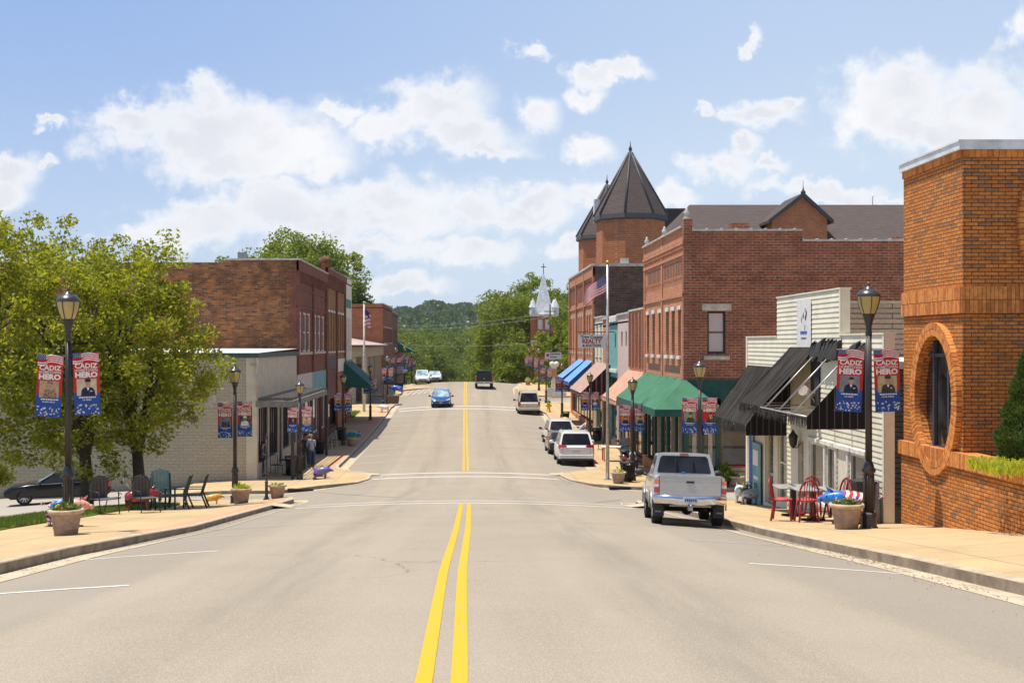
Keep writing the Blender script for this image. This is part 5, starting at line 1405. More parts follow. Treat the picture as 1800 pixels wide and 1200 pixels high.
# (px, Y, pavement, description of the lamp's place, top lift, portraits)
LAMPS = [
    (120, 23.5, 'L', 'nearest lamp on the left, behind the big planter', 0, 1, -3.60),
    (413, 41.3, 'L', 'lamp in front of the cream brick wall', 4, 5, -5.33),
    (527, 58.0, 'L', 'lamp beside the purple pig statue', 8, 9, -6.22),
    (603, 80.0, 'L', 'lamp beside the teal pig statue', 10, 3, -6.47),
    (651, 103.0, 'L', 'lamp before the grass patch', 5, 9, -6.28),
    (681, 121.5, 'L', 'lamp at the corner before the bank', 11, 9, -5.6),
    (696, 141, 'L', 'lamp outside the orange brick store', 11, 8, -4.85),
    (711, 156, 'L', 'lamp under the far green awning', 0, 5, -4.8),
    (724, 172, 'L', 'farthest lamp on the left, past the crest', 9, 4, -5.5),
    (1527, 23.5, 'R', 'nearest lamp on the right, before the orange brick building', 2, 3, -3.62),
    (1230, 41.0, 'R', 'lamp behind the silver pickup', 6, 7, -5.25),
    (1112, 55.5, 'R', 'lamp beside the corner bin, before the green awning', 11, 10, -6.10),
    (1037, 80.0, 'R', 'lamp before the brown metal awning', 11, 5, -6.48),
    (988, 105.0, 'R', 'lamp before the blue awnings', 7, 11, -6.15),
    (960, 120.5, 'R', 'lamp just behind the yellow hydrant', 7, 9, -5.75),
    (947.3, 136, 'R', 'lamp right of the white hanging sign pole', 9, 2, -5.1),
    (937, 150, 'R', 'lamp below the church steeple', 0, 7, -5.0),
    (930, 163, 'R', 'lamp left of the church steeple', 9, 4, -5.2),
    (921, 180, 'R', 'lamp past the crest on the right', 5, 9, -6.2),
    (908, 202, 'R', 'second farthest lamp on the right', 4, 5, -7.9),
    (889, 226, 'R', 'farthest lamp on the right', 1, 4, -9.4)]
def build_lamps():
    src = make_lamp(); first = True
    for i, (px, Y, sd, desc, p0, p1, z) in enumerate(LAMPS):
        x = wx(px, Y); z = side(x, Y) - .015; lab = ' '.join(('black post with amber lantern: ' + desc).split()[:16])
        if first: src.location = (x, Y, z); src['label'] = lab; src['group'] = 'street lamps along the pavements'; first = False
        else: copy_tree(src, (x, Y, z), rz=(i * 1.3) % PI, label=lab, group='street lamps along the pavements')
        for s_, p in ((-1, p0), (1, p1)):
            det = Y < 60; bs = banner_src(p, det)
            lab = '%s banner on the %s, showing %s' % ('left' if s_ < 0 else 'right', desc, PORT[p][3])
            lab = ' '.join(lab.split()[:16])
            loc = (x + s_ * .325, Y, z + 3.36 + (.04 if s_ > 0 and sd == 'L' else 0)); rz = (-.04 if s_ < 0 else .05)
            if not bs['used']: bs['used'] = 1; bs.location = loc; bs.rotation_euler = (0, 0, rz); bs['label'] = lab; bs['group'] = 'hometown hero banners on the lamps'; o = bs
            else: o = copy_tree(bs, loc, rz, lab, 'hometown hero banners on the lamps')
            o.rotation_euler[1] = rad((3.0 if s_ < 0 else -2) if i in (0, 9) else random.uniform(-1.5, 1.5))
    for b in BSRC.values(): del b['used']
    for c in list(COL.objects):
        if 'used' in c.keys(): del c['used']
build_lamps()

# ================================================================ planters, bins, posts
def foliage(n, c, r, h, sz, seed, up=.6, mi=0, nm=1):
    random.seed(seed); m = MB()
    for i in range(n):
        a = random.uniform(0, 2 * PI); rr = r * math.sqrt(random.random()); x, y = c[0] + rr * math.cos(a), c[1] + rr * math.sin(a)
        z = c[2] + random.uniform(0, h) * (1 - .6 * rr / r); d = Vector((random.gauss(0, 1), random.gauss(0, 1), random.gauss(up, .7))).normalized()
        u = d.cross(Vector((random.random(), random.random(), .3))).normalized(); s_ = sz * random.uniform(.6, 1.4); p = Vector((x, y, z))
        m.add([p - u * s_ * .35, p + d * s_ * .5 - u * 0, p + u * s_ * .35, p + d * s_], [(0, 1, 2), (0, 2, 3)] if False else [(0, 2, 3)], random.randrange(nm))
    return m
mat('flower_y', (.80, .55, .02), .6); mat('flower_p', (.45, .10, .35), .6); mat('flower_w', (.8, .75, .7), .6); mat('flower_v', (.18, .05, .4), .6)
PL0 = None
def planter(x, y, label, z=None, s=1., leaves='leaf_pot', n=160, flowers=None, h=.2):
    global PL0
    z = side(x, y) if z is None else z
    if PL0 is None:
        t = thing('planter', label, 'planter', (x, y, z), 0, 'clay planters on the pavements')
        m = MB(); m.lathe([(.205, -.02), (.22, .01), (.235, .13), (.245, .135), (.245, .15), (.240, .155), (.29, .43), (.30, .44)], seg=24); m.build('pot', 'clay', t, world=False)
        m = MB(); m.lathe([(.29, .42), (.335, .43), (.345, .46), (.34, .49), (.325, .505), (.29, .505), (.28, .47)], seg=24); m.build('rim', 'clayrim', t, world=False)
        m = MB(); m.lathe([(.285, .44), (.28, .475)], seg=20); m.build('soil', 'soil', t, world=False)
        PL0 = t
    else:
        t = copy_tree(PL0, (x, y, z), label=label, group='clay planters on the pavements')
        for c in list(t.children):
            if c.name.startswith('plant') or c.name.startswith('flower'): bpy.data.objects.remove(c)
    t.scale = (s,) * 3
    f = foliage(n, (0, 0, .46), .26, h, .11, int(x * 10 + y)); f.build('plant', leaves, t, world=False)
    if flowers:
        random.seed(int(y)); m = MB()
        for i in range(26):
            a = random.uniform(0, 2 * PI); rr = .27 * math.sqrt(random.random()); m.ball((rr * math.cos(a), rr * math.sin(a), .52 + random.uniform(0, .10)), random.uniform(.014, .026), 5, 3, random.randrange(len(flowers)))
        m.build('flowers', flowers, t, world=False)
    return t
planter(wx(116, 22.9), 22.9, 'clay planter with yellow and pink flowers at the foot of the nearest left lamp', None, .95, flowers=['flower_y', 'flower_p', 'flower_y'], n=170)
planter(wx(1488, 23.4), 23.4, 'clay planter with mixed flowers at the foot of the nearest right lamp', None, .95, flowers=['flower_y', 'flower_p', 'flower_w', 'flower_v'], n=120, h=.1)
planter(wx(424, 40.6), 40.6, 'clay planter with lime green leaves beside the lamp before the cream wall', None, 1., 'leaf_lime', 200)
planter(wx(492, 44), 43.4, 'clay planter at the rounded corner, beside the slim black post', side(-6.5, 43.4), .95, 'leaf_lime', 50, h=.08)
planter(wx(1087, 53.8), 53.8, 'clay planter between the near flagpole and the corner bin', None, 1., 'leaf_lime', 40, h=.2)
planter(wx(1298, 51.9), 52.2, 'wide clay planter against the side wall under the green board', side(11.3, 52.2), .95, n=30, h=.16)
planter(wx(557, 58.2), 58.9, 'small clay planter directly behind the purple pig', None, .9, 'leaf_lime', 50, h=.1)
planter(wx(618, 79.0), 79.0, 'clay planter with yellow flowers beneath the teal pig', None, 1.05, 'leaf_lime', 60, h=.1)
planter(wx(928, 146), 146, 'clay planter with pale flowering shrub beyond the crosswalk on the right', None, 1.1, 'leaf_lime', 140, h=.5, flowers=['flower_w', 'flower_w'])
t = thing('planter_box', 'square brown planter box at the far left corner before the bank', 'planter', (wx(691, 120.3), 120.3, side(-7, 120.3)))
m = MB(); m.prism([(-.5, 0), (.5, 0), (.6, .75), (-.6, .75)], 'y', -.5, .5); m.build('box', 'brownboard', t, world=False); foliage(60, (0, 0, .7), .4, .15, .12, 5).build('plant', 'leaf_pot', t, world=False)
t = thing('potted_bush', 'leafy dark green potted bush left of the wide planter by the side wall', 'plant', (wx(1276, 52.4), 52.5, side(10.9, 52.4)))
m = MB(); m.lathe([(.13, 0), (.19, .3), (.2, .33), (.15, .33)], seg=16); m.build('pot', 'brownboard', t, world=False)
foliage(420, (0, 0, .3), .32, .75, .16, 9, .3).build('foliage', 'leaf_mid', t, world=False)

def bin_(x, y, label, s=1.):
    t = thing('litter_bin', label, 'bin', (x, y, side(x, y)), 0, 'black slatted litter bins'); m = MB()
    for k in range(20):
        a = 2 * PI * k / 20; c, d = math.cos(a), math.sin(a); r = .27
        m.tube([(r * .86 * c, r * .86 * d, .05), (r * c, r * d, .45), (r * 1.06 * c, r * 1.06 * d, .72), (r * 1.22 * c, r * 1.22 * d, .86)], .014, 4)
    m.lathe([(.235, .04), (.245, .1), (.24, .1)], seg=20); m.lathe([(.285, .68), (.29, .72), (.28, .72)], seg=20); m.build('slats', 'binblack', t, world=False)
    m = MB(); m.lathe([(.20, .05), (.23, .72)], seg=16); m.build('liner', 'binblack', t, world=False)
    m = MB(); m.lathe([(.33, .84), (.34, .86), (.32, .89), (.2, .9), (.18, .86)], seg=20); m.build('rim', 'binblack', t, world=False)
    t.scale = (s,) * 3; return t
bin_(wx(1101, 55), 54.7, 'black slatted bin between the corner planter and the right corner lamp', 1.)
bin_(wx(512, 60), 60.2, 'black bin under the pergola beside the railing', 1.05)
bin_(wx(562, 73), 73., 'tall black bin on the left pavement beyond the two standing people')
bin_(wx(610, 88), 84., 'black bin behind the lamp next to the teal pig', 1.)
bin_(wx(1048, 83), 82.5, 'black bin under the brown metal awning'); bin_(wx(703, 134), 135, 'black bin at the far left corner outside the bank', 1.1)
bin_(wx(995, 101), 101, 'dark bin under the farther blue awning', .9)
t = thing('post', 'slim black post with flared base at the left corner', 'post', (wx(470, 43.4), 43.2, side(-7.1, 43.2)))
m = MB(); m.lathe([(.12, -.05), (.12, .03), (.07, .10), (.055, .16), (.05, .58), (.06, .60), (.045, .68)], seg=12); m.build('base', 'lampblack', t, world=False)
m = MB(); m.tube([(0, 0, .6), (0, 0, 2.15)], .032, 8); m.lathe([(.045, 2.1), (.05, 2.16), (.03, 2.22), (0, 2.3)], seg=8); m.build('shaft', 'lampblack', t, world=False)
t = thing('post', 'thin dark post left of the lamp at the bank corner', 'post', (wx(673, 120), 120.5, side(-7.9, 120)))
m = MB(); m.tube([(0, 0, 0), (0, 0, 2.6)], .06, 8); m.lathe([(.12, 0), (.12, .2), (.06, .35)], seg=8); m.build('shaft', 'lampblack', t, world=False)
t = thing('hydrant', 'yellow fire hydrant with green cap on the right pavement', 'hydrant', (wx(964.5, 111), 111., side(7.4, 111)))
m = MB(); m.lathe([(.17, 0), (.17, .06), (.13, .08), (.13, .62), (.17, .64), (.17, .70)], seg=12); m.tube([(-.24, 0, .48), (.24, 0, .48)], .07, 8); m.tube([(0, -.22, .45), (0, 0, .45)], .09, 8); m.build('body', 'hydrant', t, world=False)
m = MB(); m.lathe([(.16, .70), (.13, .82), (.05, .9), (.04, .95)], seg=12); m.build('cap', 'copper', t, world=False); t.scale = (1.15,) * 3
t = thing('post', 'short steel rail post with hook on the grass behind the black car', 'post', (-10.6, 33.5, side(-10.6, 33.5)))
m = MB(); m.tube([(0, 0, 0), (0, 0, .85)], .025, 8); m.tube([(0, 0, .83), (-.06, 0, .86), (-.08, 0, .80)], .018, 6); m.build('shaft', 'blackiron', t, world=False)

# ================================================================ flagpoles and hanging signs
def flag(t, x, z0, w, h, droop, mats_=('flagred', 'flagwhite', 'flagblue')):
    """waving flag hanging to -x from (x, z0)"""
    m = MB(); nx, nz = 16, 13
    def P(u, v):
        d = droop * u; wv = .11 * math.sin(u * 9 + v * 2) * u
        return (x - u * w * math.cos(droop * .9) - v * h * .12 * u, wv - .1 * u * math.sin(u * 5), z0 - v * h - u * w * math.sin(droop) - .05 * math.sin(u * 7 + v))
    for i in range(nx):
        for j in range(nz):
            mi = 2 if (i < nx * .42 and j < 7) else (0 if j % 2 == 0 else 1)
            m.quad(P(i / nx, j / nz), P((i + 1) / nx, j / nz), P((i + 1) / nx, (j + 1) / nz), P(i / nx, (j + 1) / nz), mi)
    f = m.build('flag', list(mats_), t, world=False)
    m = MB()
    for i in range(5):
        for j in range(4):
            u, v = (.04 + i * .078 + (.035 if j % 2 else 0)), (.06 + j * .13); p = P(u, v); r = .022 * w
            m.quad((p[0] - r, p[1] - .012, p[2]), (p[0], p[1] - .012, p[2] - r), (p[0] + r, p[1] - .012, p[2]), (p[0], p[1] - .012, p[2] + r))
    m.build('stars', 'flagwhite', f, world=False)
Yp = 56.; xp = wx(1068, Yp); zg = side(xp, Yp)
t = thing('flagpole', 'tall grey metal flagpole with gold ball and waving flag at the right corner', 'flagpole', (xp, Yp, zg)); H = wz(464, Yp) - zg
m = MB(); m.tube([(0, 0, 0), (0, 0, H)], [.085, .055], 12); m.box(-.16, .16, -.16, .16, 0, .03); m.build('pole', 'steel', t, world=False)
m = MB(); m.ball((0, 0, H + .08), .085); m.build('finial', 'gold', t, world=False)
flag(t, -.06, H - .40, 1.15, .80, .70)
Yp = 112.; xp = wx(640, Yp); zg = side(xp, Yp)
t = thing('flagpole', 'slim white flagpole with limp flag beside the bank building', 'flagpole', (xp, Yp, zg)); H = wz(533, Yp) - zg
m = MB(); m.tube([(0, 0, 0), (0, 0, H)], [.13, .07], 10); m.build('pole', 'polewhite', t, world=False)
m = MB(); m.ball((0, 0, H + .08), .1); m.build('finial', 'polewhite', t, world=False)
m = MB(); random.seed(4)
for j in range(9):
    for i in range(4):
        a0, a1 = .05 + i * .13, .05 + (i + 1) * .13; z0 = H - .45 - j * .16 - i * .12; mi = 2 if (j < 3 and i < 3) else (0 if (i + j) % 2 else 1)
        m.quad((a0, .06 * (i % 2), z0), (a1, .06 * ((i + 1) % 2), z0 - .1), (a1 + .05, .06 * ((i + 1) % 2), z0 - .30), (a0, .06 * (i % 2), z0 - .18), mi)
m.build('flag', ['flagred', 'flagwhite', 'flagblue'], t, world=False)
def sign_text(par, txt, x, y, z, size, width, m_, bold=.006, nm='lettering'):
    me = text_mesh(txt, size, bold, width); M = Matrix(((1, 0, 0, x), (0, 0, 1, y), (0, 1, 0, z), (0, 0, 0, 1)))
    mm = MB(); mm.merge(me, 0, M); return mm.build(nm, m_, par)
Ys = 78.; xa, xb, za, zb_ = wx(1017, Ys), wx(1063, Ys), wz(611, Ys), wz(588, Ys)
t = thing('hanging_sign', 'white projecting sign reading realty and auction in red and black', 'sign', ((xa + xb) / 2, Ys, za))
m = MB(); m.box(xa, xb, Ys - .04, Ys + .04, za, zb_); m.build('board', 'signwhite', t)
m = MB(); m.tube([(xa - .1, Ys, zb_ + .16), (9.3, Ys, zb_ + .16)], .025); m.tube([(xa + .3, Ys, zb_), (xa + .3, Ys, zb_ + .16)], .015); m.tube([(xb - .2, Ys, zb_), (xb - .2, Ys, zb_ + .16)], .015); m.tube([(9.3, Ys, zb_ + .8), (xa + .3, Ys, zb_ + .16)], .014); m.build('bracket', 'blackiron', t)
xm = (xa + xb) / 2; hh = zb_ - za
sign_text(t, 'Trigg County', xm, Ys - .045, za + hh * .80, .26, (xb - xa) * .84, 'signblack', .010); sign_text(t, 'REALTY', xm, Ys - .045, za + hh * .48, .36, (xb - xa) * .74, 'signred', .014); sign_text(t, '& AUCTION', xm, Ys - .045, za + hh * .16, .22, (xb - xa) * .70, 'signblack', .010)
Ys = 104.; xa, xb, za, zb_ = wx(958, Ys), wx(987, Ys), wz(631, Ys), wz(619, Ys)
t = thing('hanging_sign', 'small white projecting sign with a red heart spot, above the far pavement', 'sign', ((xa + xb) / 2, Ys, za))
m = MB(); m.box(xa, xb, Ys - .04, Ys + .04, za, zb_); m.build('board', 'signwhite', t)
m = MB(); m.tube([(xa, Ys, zb_ + .3), (9.3, Ys, zb_ + .3)], .025); m.tube([(xa + .1, Ys, zb_), (xa + .1, Ys, zb_ + .3)], .015); m.tube([(xb - .1, Ys, zb_), (xb - .1, Ys, zb_ + .3)], .015); m.build('bracket', 'blackiron', t)
m = MB(); m.ball((xa + .22, Ys - .04, (za + zb_) / 2 + .05), .14, 10, 6, sy=.15); m.build('red_spot', 'signred', t)
m = MB()
for z_, w in ((.38, .75), (.14, .55)):
    q = xa + .42
    while q < xa + .42 + w: m.box(q, q + .09, Ys - .045, Ys - .04, za + z_ - .02, za + z_ + .09); q += .12
m.build('lettering', 'p_greyd', t)
# white lollipop pillar and blank wall sign far right
t = thing('sign_pillar', 'white banded pillar with rounded head behind the far banners', 'pillar', (wx(974, 132), 132, side(9, 132)))
m = MB(); zt = wz(640, 132) - side(9, 132); m.box(-.28, .28, -.25, .25, 0, zt); m.ball((-.2, 0, zt), .3, sy=.6); m.ball((.25, 0, zt), .3, sy=.6); m.build('pillar', 'whitetrim', t, world=False)
m = MB(); m.box(-.29, .29, -.27, .27, zt * .55, zt * .85); m.build('panel', 'brickpave', t, world=False)
t = thing('ledge_wall', 'low white wall with an orange-yellow base beyond the hydrant', 'wall', (8.3, 124, side(8, 124)))
m = MB(); m.box(wx(962, 128), wx(995, 128), 127.8, 128.2, side(9, 128), side(9, 128) + .9); m.build('wall', 'whitetrim', t)
# power lines
t = thing('utility_pole', 'dark utility pole with wires rising before the church', 'utility pole', (wx(967, 158), 158, -5))
m = MB(); m.tube([(0, 0, -1), (0, 0, wz(535, 158) + 5)], [.16, .09], 8); z = wz(548, 158) + 5; m.box(-.7, .7, -.05, .05, z, z + .1); m.box(-.16, .16, -.16, .16, z - 4.2, z - 2.8); m.build('pole', 'bark', t, world=False)
def wire(p, q, sag, nm='wire'):
    m = MB(); P = [Vector(p).lerp(Vector(q), i / 14) - Vector((0, 0, sag * 4 * (i / 14) * (1 - i / 14))) for i in range(15)]; m.tube(P, .02, 4); return m
for k, (y1, y2) in enumerate(((572, 550), (579, 556), (604, 600))):
    w = wire((wx(690, 190), 190, wz(y1, 190)), (wx(967, 158), 158, wz(y2, 158)), .5).build('wire', 'steel'); tag(w, ('upper', 'middle', 'lowest')[k] + ' power line crossing the street before the wooded ridge', 'wire')

# ================================================================ furniture
def lawn_chair(x, y, rz, label):
    t = thing('garden_chair', label, 'chair', (x, y, side(x, y) + .01), rz, 'grey mesh garden chairs')
    m = MB(); ol = [(-.24, .36), (.24, .36), (.26, .75), (.17, .90), (0, .95), (-.17, .90), (-.26, .75)]
    m.prism([(u, v) for u, v in ol], 'y', .22, .235); m.xf(Matrix.Shear('XZ', 4, (0, .12)) if False else Matrix.Identity(4)); m.build('backrest', 'chairmesh', t, world=False)
    m = MB(); P = [(u, .228, v) for u, v in ol]; m.tube(P, .016, 6)
    for u in (-.15, -.05, .05, .15): m.tube([(u, .215, .37), (u * .95, .215, .88)], .006, 4)
    m.build('back_frame', 'blackiron', t, world=False)
    m = MB(); m.prism([(-.25, .24), (.25, .24), (.27, -.27), (-.27, -.27)][::1], 'z', .37, .385); m.build('seat', 'chairmesh', t, world=False)
    for s_ in (-1, 1):
        m = MB(); m.tube([(s_ * .27, -.30, 0), (s_ * .27, -.25, .37), (s_ * .28, -.24, .56), (s_ * .28, .20, .60)], .014, 6); m.build('arm', 'blackiron', t, world=False)
        m = MB(); m.tube([(s_ * .26, .38, 0), (s_ * .26, .22, .37)], .014, 6); m.build('leg', 'blackiron', t, world=False)
    return t
lawn_chair(wx(182, 31.5), 31.5, rad(48), 'grey mesh arched-back garden chair nearest the planter pig')
lawn_chair(wx(255, 32.4), 32.4, rad(44), 'grey mesh arched-back garden chair in front of the red pig statue')
def slat_chair(x, y, rz, label, green=True, tall=False):
    t = thing('armchair', label, 'chair', (x, y, side(x, y) + .01), rz, 'dark green slatted armchairs')
    Hh = 1.0
    if tall:
        m = MB()
        for k in range(5):
            u = -.2 + k * .1; m.hexa([(u - .043, .25, .35), (u + .043, .25, .35), (u + .043, .27, .35), (u - .043, .27, .35), (u - .043, .43, Hh + .10 - abs(u) * .3), (u + .043, .43, Hh + .10 - abs(u) * .3), (u + .043, .45, Hh + .10 - abs(u) * .3), (u - .043, .45, Hh + .10 - abs(u) * .3)])
        m.build('backrest', 'tealgreen', t, world=False)
    else:
        m = MB()
        for z in (.45, .93): m.tube([(-.25, .24 + (z - .4) * .3, z), (.25, .24 + (z - .4) * .3, z)], .025, 6)
        random.seed(6)
        for k in range(9):
            u = -.22 + k * .055; m.tube([(u, .255, .45), (u + random.uniform(-.05, .05), .33, .7), (u, .40, .93)], .010, 4)
        for k in range(3): m.tube([(-.24, .28 + k * .05, .55 + k * .13), (.24, .28 + k * .05, .60 + k * .13)], .009, 4)
        m.build('backrest', 'greenwood', t, world=False)
    m = MB()
    for k in range(5): m.box(-.26, .26, -.28 + k * .105, -.28 + k * .105 + .085, .37, .39)
    m.build('seat', 'greenwood', t, world=False)
    for s_ in (-1, 1):
        m = MB(); m.box(s_ * .28 - .03, s_ * .28 + .03, -.3, .30, .58, .605); m.build('arm', 'greenwood', t, world=False)
        m = MB(); m.tube([(s_ * .27, -.27, 0), (s_ * .27, -.25, .6)], .026, 6); m.build('leg', 'greenwood', t, world=False)
        m = MB(); m.tube([(s_ * .27, .42, 0), (s_ * .26, .24, .45), (s_ * .26, .40, .97)], .026, 6); m.build('leg', 'greenwood', t, world=False)
    m = MB(); m.box(-.27, .27, -.27, -.24, .12, .15); m.build('stretcher', 'greenwood', t, world=False)
    return t
mat('tealgreen', (.15, .26, .21), .6, scale=6)
slat_chair(wx(290, 35.2), 35.0, rad(25), 'pale green tall-backed armchair beside the tree trunk', tall=True)
slat_chair(wx(312, 35.5), 35.4, rad(-88), 'dark green open-lattice armchair, nearer of the pair by the tree')
slat_chair(wx(342, 37.5), 37.4, rad(-84), 'dark green open-lattice armchair, farther of the pair by the tree')
def red_chair(x, y, rz, label):
    t = thing('cafe_chair', label, 'chair', (x, y, side(x, y) + .005), rz, 'red cafe chairs')
    s = 1.02
    m = MB(); P = [(-.19, .19, .44)] + [(-.19 * math.cos(PI * i / 10) , .19 + .09 * (.5 + .5 * math.sin(PI * i / 10)) - .02, .60 + .28 * math.sin(PI * i / 10)) for i in range(11)] + [(.19, .19, .44)]
    m.tube(P, .021, 6); m.build('back_hoop', 'redmetal', t, world=False)
    m = MB()
    for k in range(5): u = -.12 + k * .06; m.tube([(u, .19, .45), (u * .8, .27, .60 + .28 * math.sqrt(max(0, 1 - (u / .19) ** 2)) - .01)], .010, 5)
    m.build('back_spindles', 'redmetal', t, world=False)
    m = MB(); m.lathe([(.20, .425), (.215, .44), (.21, .465), (.17, .475)], seg=16); m.build('seat', 'redseat', t, world=False)
    for a, b in ((-1, -1), (1, -1), (-1, 1), (1, 1)):
        m = MB(); m.tube([(a * .15, b * .15, .43), (a * .20, b * .21, 0)], .022, 6); m.build('leg', 'redmetal', t, world=False)
    m = MB(); m.tube([(-.185, -.185, .15), (.185, -.185, .15)], .009, 5); m.tube([(-.185, .185, .15), (.185, .185, .15)], .009, 5); m.build('stretcher', 'redmetal', t, world=False)
    t.scale = (s,) * 3
    return t
def ctable(x, y, label):
    t = thing('cafe_table', label, 'table', (x, y, side(x, y)), 0, 'cafe tables'); m = MB(); m.box(-.42, .42, -.42, .42, .66, .69); m.build('tabletop', 'tabletop', t, world=False, bevel=.01)
    m = MB(); m.box(-.06, .06, -.06, .06, .04, .66); m.build('pedestal', 'blackiron', t, world=False)
    m = MB(); m.box(-.26, .26, -.05, .05, .0, .05); m.box(-.05, .05, -.26, .26, .0, .048); m.build('foot', 'blackiron', t, world=False); return t
ctable(wx(1440, 26.4), 26.9, 'nearer grey cafe table with black pedestal among the red chairs')
ctable(wx(1402, 28.6), 29.0, 'farther grey cafe table behind the red chairs')
red_chair(wx(1379, 26.6), 26.8, rad(70), 'leftmost red hoop-back cafe chair, seen from its side')
red_chair(wx(1418, 26.3), 26.3, rad(178), 'red hoop-back cafe chair seen square from behind, in front of the tables')
red_chair(wx(1447, 27.8), 28.3, rad(10), 'red cafe chair mostly hidden behind the nearer table')
red_chair(wx(1474, 27.0), 27.1, rad(-70), 'red cafe chair at the right end of the nearer table')
t = thing('bench', 'dark iron scrollwork bench against the cafe wall', 'bench', (8.1, 26.6, side(8.1, 26.6)), 0)
m = MB(); m.box(-.20, .20, -.7, .7, .38, .41); m.build('seat', 'blackiron', t, world=False)
m = MB(); m.tube([(.2, -.7, .42), (.25, -.7, .78), (.25, .7, .78), (.2, .7, .42)], .018, 6)
for k in range(14): y = -.62 + k * .095; m.tube([(.21, y, .45), (.23, y + .05, .6), (.24, y - .03, .76)], .009, 4)
m.build('backrest', 'blackiron', t, world=False)
for y in (-.6, .6): m = MB(); m.box(-.18, -.14, y - .02, y + .02, 0, .38); m.box(.16, .2, y - .02, y + .02, 0, .38); m.build('leg', 'blackiron', t, world=False)
t = thing('wheeled_bin', 'dark grey bin with pale blue side panel behind the right lamp', 'bin', (8.2, 25.55, side(8.2, 25.5)))
m = MB(); m.hexa([(-.16, -.14, 0), (.10, -.14, 0), (.10, .2, 0), (-.16, .2, 0), (-.26, -.18, .82), (.12, -.18, .82), (.12, .25, .82), (-.26, .25, .82)]); m.build('body', 'plastic', t, world=False)
m = MB(); m.box(.11, .20, -.16, .2, 0, .86); m.build('side_panel', 'p_grey', t, world=False)
m = MB(); m.box(-.28, .14, -.2, .27, .82, .87); m.build('lid', 'plastic', t, world=False)
def bench(x, y, rz, m_, label, s=1.):
    t = thing('bench', label, 'bench', (x, y, side(x, y)), rz); mm = MB(); mm.box(-.75, .75, -.2, .25, .40, .47); mm.build('seat', m_, t, world=False)
    mm = MB(); mm.hexa([(-.7, .2, .5), (.7, .2, .5), (.7, .25, .5), (-.7, .25, .5), (-.75, .34, .9), (.75, .34, .9), (.75, .38, .9), (-.75, .38, .9)]); mm.build('backrest', m_, t, world=False)
    for u in (-.5, .5): mm = MB(); mm.tube([(u, -.15, .42), (u * .7, -.1, 0)], .03); mm.tube([(u, .2, .42), (u * .7, .22, 0)], .03); mm.build('leg', 'blackiron', t, world=False)
    t.scale = (s,) * 3; return t
# tables on the far right walk and under left row
for (x, y, lab) in ((wx(1086, 66), 67.5, 'pale outdoor table under the salmon awning'),):
    t = thing('table', lab, 'table', (x, y, side(x, y))); m = MB(); m.box(-.7, .5, -.5, .5, .74, .79); m.build('tabletop', 'siding', t, world=False)
    for u in (-.6, .4):
        for v in (-.4, .4): m = MB(); m.box(u - .03, u + .03, v - .03, v + .03, 0, .74); m.build('leg', 'orangewall', t, world=False)
for (px, Y, lab) in ((588, 79, 'dark iron cafe chair by the wall beyond the tall bin'), (579, 77, 'dark iron cafe chair nearest the tall black bin'), (1052, 76, 'dark chair beside the bin under the brown awning'), (486, 61, 'dark iron chair inside the pergola by the railing')):
    x = wx(px, Y) ; 
    t = thing('iron_chair', lab, 'chair', (x, Y, side(x, Y)), rad(40), 'dark iron chairs'); m = MB(); m.box(-.22, .22, -.22, .22, .42, .45); m.build('seat', 'blackiron', t, world=False)
    m = MB(); m.tube([(-.2, .2, .45), (-.2, .26, .85), (0, .27, .92), (.2, .26, .85), (.2, .2, .45)], .02, 5)
    for u in (-.1, 0, .1): m.tube([(u, .2, .45), (u, .26, .88)], .01, 4)
    m.build('backrest', 'blackiron', t, world=False)
    m = MB()
    for a, b in ((-1, -1), (1, -1), (-1, 1), (1, 1)): m = MB(); m.tube([(a * .19, b * .19, .43), (a * .22, b * .22, 0)], .016, 5); m.build('leg', 'blackiron', t, world=False)
t = thing('iron_table', 'dark round iron table behind the railing', 'table', (wx(500, 60), 60.6, side(-8.6, 60))); m = MB(); m.lathe([(.38, .70), (.38, .73)], seg=16); m.build('tabletop', 'blackiron', t, world=False)
m = MB(); m.lathe([(.03, 0), (.03, .7)], seg=8); m.lathe([(.22, 0), (.2, .03)], seg=10); m.build('pedestal', 'blackiron', t, world=False)

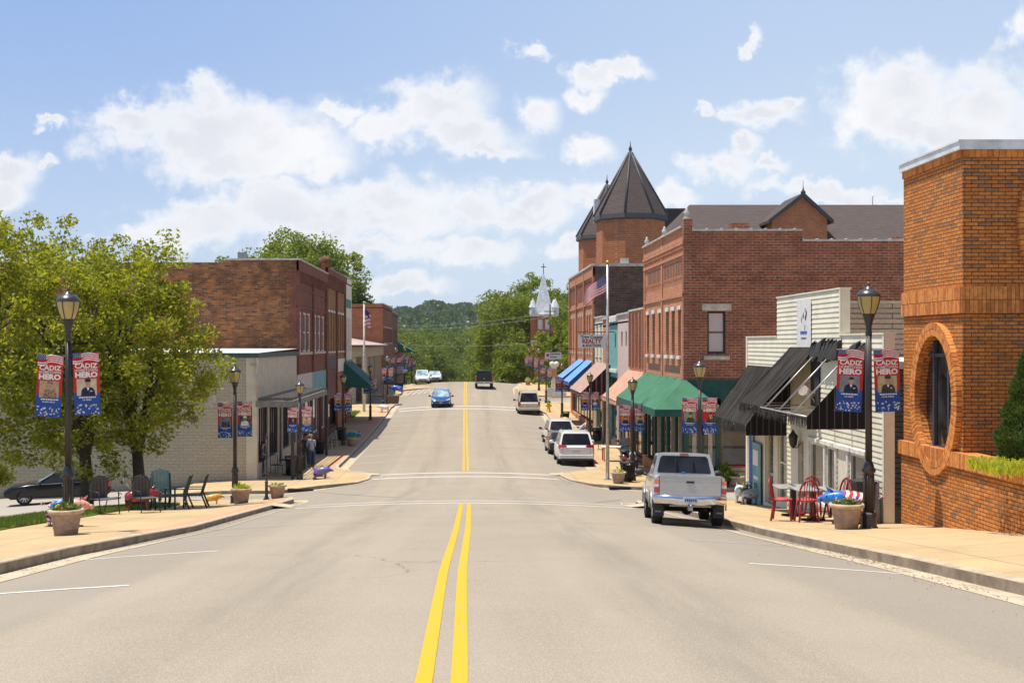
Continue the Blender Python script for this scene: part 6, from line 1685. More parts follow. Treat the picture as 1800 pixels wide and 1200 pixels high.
# ================================================================ pig statues
def pattern(name, kind, cols):
    m, nt, b = _nt(name); p = obc(nt); s = N(nt, 'ShaderNodeSeparateXYZ'); L(nt, p, s.inputs[0])
    c = [c_ for c_ in cols]
    if kind == 'flagpig':
        st = math_(nt, 'LESS_THAN', math_(nt, 'FRACT', math_(nt, 'DIVIDE', math_(nt, 'ADD', s.outputs[2], math_(nt, 'ADD', math_(nt, 'MULTIPLY', s.outputs[0], .35), 9)), .075)), .5)
        rear = mixc(nt, st, (.74, .70, .66), (.52, .04, .05))
        v = N(nt, 'ShaderNodeTexVoronoi'); v.inputs['Scale'].default_value = 9; L(nt, p, v.inputs['Vector'])
        blue = mixc(nt, math_(nt, 'LESS_THAN', v.outputs[0], .30), (.01, .14, .48), (.75, .75, .72))
        col = mixc(nt, math_(nt, 'GREATER_THAN', s.outputs[0], -.27), rear, blue)
        col = mixc(nt, math_(nt, 'GREATER_THAN', s.outputs[0], .24), col, (.66, .28, .2))
    elif kind == 'starpig':
        st = math_(nt, 'LESS_THAN', math_(nt, 'FRACT', math_(nt, 'DIVIDE', math_(nt, 'ADD', s.outputs[0], math_(nt, 'ADD', math_(nt, 'MULTIPLY', s.outputs[2], .6), 9)), .13)), .5)
        body = mixc(nt, st, (.75, .70, .66), (.55, .05, .06))
        v = N(nt, 'ShaderNodeTexVoronoi'); v.inputs['Scale'].default_value = 8; L(nt, p, v.inputs['Vector'])
        body = mixc(nt, math_(nt, 'LESS_THAN', v.outputs[0], .25), body, (.02, .14, .5))
        col = mixc(nt, math_(nt, 'GREATER_THAN', s.outputs[0], .2), body, (.01, .16, .52))
    else:
        v = N(nt, 'ShaderNodeTexNoise'); v.inputs['Scale'].default_value = 5; L(nt, p, v.inputs['Vector'])
        col = mixc(nt, ramp_(nt, v.outputs[0], .42, .5), c[0], c[1]); col = mixc(nt, ramp_(nt, v.outputs[0], .58, .64), col, c[2])
    L(nt, col, b.inputs['Base Color']); setp(b, rough=.3, coat=.5)
pattern('pig_flag', 'flagpig', []); pattern('pig_star', 'starpig', []); pattern('pig_purple', 'n', [(.03, .16, .06), (.16, .06, .42), (.22, .10, .5)]); pattern('pig_teal', 'n', [(.01, .18, .24), (.02, .33, .38), (.02, .28, .35)])
pattern('pig_white', 'n', [(.6, .62, .55), (.75, .74, .70), (.8, .8, .76)]); pattern('pig_blue', 'n', [(.02, .08, .45), (.03, .12, .55), (.5, .52, .6)]); pattern('pig_tan', 'n', [(.40, .24, .13), (.46, .30, .18), (.5, .36, .24)])
pattern('pig_red', 'n', [(.22, .012, .015), (.30, .02, .02), (.4, .06, .05)]); pattern('pig_orange', 'n', [(.6, .25, .02), (.66, .38, .04), (.7, .5, .1)]); pattern('pig_grey', 'n', [(.30, .32, .34), (.40, .42, .44), (.2, .22, .24)])
PIG = {}
def pig(x, y, rz, m_, label, s=1., z=None, name='pig_statue', cat='pig statue', head=None):
    k = 'm'
    if k not in PIG:
        vs = [(-.40, 0, .42), (-.25, 0, .43), (0, 0, .41), (.22, 0, .44), (.38, 0, .47), (.50, 0, .45), (.58, 0, .43)]
        rs = [(.10, .10), (.19, .18), (.21, .20), (.19, .18), (.135, .14), (.085, .085), (.055, .055)]
        es = [(i, i + 1) for i in range(6)]
        for (lx, ly, root, kx) in ((-.28, .11, 1, -.03), (-.28, -.11, 1, -.03), (.20, .11, 3, .02), (.20, -.11, 3, .02)):
            o = len(vs); vs += [(lx, ly, .28), (lx + kx, ly, .14), (lx, ly, .02)]; rs += [(.075, .08), (.04, .045), (.04, .04)]; es += [(root, o), (o, o + 1), (o + 1, o + 2)]
        PIG[k] = skin_mesh(vs, es, rs, 1)
    t = thing(name, label, cat, (x, y, side(x, y) if z is None else z), rz)
    me = PIG[k].copy(); mesh_obj(me, 'body', m_, t)
    for s_ in (-1, 1):
        e_ = MB(); e_.add([(.36, s_ * .08, .58), (.42, s_ * .12, .56), (.46, s_ * .13, .66), (.37, s_ * .10, .60)], [(0, 1, 2), (0, 2, 3), (0, 1, 3)]); e_.build('ear', head or m_, t, world=False)
        q = MB(); q.ball((.485, s_ * .075, .50), .014, 6, 4); q.build('eye', 'signblack', t, world=False)
    q = MB(); q.tube([(.575, 0, .43), (.625, 0, .43)], [.056, .05], 12); q.build('snout', head or m_, t, world=False)
    q = MB(); q.tube([(-.44, 0, .45), (-.50, .02, .50), (-.53, -.02, .47), (-.50, 0, .44), (-.55, .01, .5)], .012, 6); q.build('tail', m_, t, world=False)
    q = MB(); q.box(-.38, .34, -.16, .16, -.02, .015); q.build('base_plate', 'blackiron', t, world=False)
    t.scale = (s,) * 3; return t
pig(wx(103, 25.6), 26.0, rad(-8), 'pig_flag', 'pig statue in striped and starred flag paint behind the nearest left planter', .98)
pig(wx(1500, 25.3), 25.3, rad(176), 'pig_star', 'pig statue in flag colours behind the nearest right planter', 1.14)
pig(wx(240, 34.2), 34.4, rad(20), 'pig_red', 'dark red pig statue behind the second grey garden chair', 1.0)
pig(wx(264, 40), 39.4, rad(160), 'pig_tan', 'large tan pig statue right of the second tree trunk', 1.45, z=side(-10.3, 39.5) + .12)
pig(wx(366, 40.5), 41.2, rad(10), 'pig_orange', 'low orange-yellow pig statue lying left of the lamp before the cream wall', .62, z=side(-8.6, 41) - .05)
pig(wx(566, 57.4), 57.0, rad(-6), 'pig_purple', 'purple and green pig statue at the left corner', .92)
pig(wx(617, 81), 81.2, rad(-30), 'pig_teal', 'teal pig statue over the planter on the left pavement', 1.3)
pig(wx(677, 112), 111, rad(170), 'pig_white', 'white pig statue on the left kerb before the crossing', 1.1)
pig(wx(694, 126), 131.5, rad(175), 'pig_blue', 'blue pig statue beyond the side street on the left', 1.5)
pig(wx(1301, 37.6), 37.6, rad(78), 'pig_white', 'white woolly dog-like statue beside the cafe corner flowers', .86, z=side(8.3, 37.6), name='animal_statue', cat='statue')
pig(wx(1321, 36.0), 36.0, rad(15), 'pig_grey', 'grey animal statue with pansies growing behind it by the cafe', .78, z=side(8.2, 36), name='animal_statue', cat='statue')
pig(wx(999, 97), 98.5, rad(160), 'pig_orange', 'orange-yellow pig statue by the pavement past the parked cars', .9, z=side(7.6, 98))
t = thing('flower_tub', 'tub of purple and yellow pansies by the grey animal statue', 'planter', (wx(1316, 36.9), 36.9, side(8.3, 36.9)))
m = MB(); m.lathe([(.14, 0), (.2, .3), (.21, .32), (.17, .32)], seg=14); m.build('tub', 'brownboard', t, world=False); foliage(150, (0, 0, .3), .2, .3, .1, 4).build('plant', 'leaf_pot', t, world=False)
m = MB(); random.seed(2)
for i in range(24): a = random.uniform(0, 6.28); r = .22 * math.sqrt(random.random()); m.ball((r * math.cos(a), r * math.sin(a), .45 + random.uniform(0, .2)), .03, 5, 3, random.randrange(3))
m.build('flowers', ['flower_v', 'flower_y', 'flower_w'], t, world=False)
# ================================================================ vehicles (local: +y forward, x right, z up; origin mid rear-axle-to-front on the ground)
def loft(m, secs, mi=0, smooth=True, caps=True):
    n = len(secs[0]); o = [p for s_ in secs for p in s_]
    fs = [(i * n + k, i * n + k + 1, (i + 1) * n + k + 1, (i + 1) * n + k) for i in range(len(secs) - 1) for k in range(n - 1)]
    m.add(o, fs, mi, smooth)
    if caps: m.poly(secs[0], mi); m.poly(secs[-1], mi)
def boolcut(ob, cutters):
    for c in cutters:
        md = ob.modifiers.new('c', 'BOOLEAN'); md.operation = 'DIFFERENCE'; md.object = c; md.solver = 'EXACT'
    dg = bpy.context.evaluated_depsgraph_get(); dg.update()
    me = bpy.data.meshes.new_from_object(ob.evaluated_get(dg)); ob.modifiers.clear(); ob.data = me
    for c in cutters: bpy.data.objects.remove(c)
def vehicle(name, label, cat, loc, rz, body, st, gh, wheels, paint, W, wr=.34, tw=.22, glassm='carglass', tilt=0, group=None, sidewin=(.06, .48, .52, .94), open_bed=None, trimz=None, roofm=None):
    """st: stations (y, half width, z bottom, z belt); gh: (y rear base, y rear roof, y front roof, y front base, half base, half roof, z roof)"""
    t = thing(name, label, cat, loc, rz, group); t.rotation_euler[0] = tilt
    m = MB(); secs = []
    for (y, w, zb, zt) in st:
        r = [(w * .55, y, zb), (w * .93, y, zb + .02), (w * .985, y, zb + .12), (w, y, lerp(zb, zt, .5)), (w * .99, y, lerp(zb, zt, .80)), (w * .955, y, zt - .035), (w * .90, y, zt), (w * .5, y, zt + .015), (0, y, zt + .02)]
        secs.append(r + [(-a, b_, c) for a, b_, c in r[:-1]][::-1] )
    secs = [s_ + [s_[0]] for s_ in secs]
    loft(m, secs)
    ob = m.build('body', paint, t, world=False)
    bm = bmesh.new(); bm.from_mesh(ob.data); bmesh.ops.remove_doubles(bm, verts=bm.verts, dist=1e-5); bmesh.ops.recalc_face_normals(bm, faces=bm.faces); bm.to_mesh(ob.data); bm.free()
    cut = []
    for wy in wheels:
        for s_ in (-1, 1):
            q = MB(); q.tube([(s_ * (W - .30), wy, wr * .98), (s_ * (W + .2), wy, wr * .98)], wr * 1.17, 20); c = q.build('cut', paint); cut.append(c)
    if open_bed:
        q = MB(); q.box(*open_bed); cut.append(q.build('cut', paint))
    try: boolcut(ob, cut)
    except Exception as ex: print('bool fail', ex)
    try: ob.data.shade_auto if False else None
    except Exception: pass
    for p in ob.data.polygons: p.use_smooth = True
    md = ob.modifiers.new('e', 'EDGE_SPLIT'); md.split_angle = rad(38)
    # dark inner wells and floor pan
    m = MB(); y0, y1 = st[0][0] + .25, st[-1][0] - .25; m.box(-(W - .22), W - .22, y0, y1, st[len(st) // 2][2] + .02, st[len(st) // 2][2] + .3); 
    for wy in wheels: m.box(-(W - .05) + .02, -(W - .28), wy - wr * 1.1, wy + wr * 1.1, .3, wr * 2.1); m.box(W - .28, W - .07, wy - wr * 1.1, wy + wr * 1.1, .3, wr * 2.1)
    m.v = [(a, b_, min(c, 9)) for a, b_, c in m.v]
    m.build('underbody', 'undercar', t, world=False)
    # greenhouse
    ya, yb, yc, yd, wb, wr_, zr = gh; zb = None
    def belt(y):
        for a, b_ in zip(st, st[1:]):
            if a[0] <= y <= b_[0]: return lerp(a[3], b_[3], (y - a[0]) / (b_[0] - a[0]))
        return st[0][3]
    za, zd = belt(ya) - .01, belt(yd) - .01
    B = [(-wb, ya, za), (wb, ya, za), (wb, yd, zd), (-wb, yd, zd)]; T = [(-wr_, yb, zr), (wr_, yb, zr), (wr_, yc, zr), (-wr_, yc, zr)]
    def side_pt(s_, y, v):   # point on side of greenhouse, y in world
        yB, yT = y
        return Vector((s_ * lerp(wb, wr_, v), lerp(yB, yT, v), lerp(lerp(za, zd, (yB - ya) / (yd - ya)), zr, v)))
    m = MB(); m.add(B + T, [(0, 1, 5, 4), (1, 2, 6, 5), (2, 3, 7, 6), (3, 0, 4, 7)], 0)
    # roof, crowned with rounded rim
    n = 6; R_ = []
    for j in range(n + 1):
        y = lerp(yb, yc, j / n); fz = .035 * math.sin(PI * j / n) ** .5 if 0 < j < n else 0
        R_.append([(lerp(-wr_, wr_, k / 8), y, zr + fz * (.6 + .4 * math.sin(PI * k / 8)) * (1 if 0 < k < 8 else .25)) for k in range(9)])
    m.add([p for r in R_ for p in r], [(j * 9 + k, j * 9 + k + 1, (j + 1) * 9 + k + 1, (j + 1) * 9 + k) for j in range(n) for k in range(8)], 0, True)
    m.build('roof', roofm or paint, t, world=False)
    def panel(a, b_, c, d, i0, i1, j0, j1, nm, mt, offs=.007, lab=None):
        a, b_, c, d = map(Vector, (a, b_, c, d))
        def q(s_, v): return a.lerp(b_, s_).lerp(d.lerp(c, s_), v)
        nn = (b_ - a).cross(d - a).normalized(); cen = (a + b_ + c + d) / 4
        if nn.dot(cen - Vector((0, (ya + yd) / 2, za))) < 0: nn = -nn
        r = .10; pts = []
        for (s_, v) in ((i0 + .02, j0), (i1 - .02, j0), (i1, j0 + .06), (i1, j1 - r), (i1 - .03, j1), (i0 + .03, j1), (i0, j1 - r), (i0, j0 + .06)): pts.append(q(s_, v) + nn * offs)
        mm = MB(); mm.poly(pts); k = len(pts); return mm.build(nm, mt, t, world=False)
    panel(B[1], B[0], T[0], T[1], .06, .94, .10, .90, 'rear_window', 'carglass')
    panel(B[3], B[2], T[2], T[3], .05, .95, .06, .94, 'windscreen', glassm)
    for s_ in (-1, 1):
        i = (1, 2, 6, 5) if s_ > 0 else (0, 3, 7, 4)
        Q = (B + T); a, b_, c, d = Q[i[0]], Q[i[1]], Q[i[2]], Q[i[3]]
        for k in range(0, len(sidewin), 2): panel(a, b_, c, d, sidewin[k], sidewin[k + 1], .08, .90, 'side_window', 'carglass')
        mm = MB(); y = yd - .22; mm.ball((s_ * (W + .15), y, zd + .09), .115, 10, 8, sx=1, sy=.6, sz=.8); mm.tube([(s_ * (W - .10), y, zd + .01), (s_ * (W + .10), y, zd + .06)], .03, 6); mm.build('wing_mirror', 'plastic' if name != 'minivan' else paint, t, world=False)
    for wy in wheels:
        for s_ in (-1, 1):
            x1, x0 = s_ * W * .985, s_ * (W * .985 - tw)
            q = MB(); P = [(x0, wr * .8), (x0 + s_ * .015, wr * .97), (x0 + s_ * .05, wr), (x1 - s_ * .05, wr), (x1 - s_ * .012, wr * .97), (x1, wr * .8), (x1 - s_ * .005, wr * .66)]
            sg = 24; vs = []; 
            for (xx_, rr) in P:
                for k in range(sg): a = 2 * PI * k / sg; vs.append((xx_, wy + rr * math.cos(a), wr + rr * math.sin(a)))
            q.add(vs, [(i * sg + k, i * sg + (k + 1) % sg, (i + 1) * sg + (k + 1) % sg, (i + 1) * sg + k) for i in range(len(P) - 1) for k in range(sg)], 0, True)
            q.poly([vs[k] for k in range(sg)]); w = q.build('wheel', 'tyre', t, world=False)
            q = MB(); xr = x1 - s_ * .03; q.tube([(xr - s_ * .05, wy, wr), (xr - s_ * .03, wy, wr)], wr * .68, 24, mi=1); 
            for k in range(10):
                a = 2 * PI * k / 10; c, d = math.cos(a), math.sin(a); q.hexa([(xr - s_ * .03, wy + c * .05 - d * .02, wr + d * .05 + c * .02), (xr - s_ * .03, wy + c * .05 + d * .02, wr + d * .05 - c * .02), (xr - s_ * .03, wy + c * wr * .64 + d * .02, wr + d * wr * .64 - c * .02), (xr - s_ * .03, wy + c * wr * .64 - d * .02, wr + d * wr * .64 + c * .02)] + [(xr, wy + c * .05 - d * .02, wr + d * .05 + c * .02), (xr, wy + c * .05 + d * .02, wr + d * .05 - c * .02), (xr, wy + c * wr * .64 + d * .02, wr + d * wr * .64 - c * .02), (xr, wy + c * wr * .64 - d * .02, wr + d * wr * .64 + c * .02)])
            rim = [(xr, wy + wr * .66 * math.cos(2 * PI * k / 24), wr + wr * .66 * math.sin(2 * PI * k / 24)) for k in range(25)]; q.tube(rim, .012, 6); q.tube([(xr - .02 * s_, wy, wr), (xr + .005 * s_, wy, wr)], .05, 10)
            q.build('rim', ['rim', 'undercar'], w, world=False)
    return t
def part(t, nm, m_, *boxes, label=None, bevel=0):
    m = MB()
    for b_ in boxes: m.box(*b_)
    return m.build(nm, m_, t, world=False, label=label, bevel=bevel)
def zat(x, y): return roadz(x, y) + .004
# --- silver pickup, near right
sx_, sy_ = 4.74, 27.4
TL = math.atan((roadz(sx_, sy_ + 1.6) - roadz(sx_, sy_ - 1.6)) / 3.2)
t = vehicle('pickup_truck', 'silver pickup truck with blue oval sticker, parked nearest on the right', 'pickup truck', (sx_, sy_, zat(sx_, sy_)), rad(-5.2), 'b',
    [(-2.05, .775, .50, 1.10), (-1.9, .795, .48, 1.115), (-1.2, .80, .47, 1.115), (-.45, .80, .42, 1.115), (.0, .80, .40, 1.13), (1.2, .80, .40, 1.12), (1.35, .795, .42, 1.06), (2.3, .76, .45, .98), (2.5, .70, .48, .82)],
    (-.42, -.30, .62, 1.38, .72, .60, 1.60), (-1.28, 1.62), 'silver', .80, wr=.36, tw=.24, tilt=0, open_bed=(-.68, .68, -1.93, -.52, .72, 1.4), sidewin=(.06, .80))
t.rotation_euler = (TL, rad(1.2), rad(-5.2)); t.scale = (.93,) * 3
part(t, 'tailgate', 'silver', (-.665, .665, -2.085, -2.052, .66, 1.125), (-.665, .665, -2.088, -2.085, 1.00, 1.02), (-.665, .665, -2.092, -2.05, 1.09, 1.13), bevel=.006)
part(t, 'panel_gap', 'plastic', (-.677, -.667, -2.062, -2.04, .63, 1.10), (.667, .677, -2.062, -2.04, .63, 1.10), (-.67, .67, -2.062, -2.04, .635, .655))
part(t, 'tailgate_handle', 'plastic', (-.085, .085, -2.10, -2.08, .955, 1.0))
for s_ in (-1, 1):
    a, b_ = sorted((s_ * .685, s_ * .785))
    o = part(t, 'tail_light', 'tailred', (a, b_, -2.075, -1.97, .74, .855)); part(o, 'indicator', 'tailamber', (a, b_, -2.074, -1.97, .93, 1.02)); part(o, 'reversing_light', 'headlight', (a, b_, -2.072, -1.97, .86, .925))
    part(t, 'mud_flap', 'plastic', (s_ * .54 - (.0 if s_ > 0 else .24), s_ * .54 + (.24 if s_ > 0 else 0), -1.72, -1.705, .20, .60))
    q = MB(); q.box(s_ * .67 - .07, s_ * .67 + .07, -1.726, -1.7215, .29, .325); q.build('flap_lettering', 'p_grey', t, world=False)
    q = MB(); P = [(s_ * .815, -1.28 + .44 * math.cos(PI * k / 12), .37 + .44 * math.sin(PI * k / 12)) for k in range(13)]; q.tube(P, .022, 6); q.build('arch_flare', 'silver', t, world=False)
    q = MB(); P = [(s_ * .815, 1.62 + .44 * math.cos(PI * k / 12), .37 + .44 * math.sin(PI * k / 12)) for k in range(13)]; q.tube(P, .022, 6); q.build('arch_flare', 'silver', t, world=False)
m = MB(); secs = []
for x, z0, z1, y in ((-.80, .60, .68, -1.98), (-.78, .52, .70, -2.16), (-.4, .50, .70, -2.19), (-.26, .47, .69, -2.19), (.26, .47, .69, -2.19), (.4, .50, .70, -2.19), (.78, .52, .70, -2.16), (.80, .60, .68, -1.98)):
    secs.append([(x, y + .14, z1), (x, y, z1 - .02), (x, y - .012, (z0 + z1) / 2), (x, y + .01, z0), (x, y + .14, z0 - .02)])
loft(m, secs); m.build('bumper', 'chrome', t, world=False)
q = part(t, 'number_plate', 'plate', (-.155, .155, -2.215, -2.205, .525, .675)); m = MB()
me = text_mesh('2487PK', .09, .003, .26); M = Matrix(((1, 0, 0, 0), (0, 0, 1, -2.218), (0, 1, 0, .585), (0, 0, 0, 1))); 
m.box(-.12, .12, -2.2175, -2.2155, .575, .58) if False else None
for k in range(6): m.box(-.125 + k * .044, -.095 + k * .044, -2.2175, -2.2155, .56, .62)
m.build('plate_marks', 'platetext', q, world=False)
part(t, 'high_brake_light', 'tailred', (-.10, .10, -.335, -.28, 1.575, 1.615))
q = MB(); q.ball((-.02, -.535, 1.155), .05, 12, 6, sy=.1, sz=.6); q.box(-.07, .0, -.55, -.53, 1.12, 1.15); q.build('oval_sticker', 'signblue', t, world=False)
part(t, 'window_divider', 'plastic', (-.20, -.185, -.425, -.34, 1.17, 1.5), (.185, .20, -.425, -.34, 1.17, 1.5))
q = MB(); q.tube([(0, -2.3, .42), (0, -2.12, .42)], .025, 8); q.ball((0, -2.3, .47), .03); q.box(-.05, .05, -2.2, -1.9, .36, .46); q.tube([(-.45, -2.12, .46), (.45, -2.12, .46)], .022, 6); q.build('tow_hitch', 'steel', t, world=False)
q = MB(); q.tube([(-.5, -1.28, .36), (.5, -1.28, .36)], .05, 8); q.ball((0, -1.28, .36), .13, 8, 6); q.tube([(.35, -2.0, .38), (.3, 0, .4)], .03, 6); q.build('axle', 'undercar', t, world=False)
part(t, 'bed_liner', 'plastic', (-.66, .66, -1.92, -.54, .725, .735))

def suv(name, label, x, y, z, rz, s, paint, rear='suv', front=False, tall=1.70, w=.95, L2=2.35, glassm='carglass', cat='suv', tiltd=0):
    t = vehicle(name, label, cat, (x, y, z), rz, 'b',
        [(-L2, w * .90, .42, .96), (-L2 + .12, w * .97, .36, 1.02), (-1.2, w, .30, 1.04), (.6, w, .30, 1.02), (1.1, w, .30, .99), (1.35, w * .98, .30, .95), (L2 - .25, w * .93, .34, .84), (L2, w * .80, .42, .66)],
        (-L2 + .12, -L2 + .55, .45, 1.28, w * .93, w * .74, tall), (-1.38, 1.42), paint, w, wr=.36, tw=.23, glassm=glassm, sidewin=(.05, .34, .37, .64, .67, .93))
    y0 = -L2
    if rear == 'van':
        for s_ in (-1, 1):
            m = MB(); m.poly([(s_ * w * .93, y0 + .10, 1.10), (s_ * w * .93, y0 + .04, .95), (s_ * w * .46, y0 - .012, 1.02), (s_ * w * .60, y0 + .02, 1.09)]); m.hexa([(s_ * w * .52, y0 - .02, .98), (s_ * w * .95, y0 + .02, .93), (s_ * w * .97, y0 + .3, .95), (s_ * w * .5, y0 + .2, 1.0), (s_ * w * .58, y0 - .005, 1.06), (s_ * w * .93, y0 + .05, 1.12), (s_ * w * .95, y0 + .3, 1.12), (s_ * w * .5, y0 + .2, 1.06)]); m.build('tail_light', 'tailred', t, world=False)
    else:
        for s_ in (-1, 1):
            a, b_ = sorted((s_ * w * .76, s_ * w * .965)); part(t, 'tail_light', 'tailred', (a, b_, y0 + .0, y0 + .28, .74, 1.14), bevel=.01)
    part(t, 'bumper', paint if rear != 'ford' else 'carchamp', (-w * .93, w * .93, y0 - .08, y0 + .2, .40, .62), bevel=.04)
    part(t, 'bumper_trim', 'plastic', (-w * .85, w * .85, y0 - .085, y0 + .1, .33, .41))
    part(t, 'tailgate_gap', 'plastic', (-w * .74, w * .74, y0 - .006, y0 + .03, .625, .64), (-w * .745, -w * .735, y0 - .008, y0 + .03, .64, .98), (w * .735, w * .745, y0 - .008, y0 + .03, .64, .98))
    part(t, 'number_plate', 'plate', (-.16, .16, y0 - .02, y0 + .02, .70, .82) if rear != 'ford' else (-.16, .16, y0 - .02, y0 + .02, .72, .88), label=None)
    part(t, 'trim_strip', 'chrome', (-.3, .3, y0 - .018, y0 + .02, .86, .89))
    m = MB()
    for s_ in (-1, 1): m.tube([(s_ * w * .66, -L2 + .7, tall + .05), (s_ * w * .66, .3, tall + .05)], .018, 6)
    m.build('roof_rail', 'steel', t, world=False)
    if front:
        yf = L2
        for s_ in (-1, 1):
            m = MB(); m.hexa([(s_ * w * .52, yf - .03, .66), (s_ * w * .86, yf - .12, .68), (s_ * w * .93, yf - .4, .74), (s_ * w * .5, yf - .3, .7), (s_ * w * .50, yf - .06, .76), (s_ * w * .86, yf - .16, .84), (s_ * w * .93, yf - .42, .90), (s_ * w * .5, yf - .3, .80)]); m.build('headlight', 'headlight', t, world=False)
        part(t, 'grille', 'plastic', (-w * .48, w * .48, yf - .05, yf + .02, .50, .66), (-w * .60, w * .60, yf - .06, yf + .012, .32, .44), bevel=.01)
        part(t, 'grille_trim', 'chrome', (-w * .40, w * .40, yf + .02, yf + .03, .63, .655)); part(t, 'number_plate', 'plate', (-.15, .15, yf + .015, yf + .025, .45, .55))
        part(t, 'bumper', paint, (-w * .80, w * .80, yf - .15, yf + .006, .44, .50))
    t.scale = (s, s, s); sl = (roadz(x, y + 1.5) - roadz(x, y - 1.5)) / 3
    t.rotation_euler = (math.atan(sl) * (1 if abs(rz) < 1 else -1), 0, rz)
    return t
suv('minivan', 'white minivan with wedge red tail lights, front of the parked row on the right', 5.85, 65.5 + 2.4, zat(5.6, 67.9) - .03, rad(-1), 1.04, 'carwhite', 'van', w=.94, cat='minivan')
suv('parked_car', 'dark grey car squeezed between the white minivan and the white suv', 5.65, 74.6, zat(5.7, 74.6), 0, .92, 'cargrey', tall=1.45, w=.9, L2=2.2, cat='car')
suv('parked_suv', 'white suv parked second in the row, person at its right side', 6.05, 81.8, zat(6, 81.8), rad(1.5), .96, 'carwhite', cat='suv', tall=1.75)
suv('parked_suv', 'champagne white suv with a dark oval badge, farthest parked on the right', 5.55, 111.4, zat(5.5, 111.4), 0, 1.02, 'carchamp', 'ford', tall=1.92, w=.98, L2=2.5)
suv('car', 'blue car driving towards us in the left lane', wx(775, 114.5), 114.5 + 2.2, zat(-2.2, 116), PI, .98, 'carblue', front=True, tall=1.62, w=.93, L2=2.25, glassm='windshield', cat='car')
suv('parked_suv', 'white suv facing us, parked at the far left kerb', wx(741, 150), 152, zat(-5.2, 151), PI + .06, .98, 'carwhite', front=True, tall=1.68, w=.92, L2=2.25, glassm='windshield')
suv('parked_car', 'white car half hidden behind the far left suv', wx(763, 162), 164, zat(-4.3, 162), PI + .1, .98, 'carwhite', front=True, tall=1.5, w=.88, L2=2.2, glassm='windshield', cat='car')
# black pickup at the crest
px_, py_ = wx(851, 137), 139.4
t = vehicle('pickup_truck', 'black pickup truck with grey bumper driving away over the crest', 'pickup truck', (px_, py_, zat(px_, py_)), 0, 'b',
    [(-2.75, .97, .60, 1.32), (-2.6, 1.0, .55, 1.34), (-.9, 1.0, .5, 1.34), (1.2, 1.0, .5, 1.30), (2.5, .95, .5, 1.2), (2.7, .9, .55, 1.0)], (-.85, -.72, .6, 1.4, .90, .76, 1.93), (-1.7, 1.8), 'carblack', 1.0, wr=.40, tw=.27, open_bed=(-.85, .85, -2.65, -.95, .85, 1.5), sidewin=(.05, .45, .5, .92))
for s_ in (-1, 1): a, b_ = sorted((s_ * .84, s_ * .985)); part(t, 'tail_light', 'tailred', (a, b_, -2.78, -2.6, .86, 1.26), bevel=.01)
part(t, 'bumper', 'steel', (-.98, .98, -2.95, -2.7, .55, .76), bevel=.03); part(t, 'number_plate', 'plate', (-.15, .15, -2.965, -2.94, .6, .7)); part(t, 'tailgate', 'carblack', (-.82, .82, -2.785, -2.74, .78, 1.35), bevel=.01); part(t, 'badge', 'steel', (-.08, .08, -2.80, -2.78, 1.05, 1.15))
part(t, 'roof_edge', 'steel', (-.7, .7, -.74, -.68, 1.9, 1.95))
# black coupe on the car park, side on, nose to the left
cxp, cyp = wx(101, 53), 53.2
zc_ = roadz(cxp, cyp)
t = vehicle('coupe', 'black two-door coupe parked side-on with its boot lid ajar before the cream wall', 'car', (cxp, cyp, zc_ + .03), rad(104), 'b',
    [(-2.3, .80, .42, .88), (-2.15, .88, .32, .98), (-1.5, .92, .25, 1.0), (-.6, .90, .22, .97), (.9, .90, .22, .92), (1.3, .92, .24, .89), (2.0, .88, .26, .80), (2.3, .74, .34, .62)],
    (-1.75, -.85, .15, .95, .80, .60, 1.36), (-1.38, 1.42), 'carblack', .92, wr=.36, tw=.24, sidewin=(.22, .50, .53, .92), roofm='carblack', glassm='windshield')
t.rotation_euler = (rad(-.5), rad(0), rad(104)); t.scale = (.93,) * 3
m = MB(); m.hexa([(-.7, -2.45, 1.10), (.7, -2.45, 1.10), (.7, -1.75, 1.0), (-.7, -1.75, 1.0), (-.7, -2.47, 1.14), (.7, -2.47, 1.14), (.7, -1.75, 1.03), (-.7, -1.75, 1.03)]); m.build('boot_lid', 'carblack', t, world=False)
for s_ in (-1, 1): a, b_ = sorted((s_ * .45, s_ * .86)); part(t, 'tail_light', 'tailred', (a, b_, -2.33, -2.1, .72, .92), bevel=.01)
part(t, 'sill_strip', 'p_grey', (-.935, -.92, -1.0, 1.0, .26, .31), (.92, .935, -1.0, 1.0, .26, .31)); part(t, 'door_handle', 'chrome', (.905, .93, -.35, -.2, .82, .85), (-.93, -.905, -.35, -.2, .82, .85))
m = MB(); [m.box(s_ * .907 - .003, s_ * .907 + .003, y - .004, y + .004, .28, .96) for s_ in (-1, 1) for y in (.85, -.5)]; m.build('door_gap', 'plastic', t, world=False)
# motorcycle
t = thing('scooter', 'dark motor scooter with red tail parked by the green shop front', 'scooter', (wx(1098, 60.5), 60.5, side(7.7, 60)), rad(-10))
for y in (-.55, .6):
    m = MB(); m.tube([(-.05, y, .25), (.05, y, .25)], .25, 16); m.build('wheel', 'tyre', t, world=False)
m = MB(); m.ball((0, -.3, .62), .26, 10, 8, sx=.7, sy=1.5, sz=.8); m.hexa([(-.14, .1, .3), (.14, .1, .3), (.14, .5, .3), (-.14, .5, .3), (-.18, .42, 1.0), (.18, .42, 1.0), (.14, .55, 1.0), (-.14, .55, 1.0)]); m.build('body', 'cargrey', t, world=False)
m = MB(); m.ball((0, -.25, .86), .2, 8, 6, sy=1.7, sz=.4); m.build('seat', 'plastic', t, world=False)
m = MB(); m.tube([(-.33, .35, 1.05), (0, .45, 1.02), (.33, .35, 1.05)], .02, 6); m.ball((-.3, .42, 1.22), .06, 6, 4); m.ball((.3, .42, 1.22), .06, 6, 4); m.build('handlebar', 'blackiron', t, world=False)
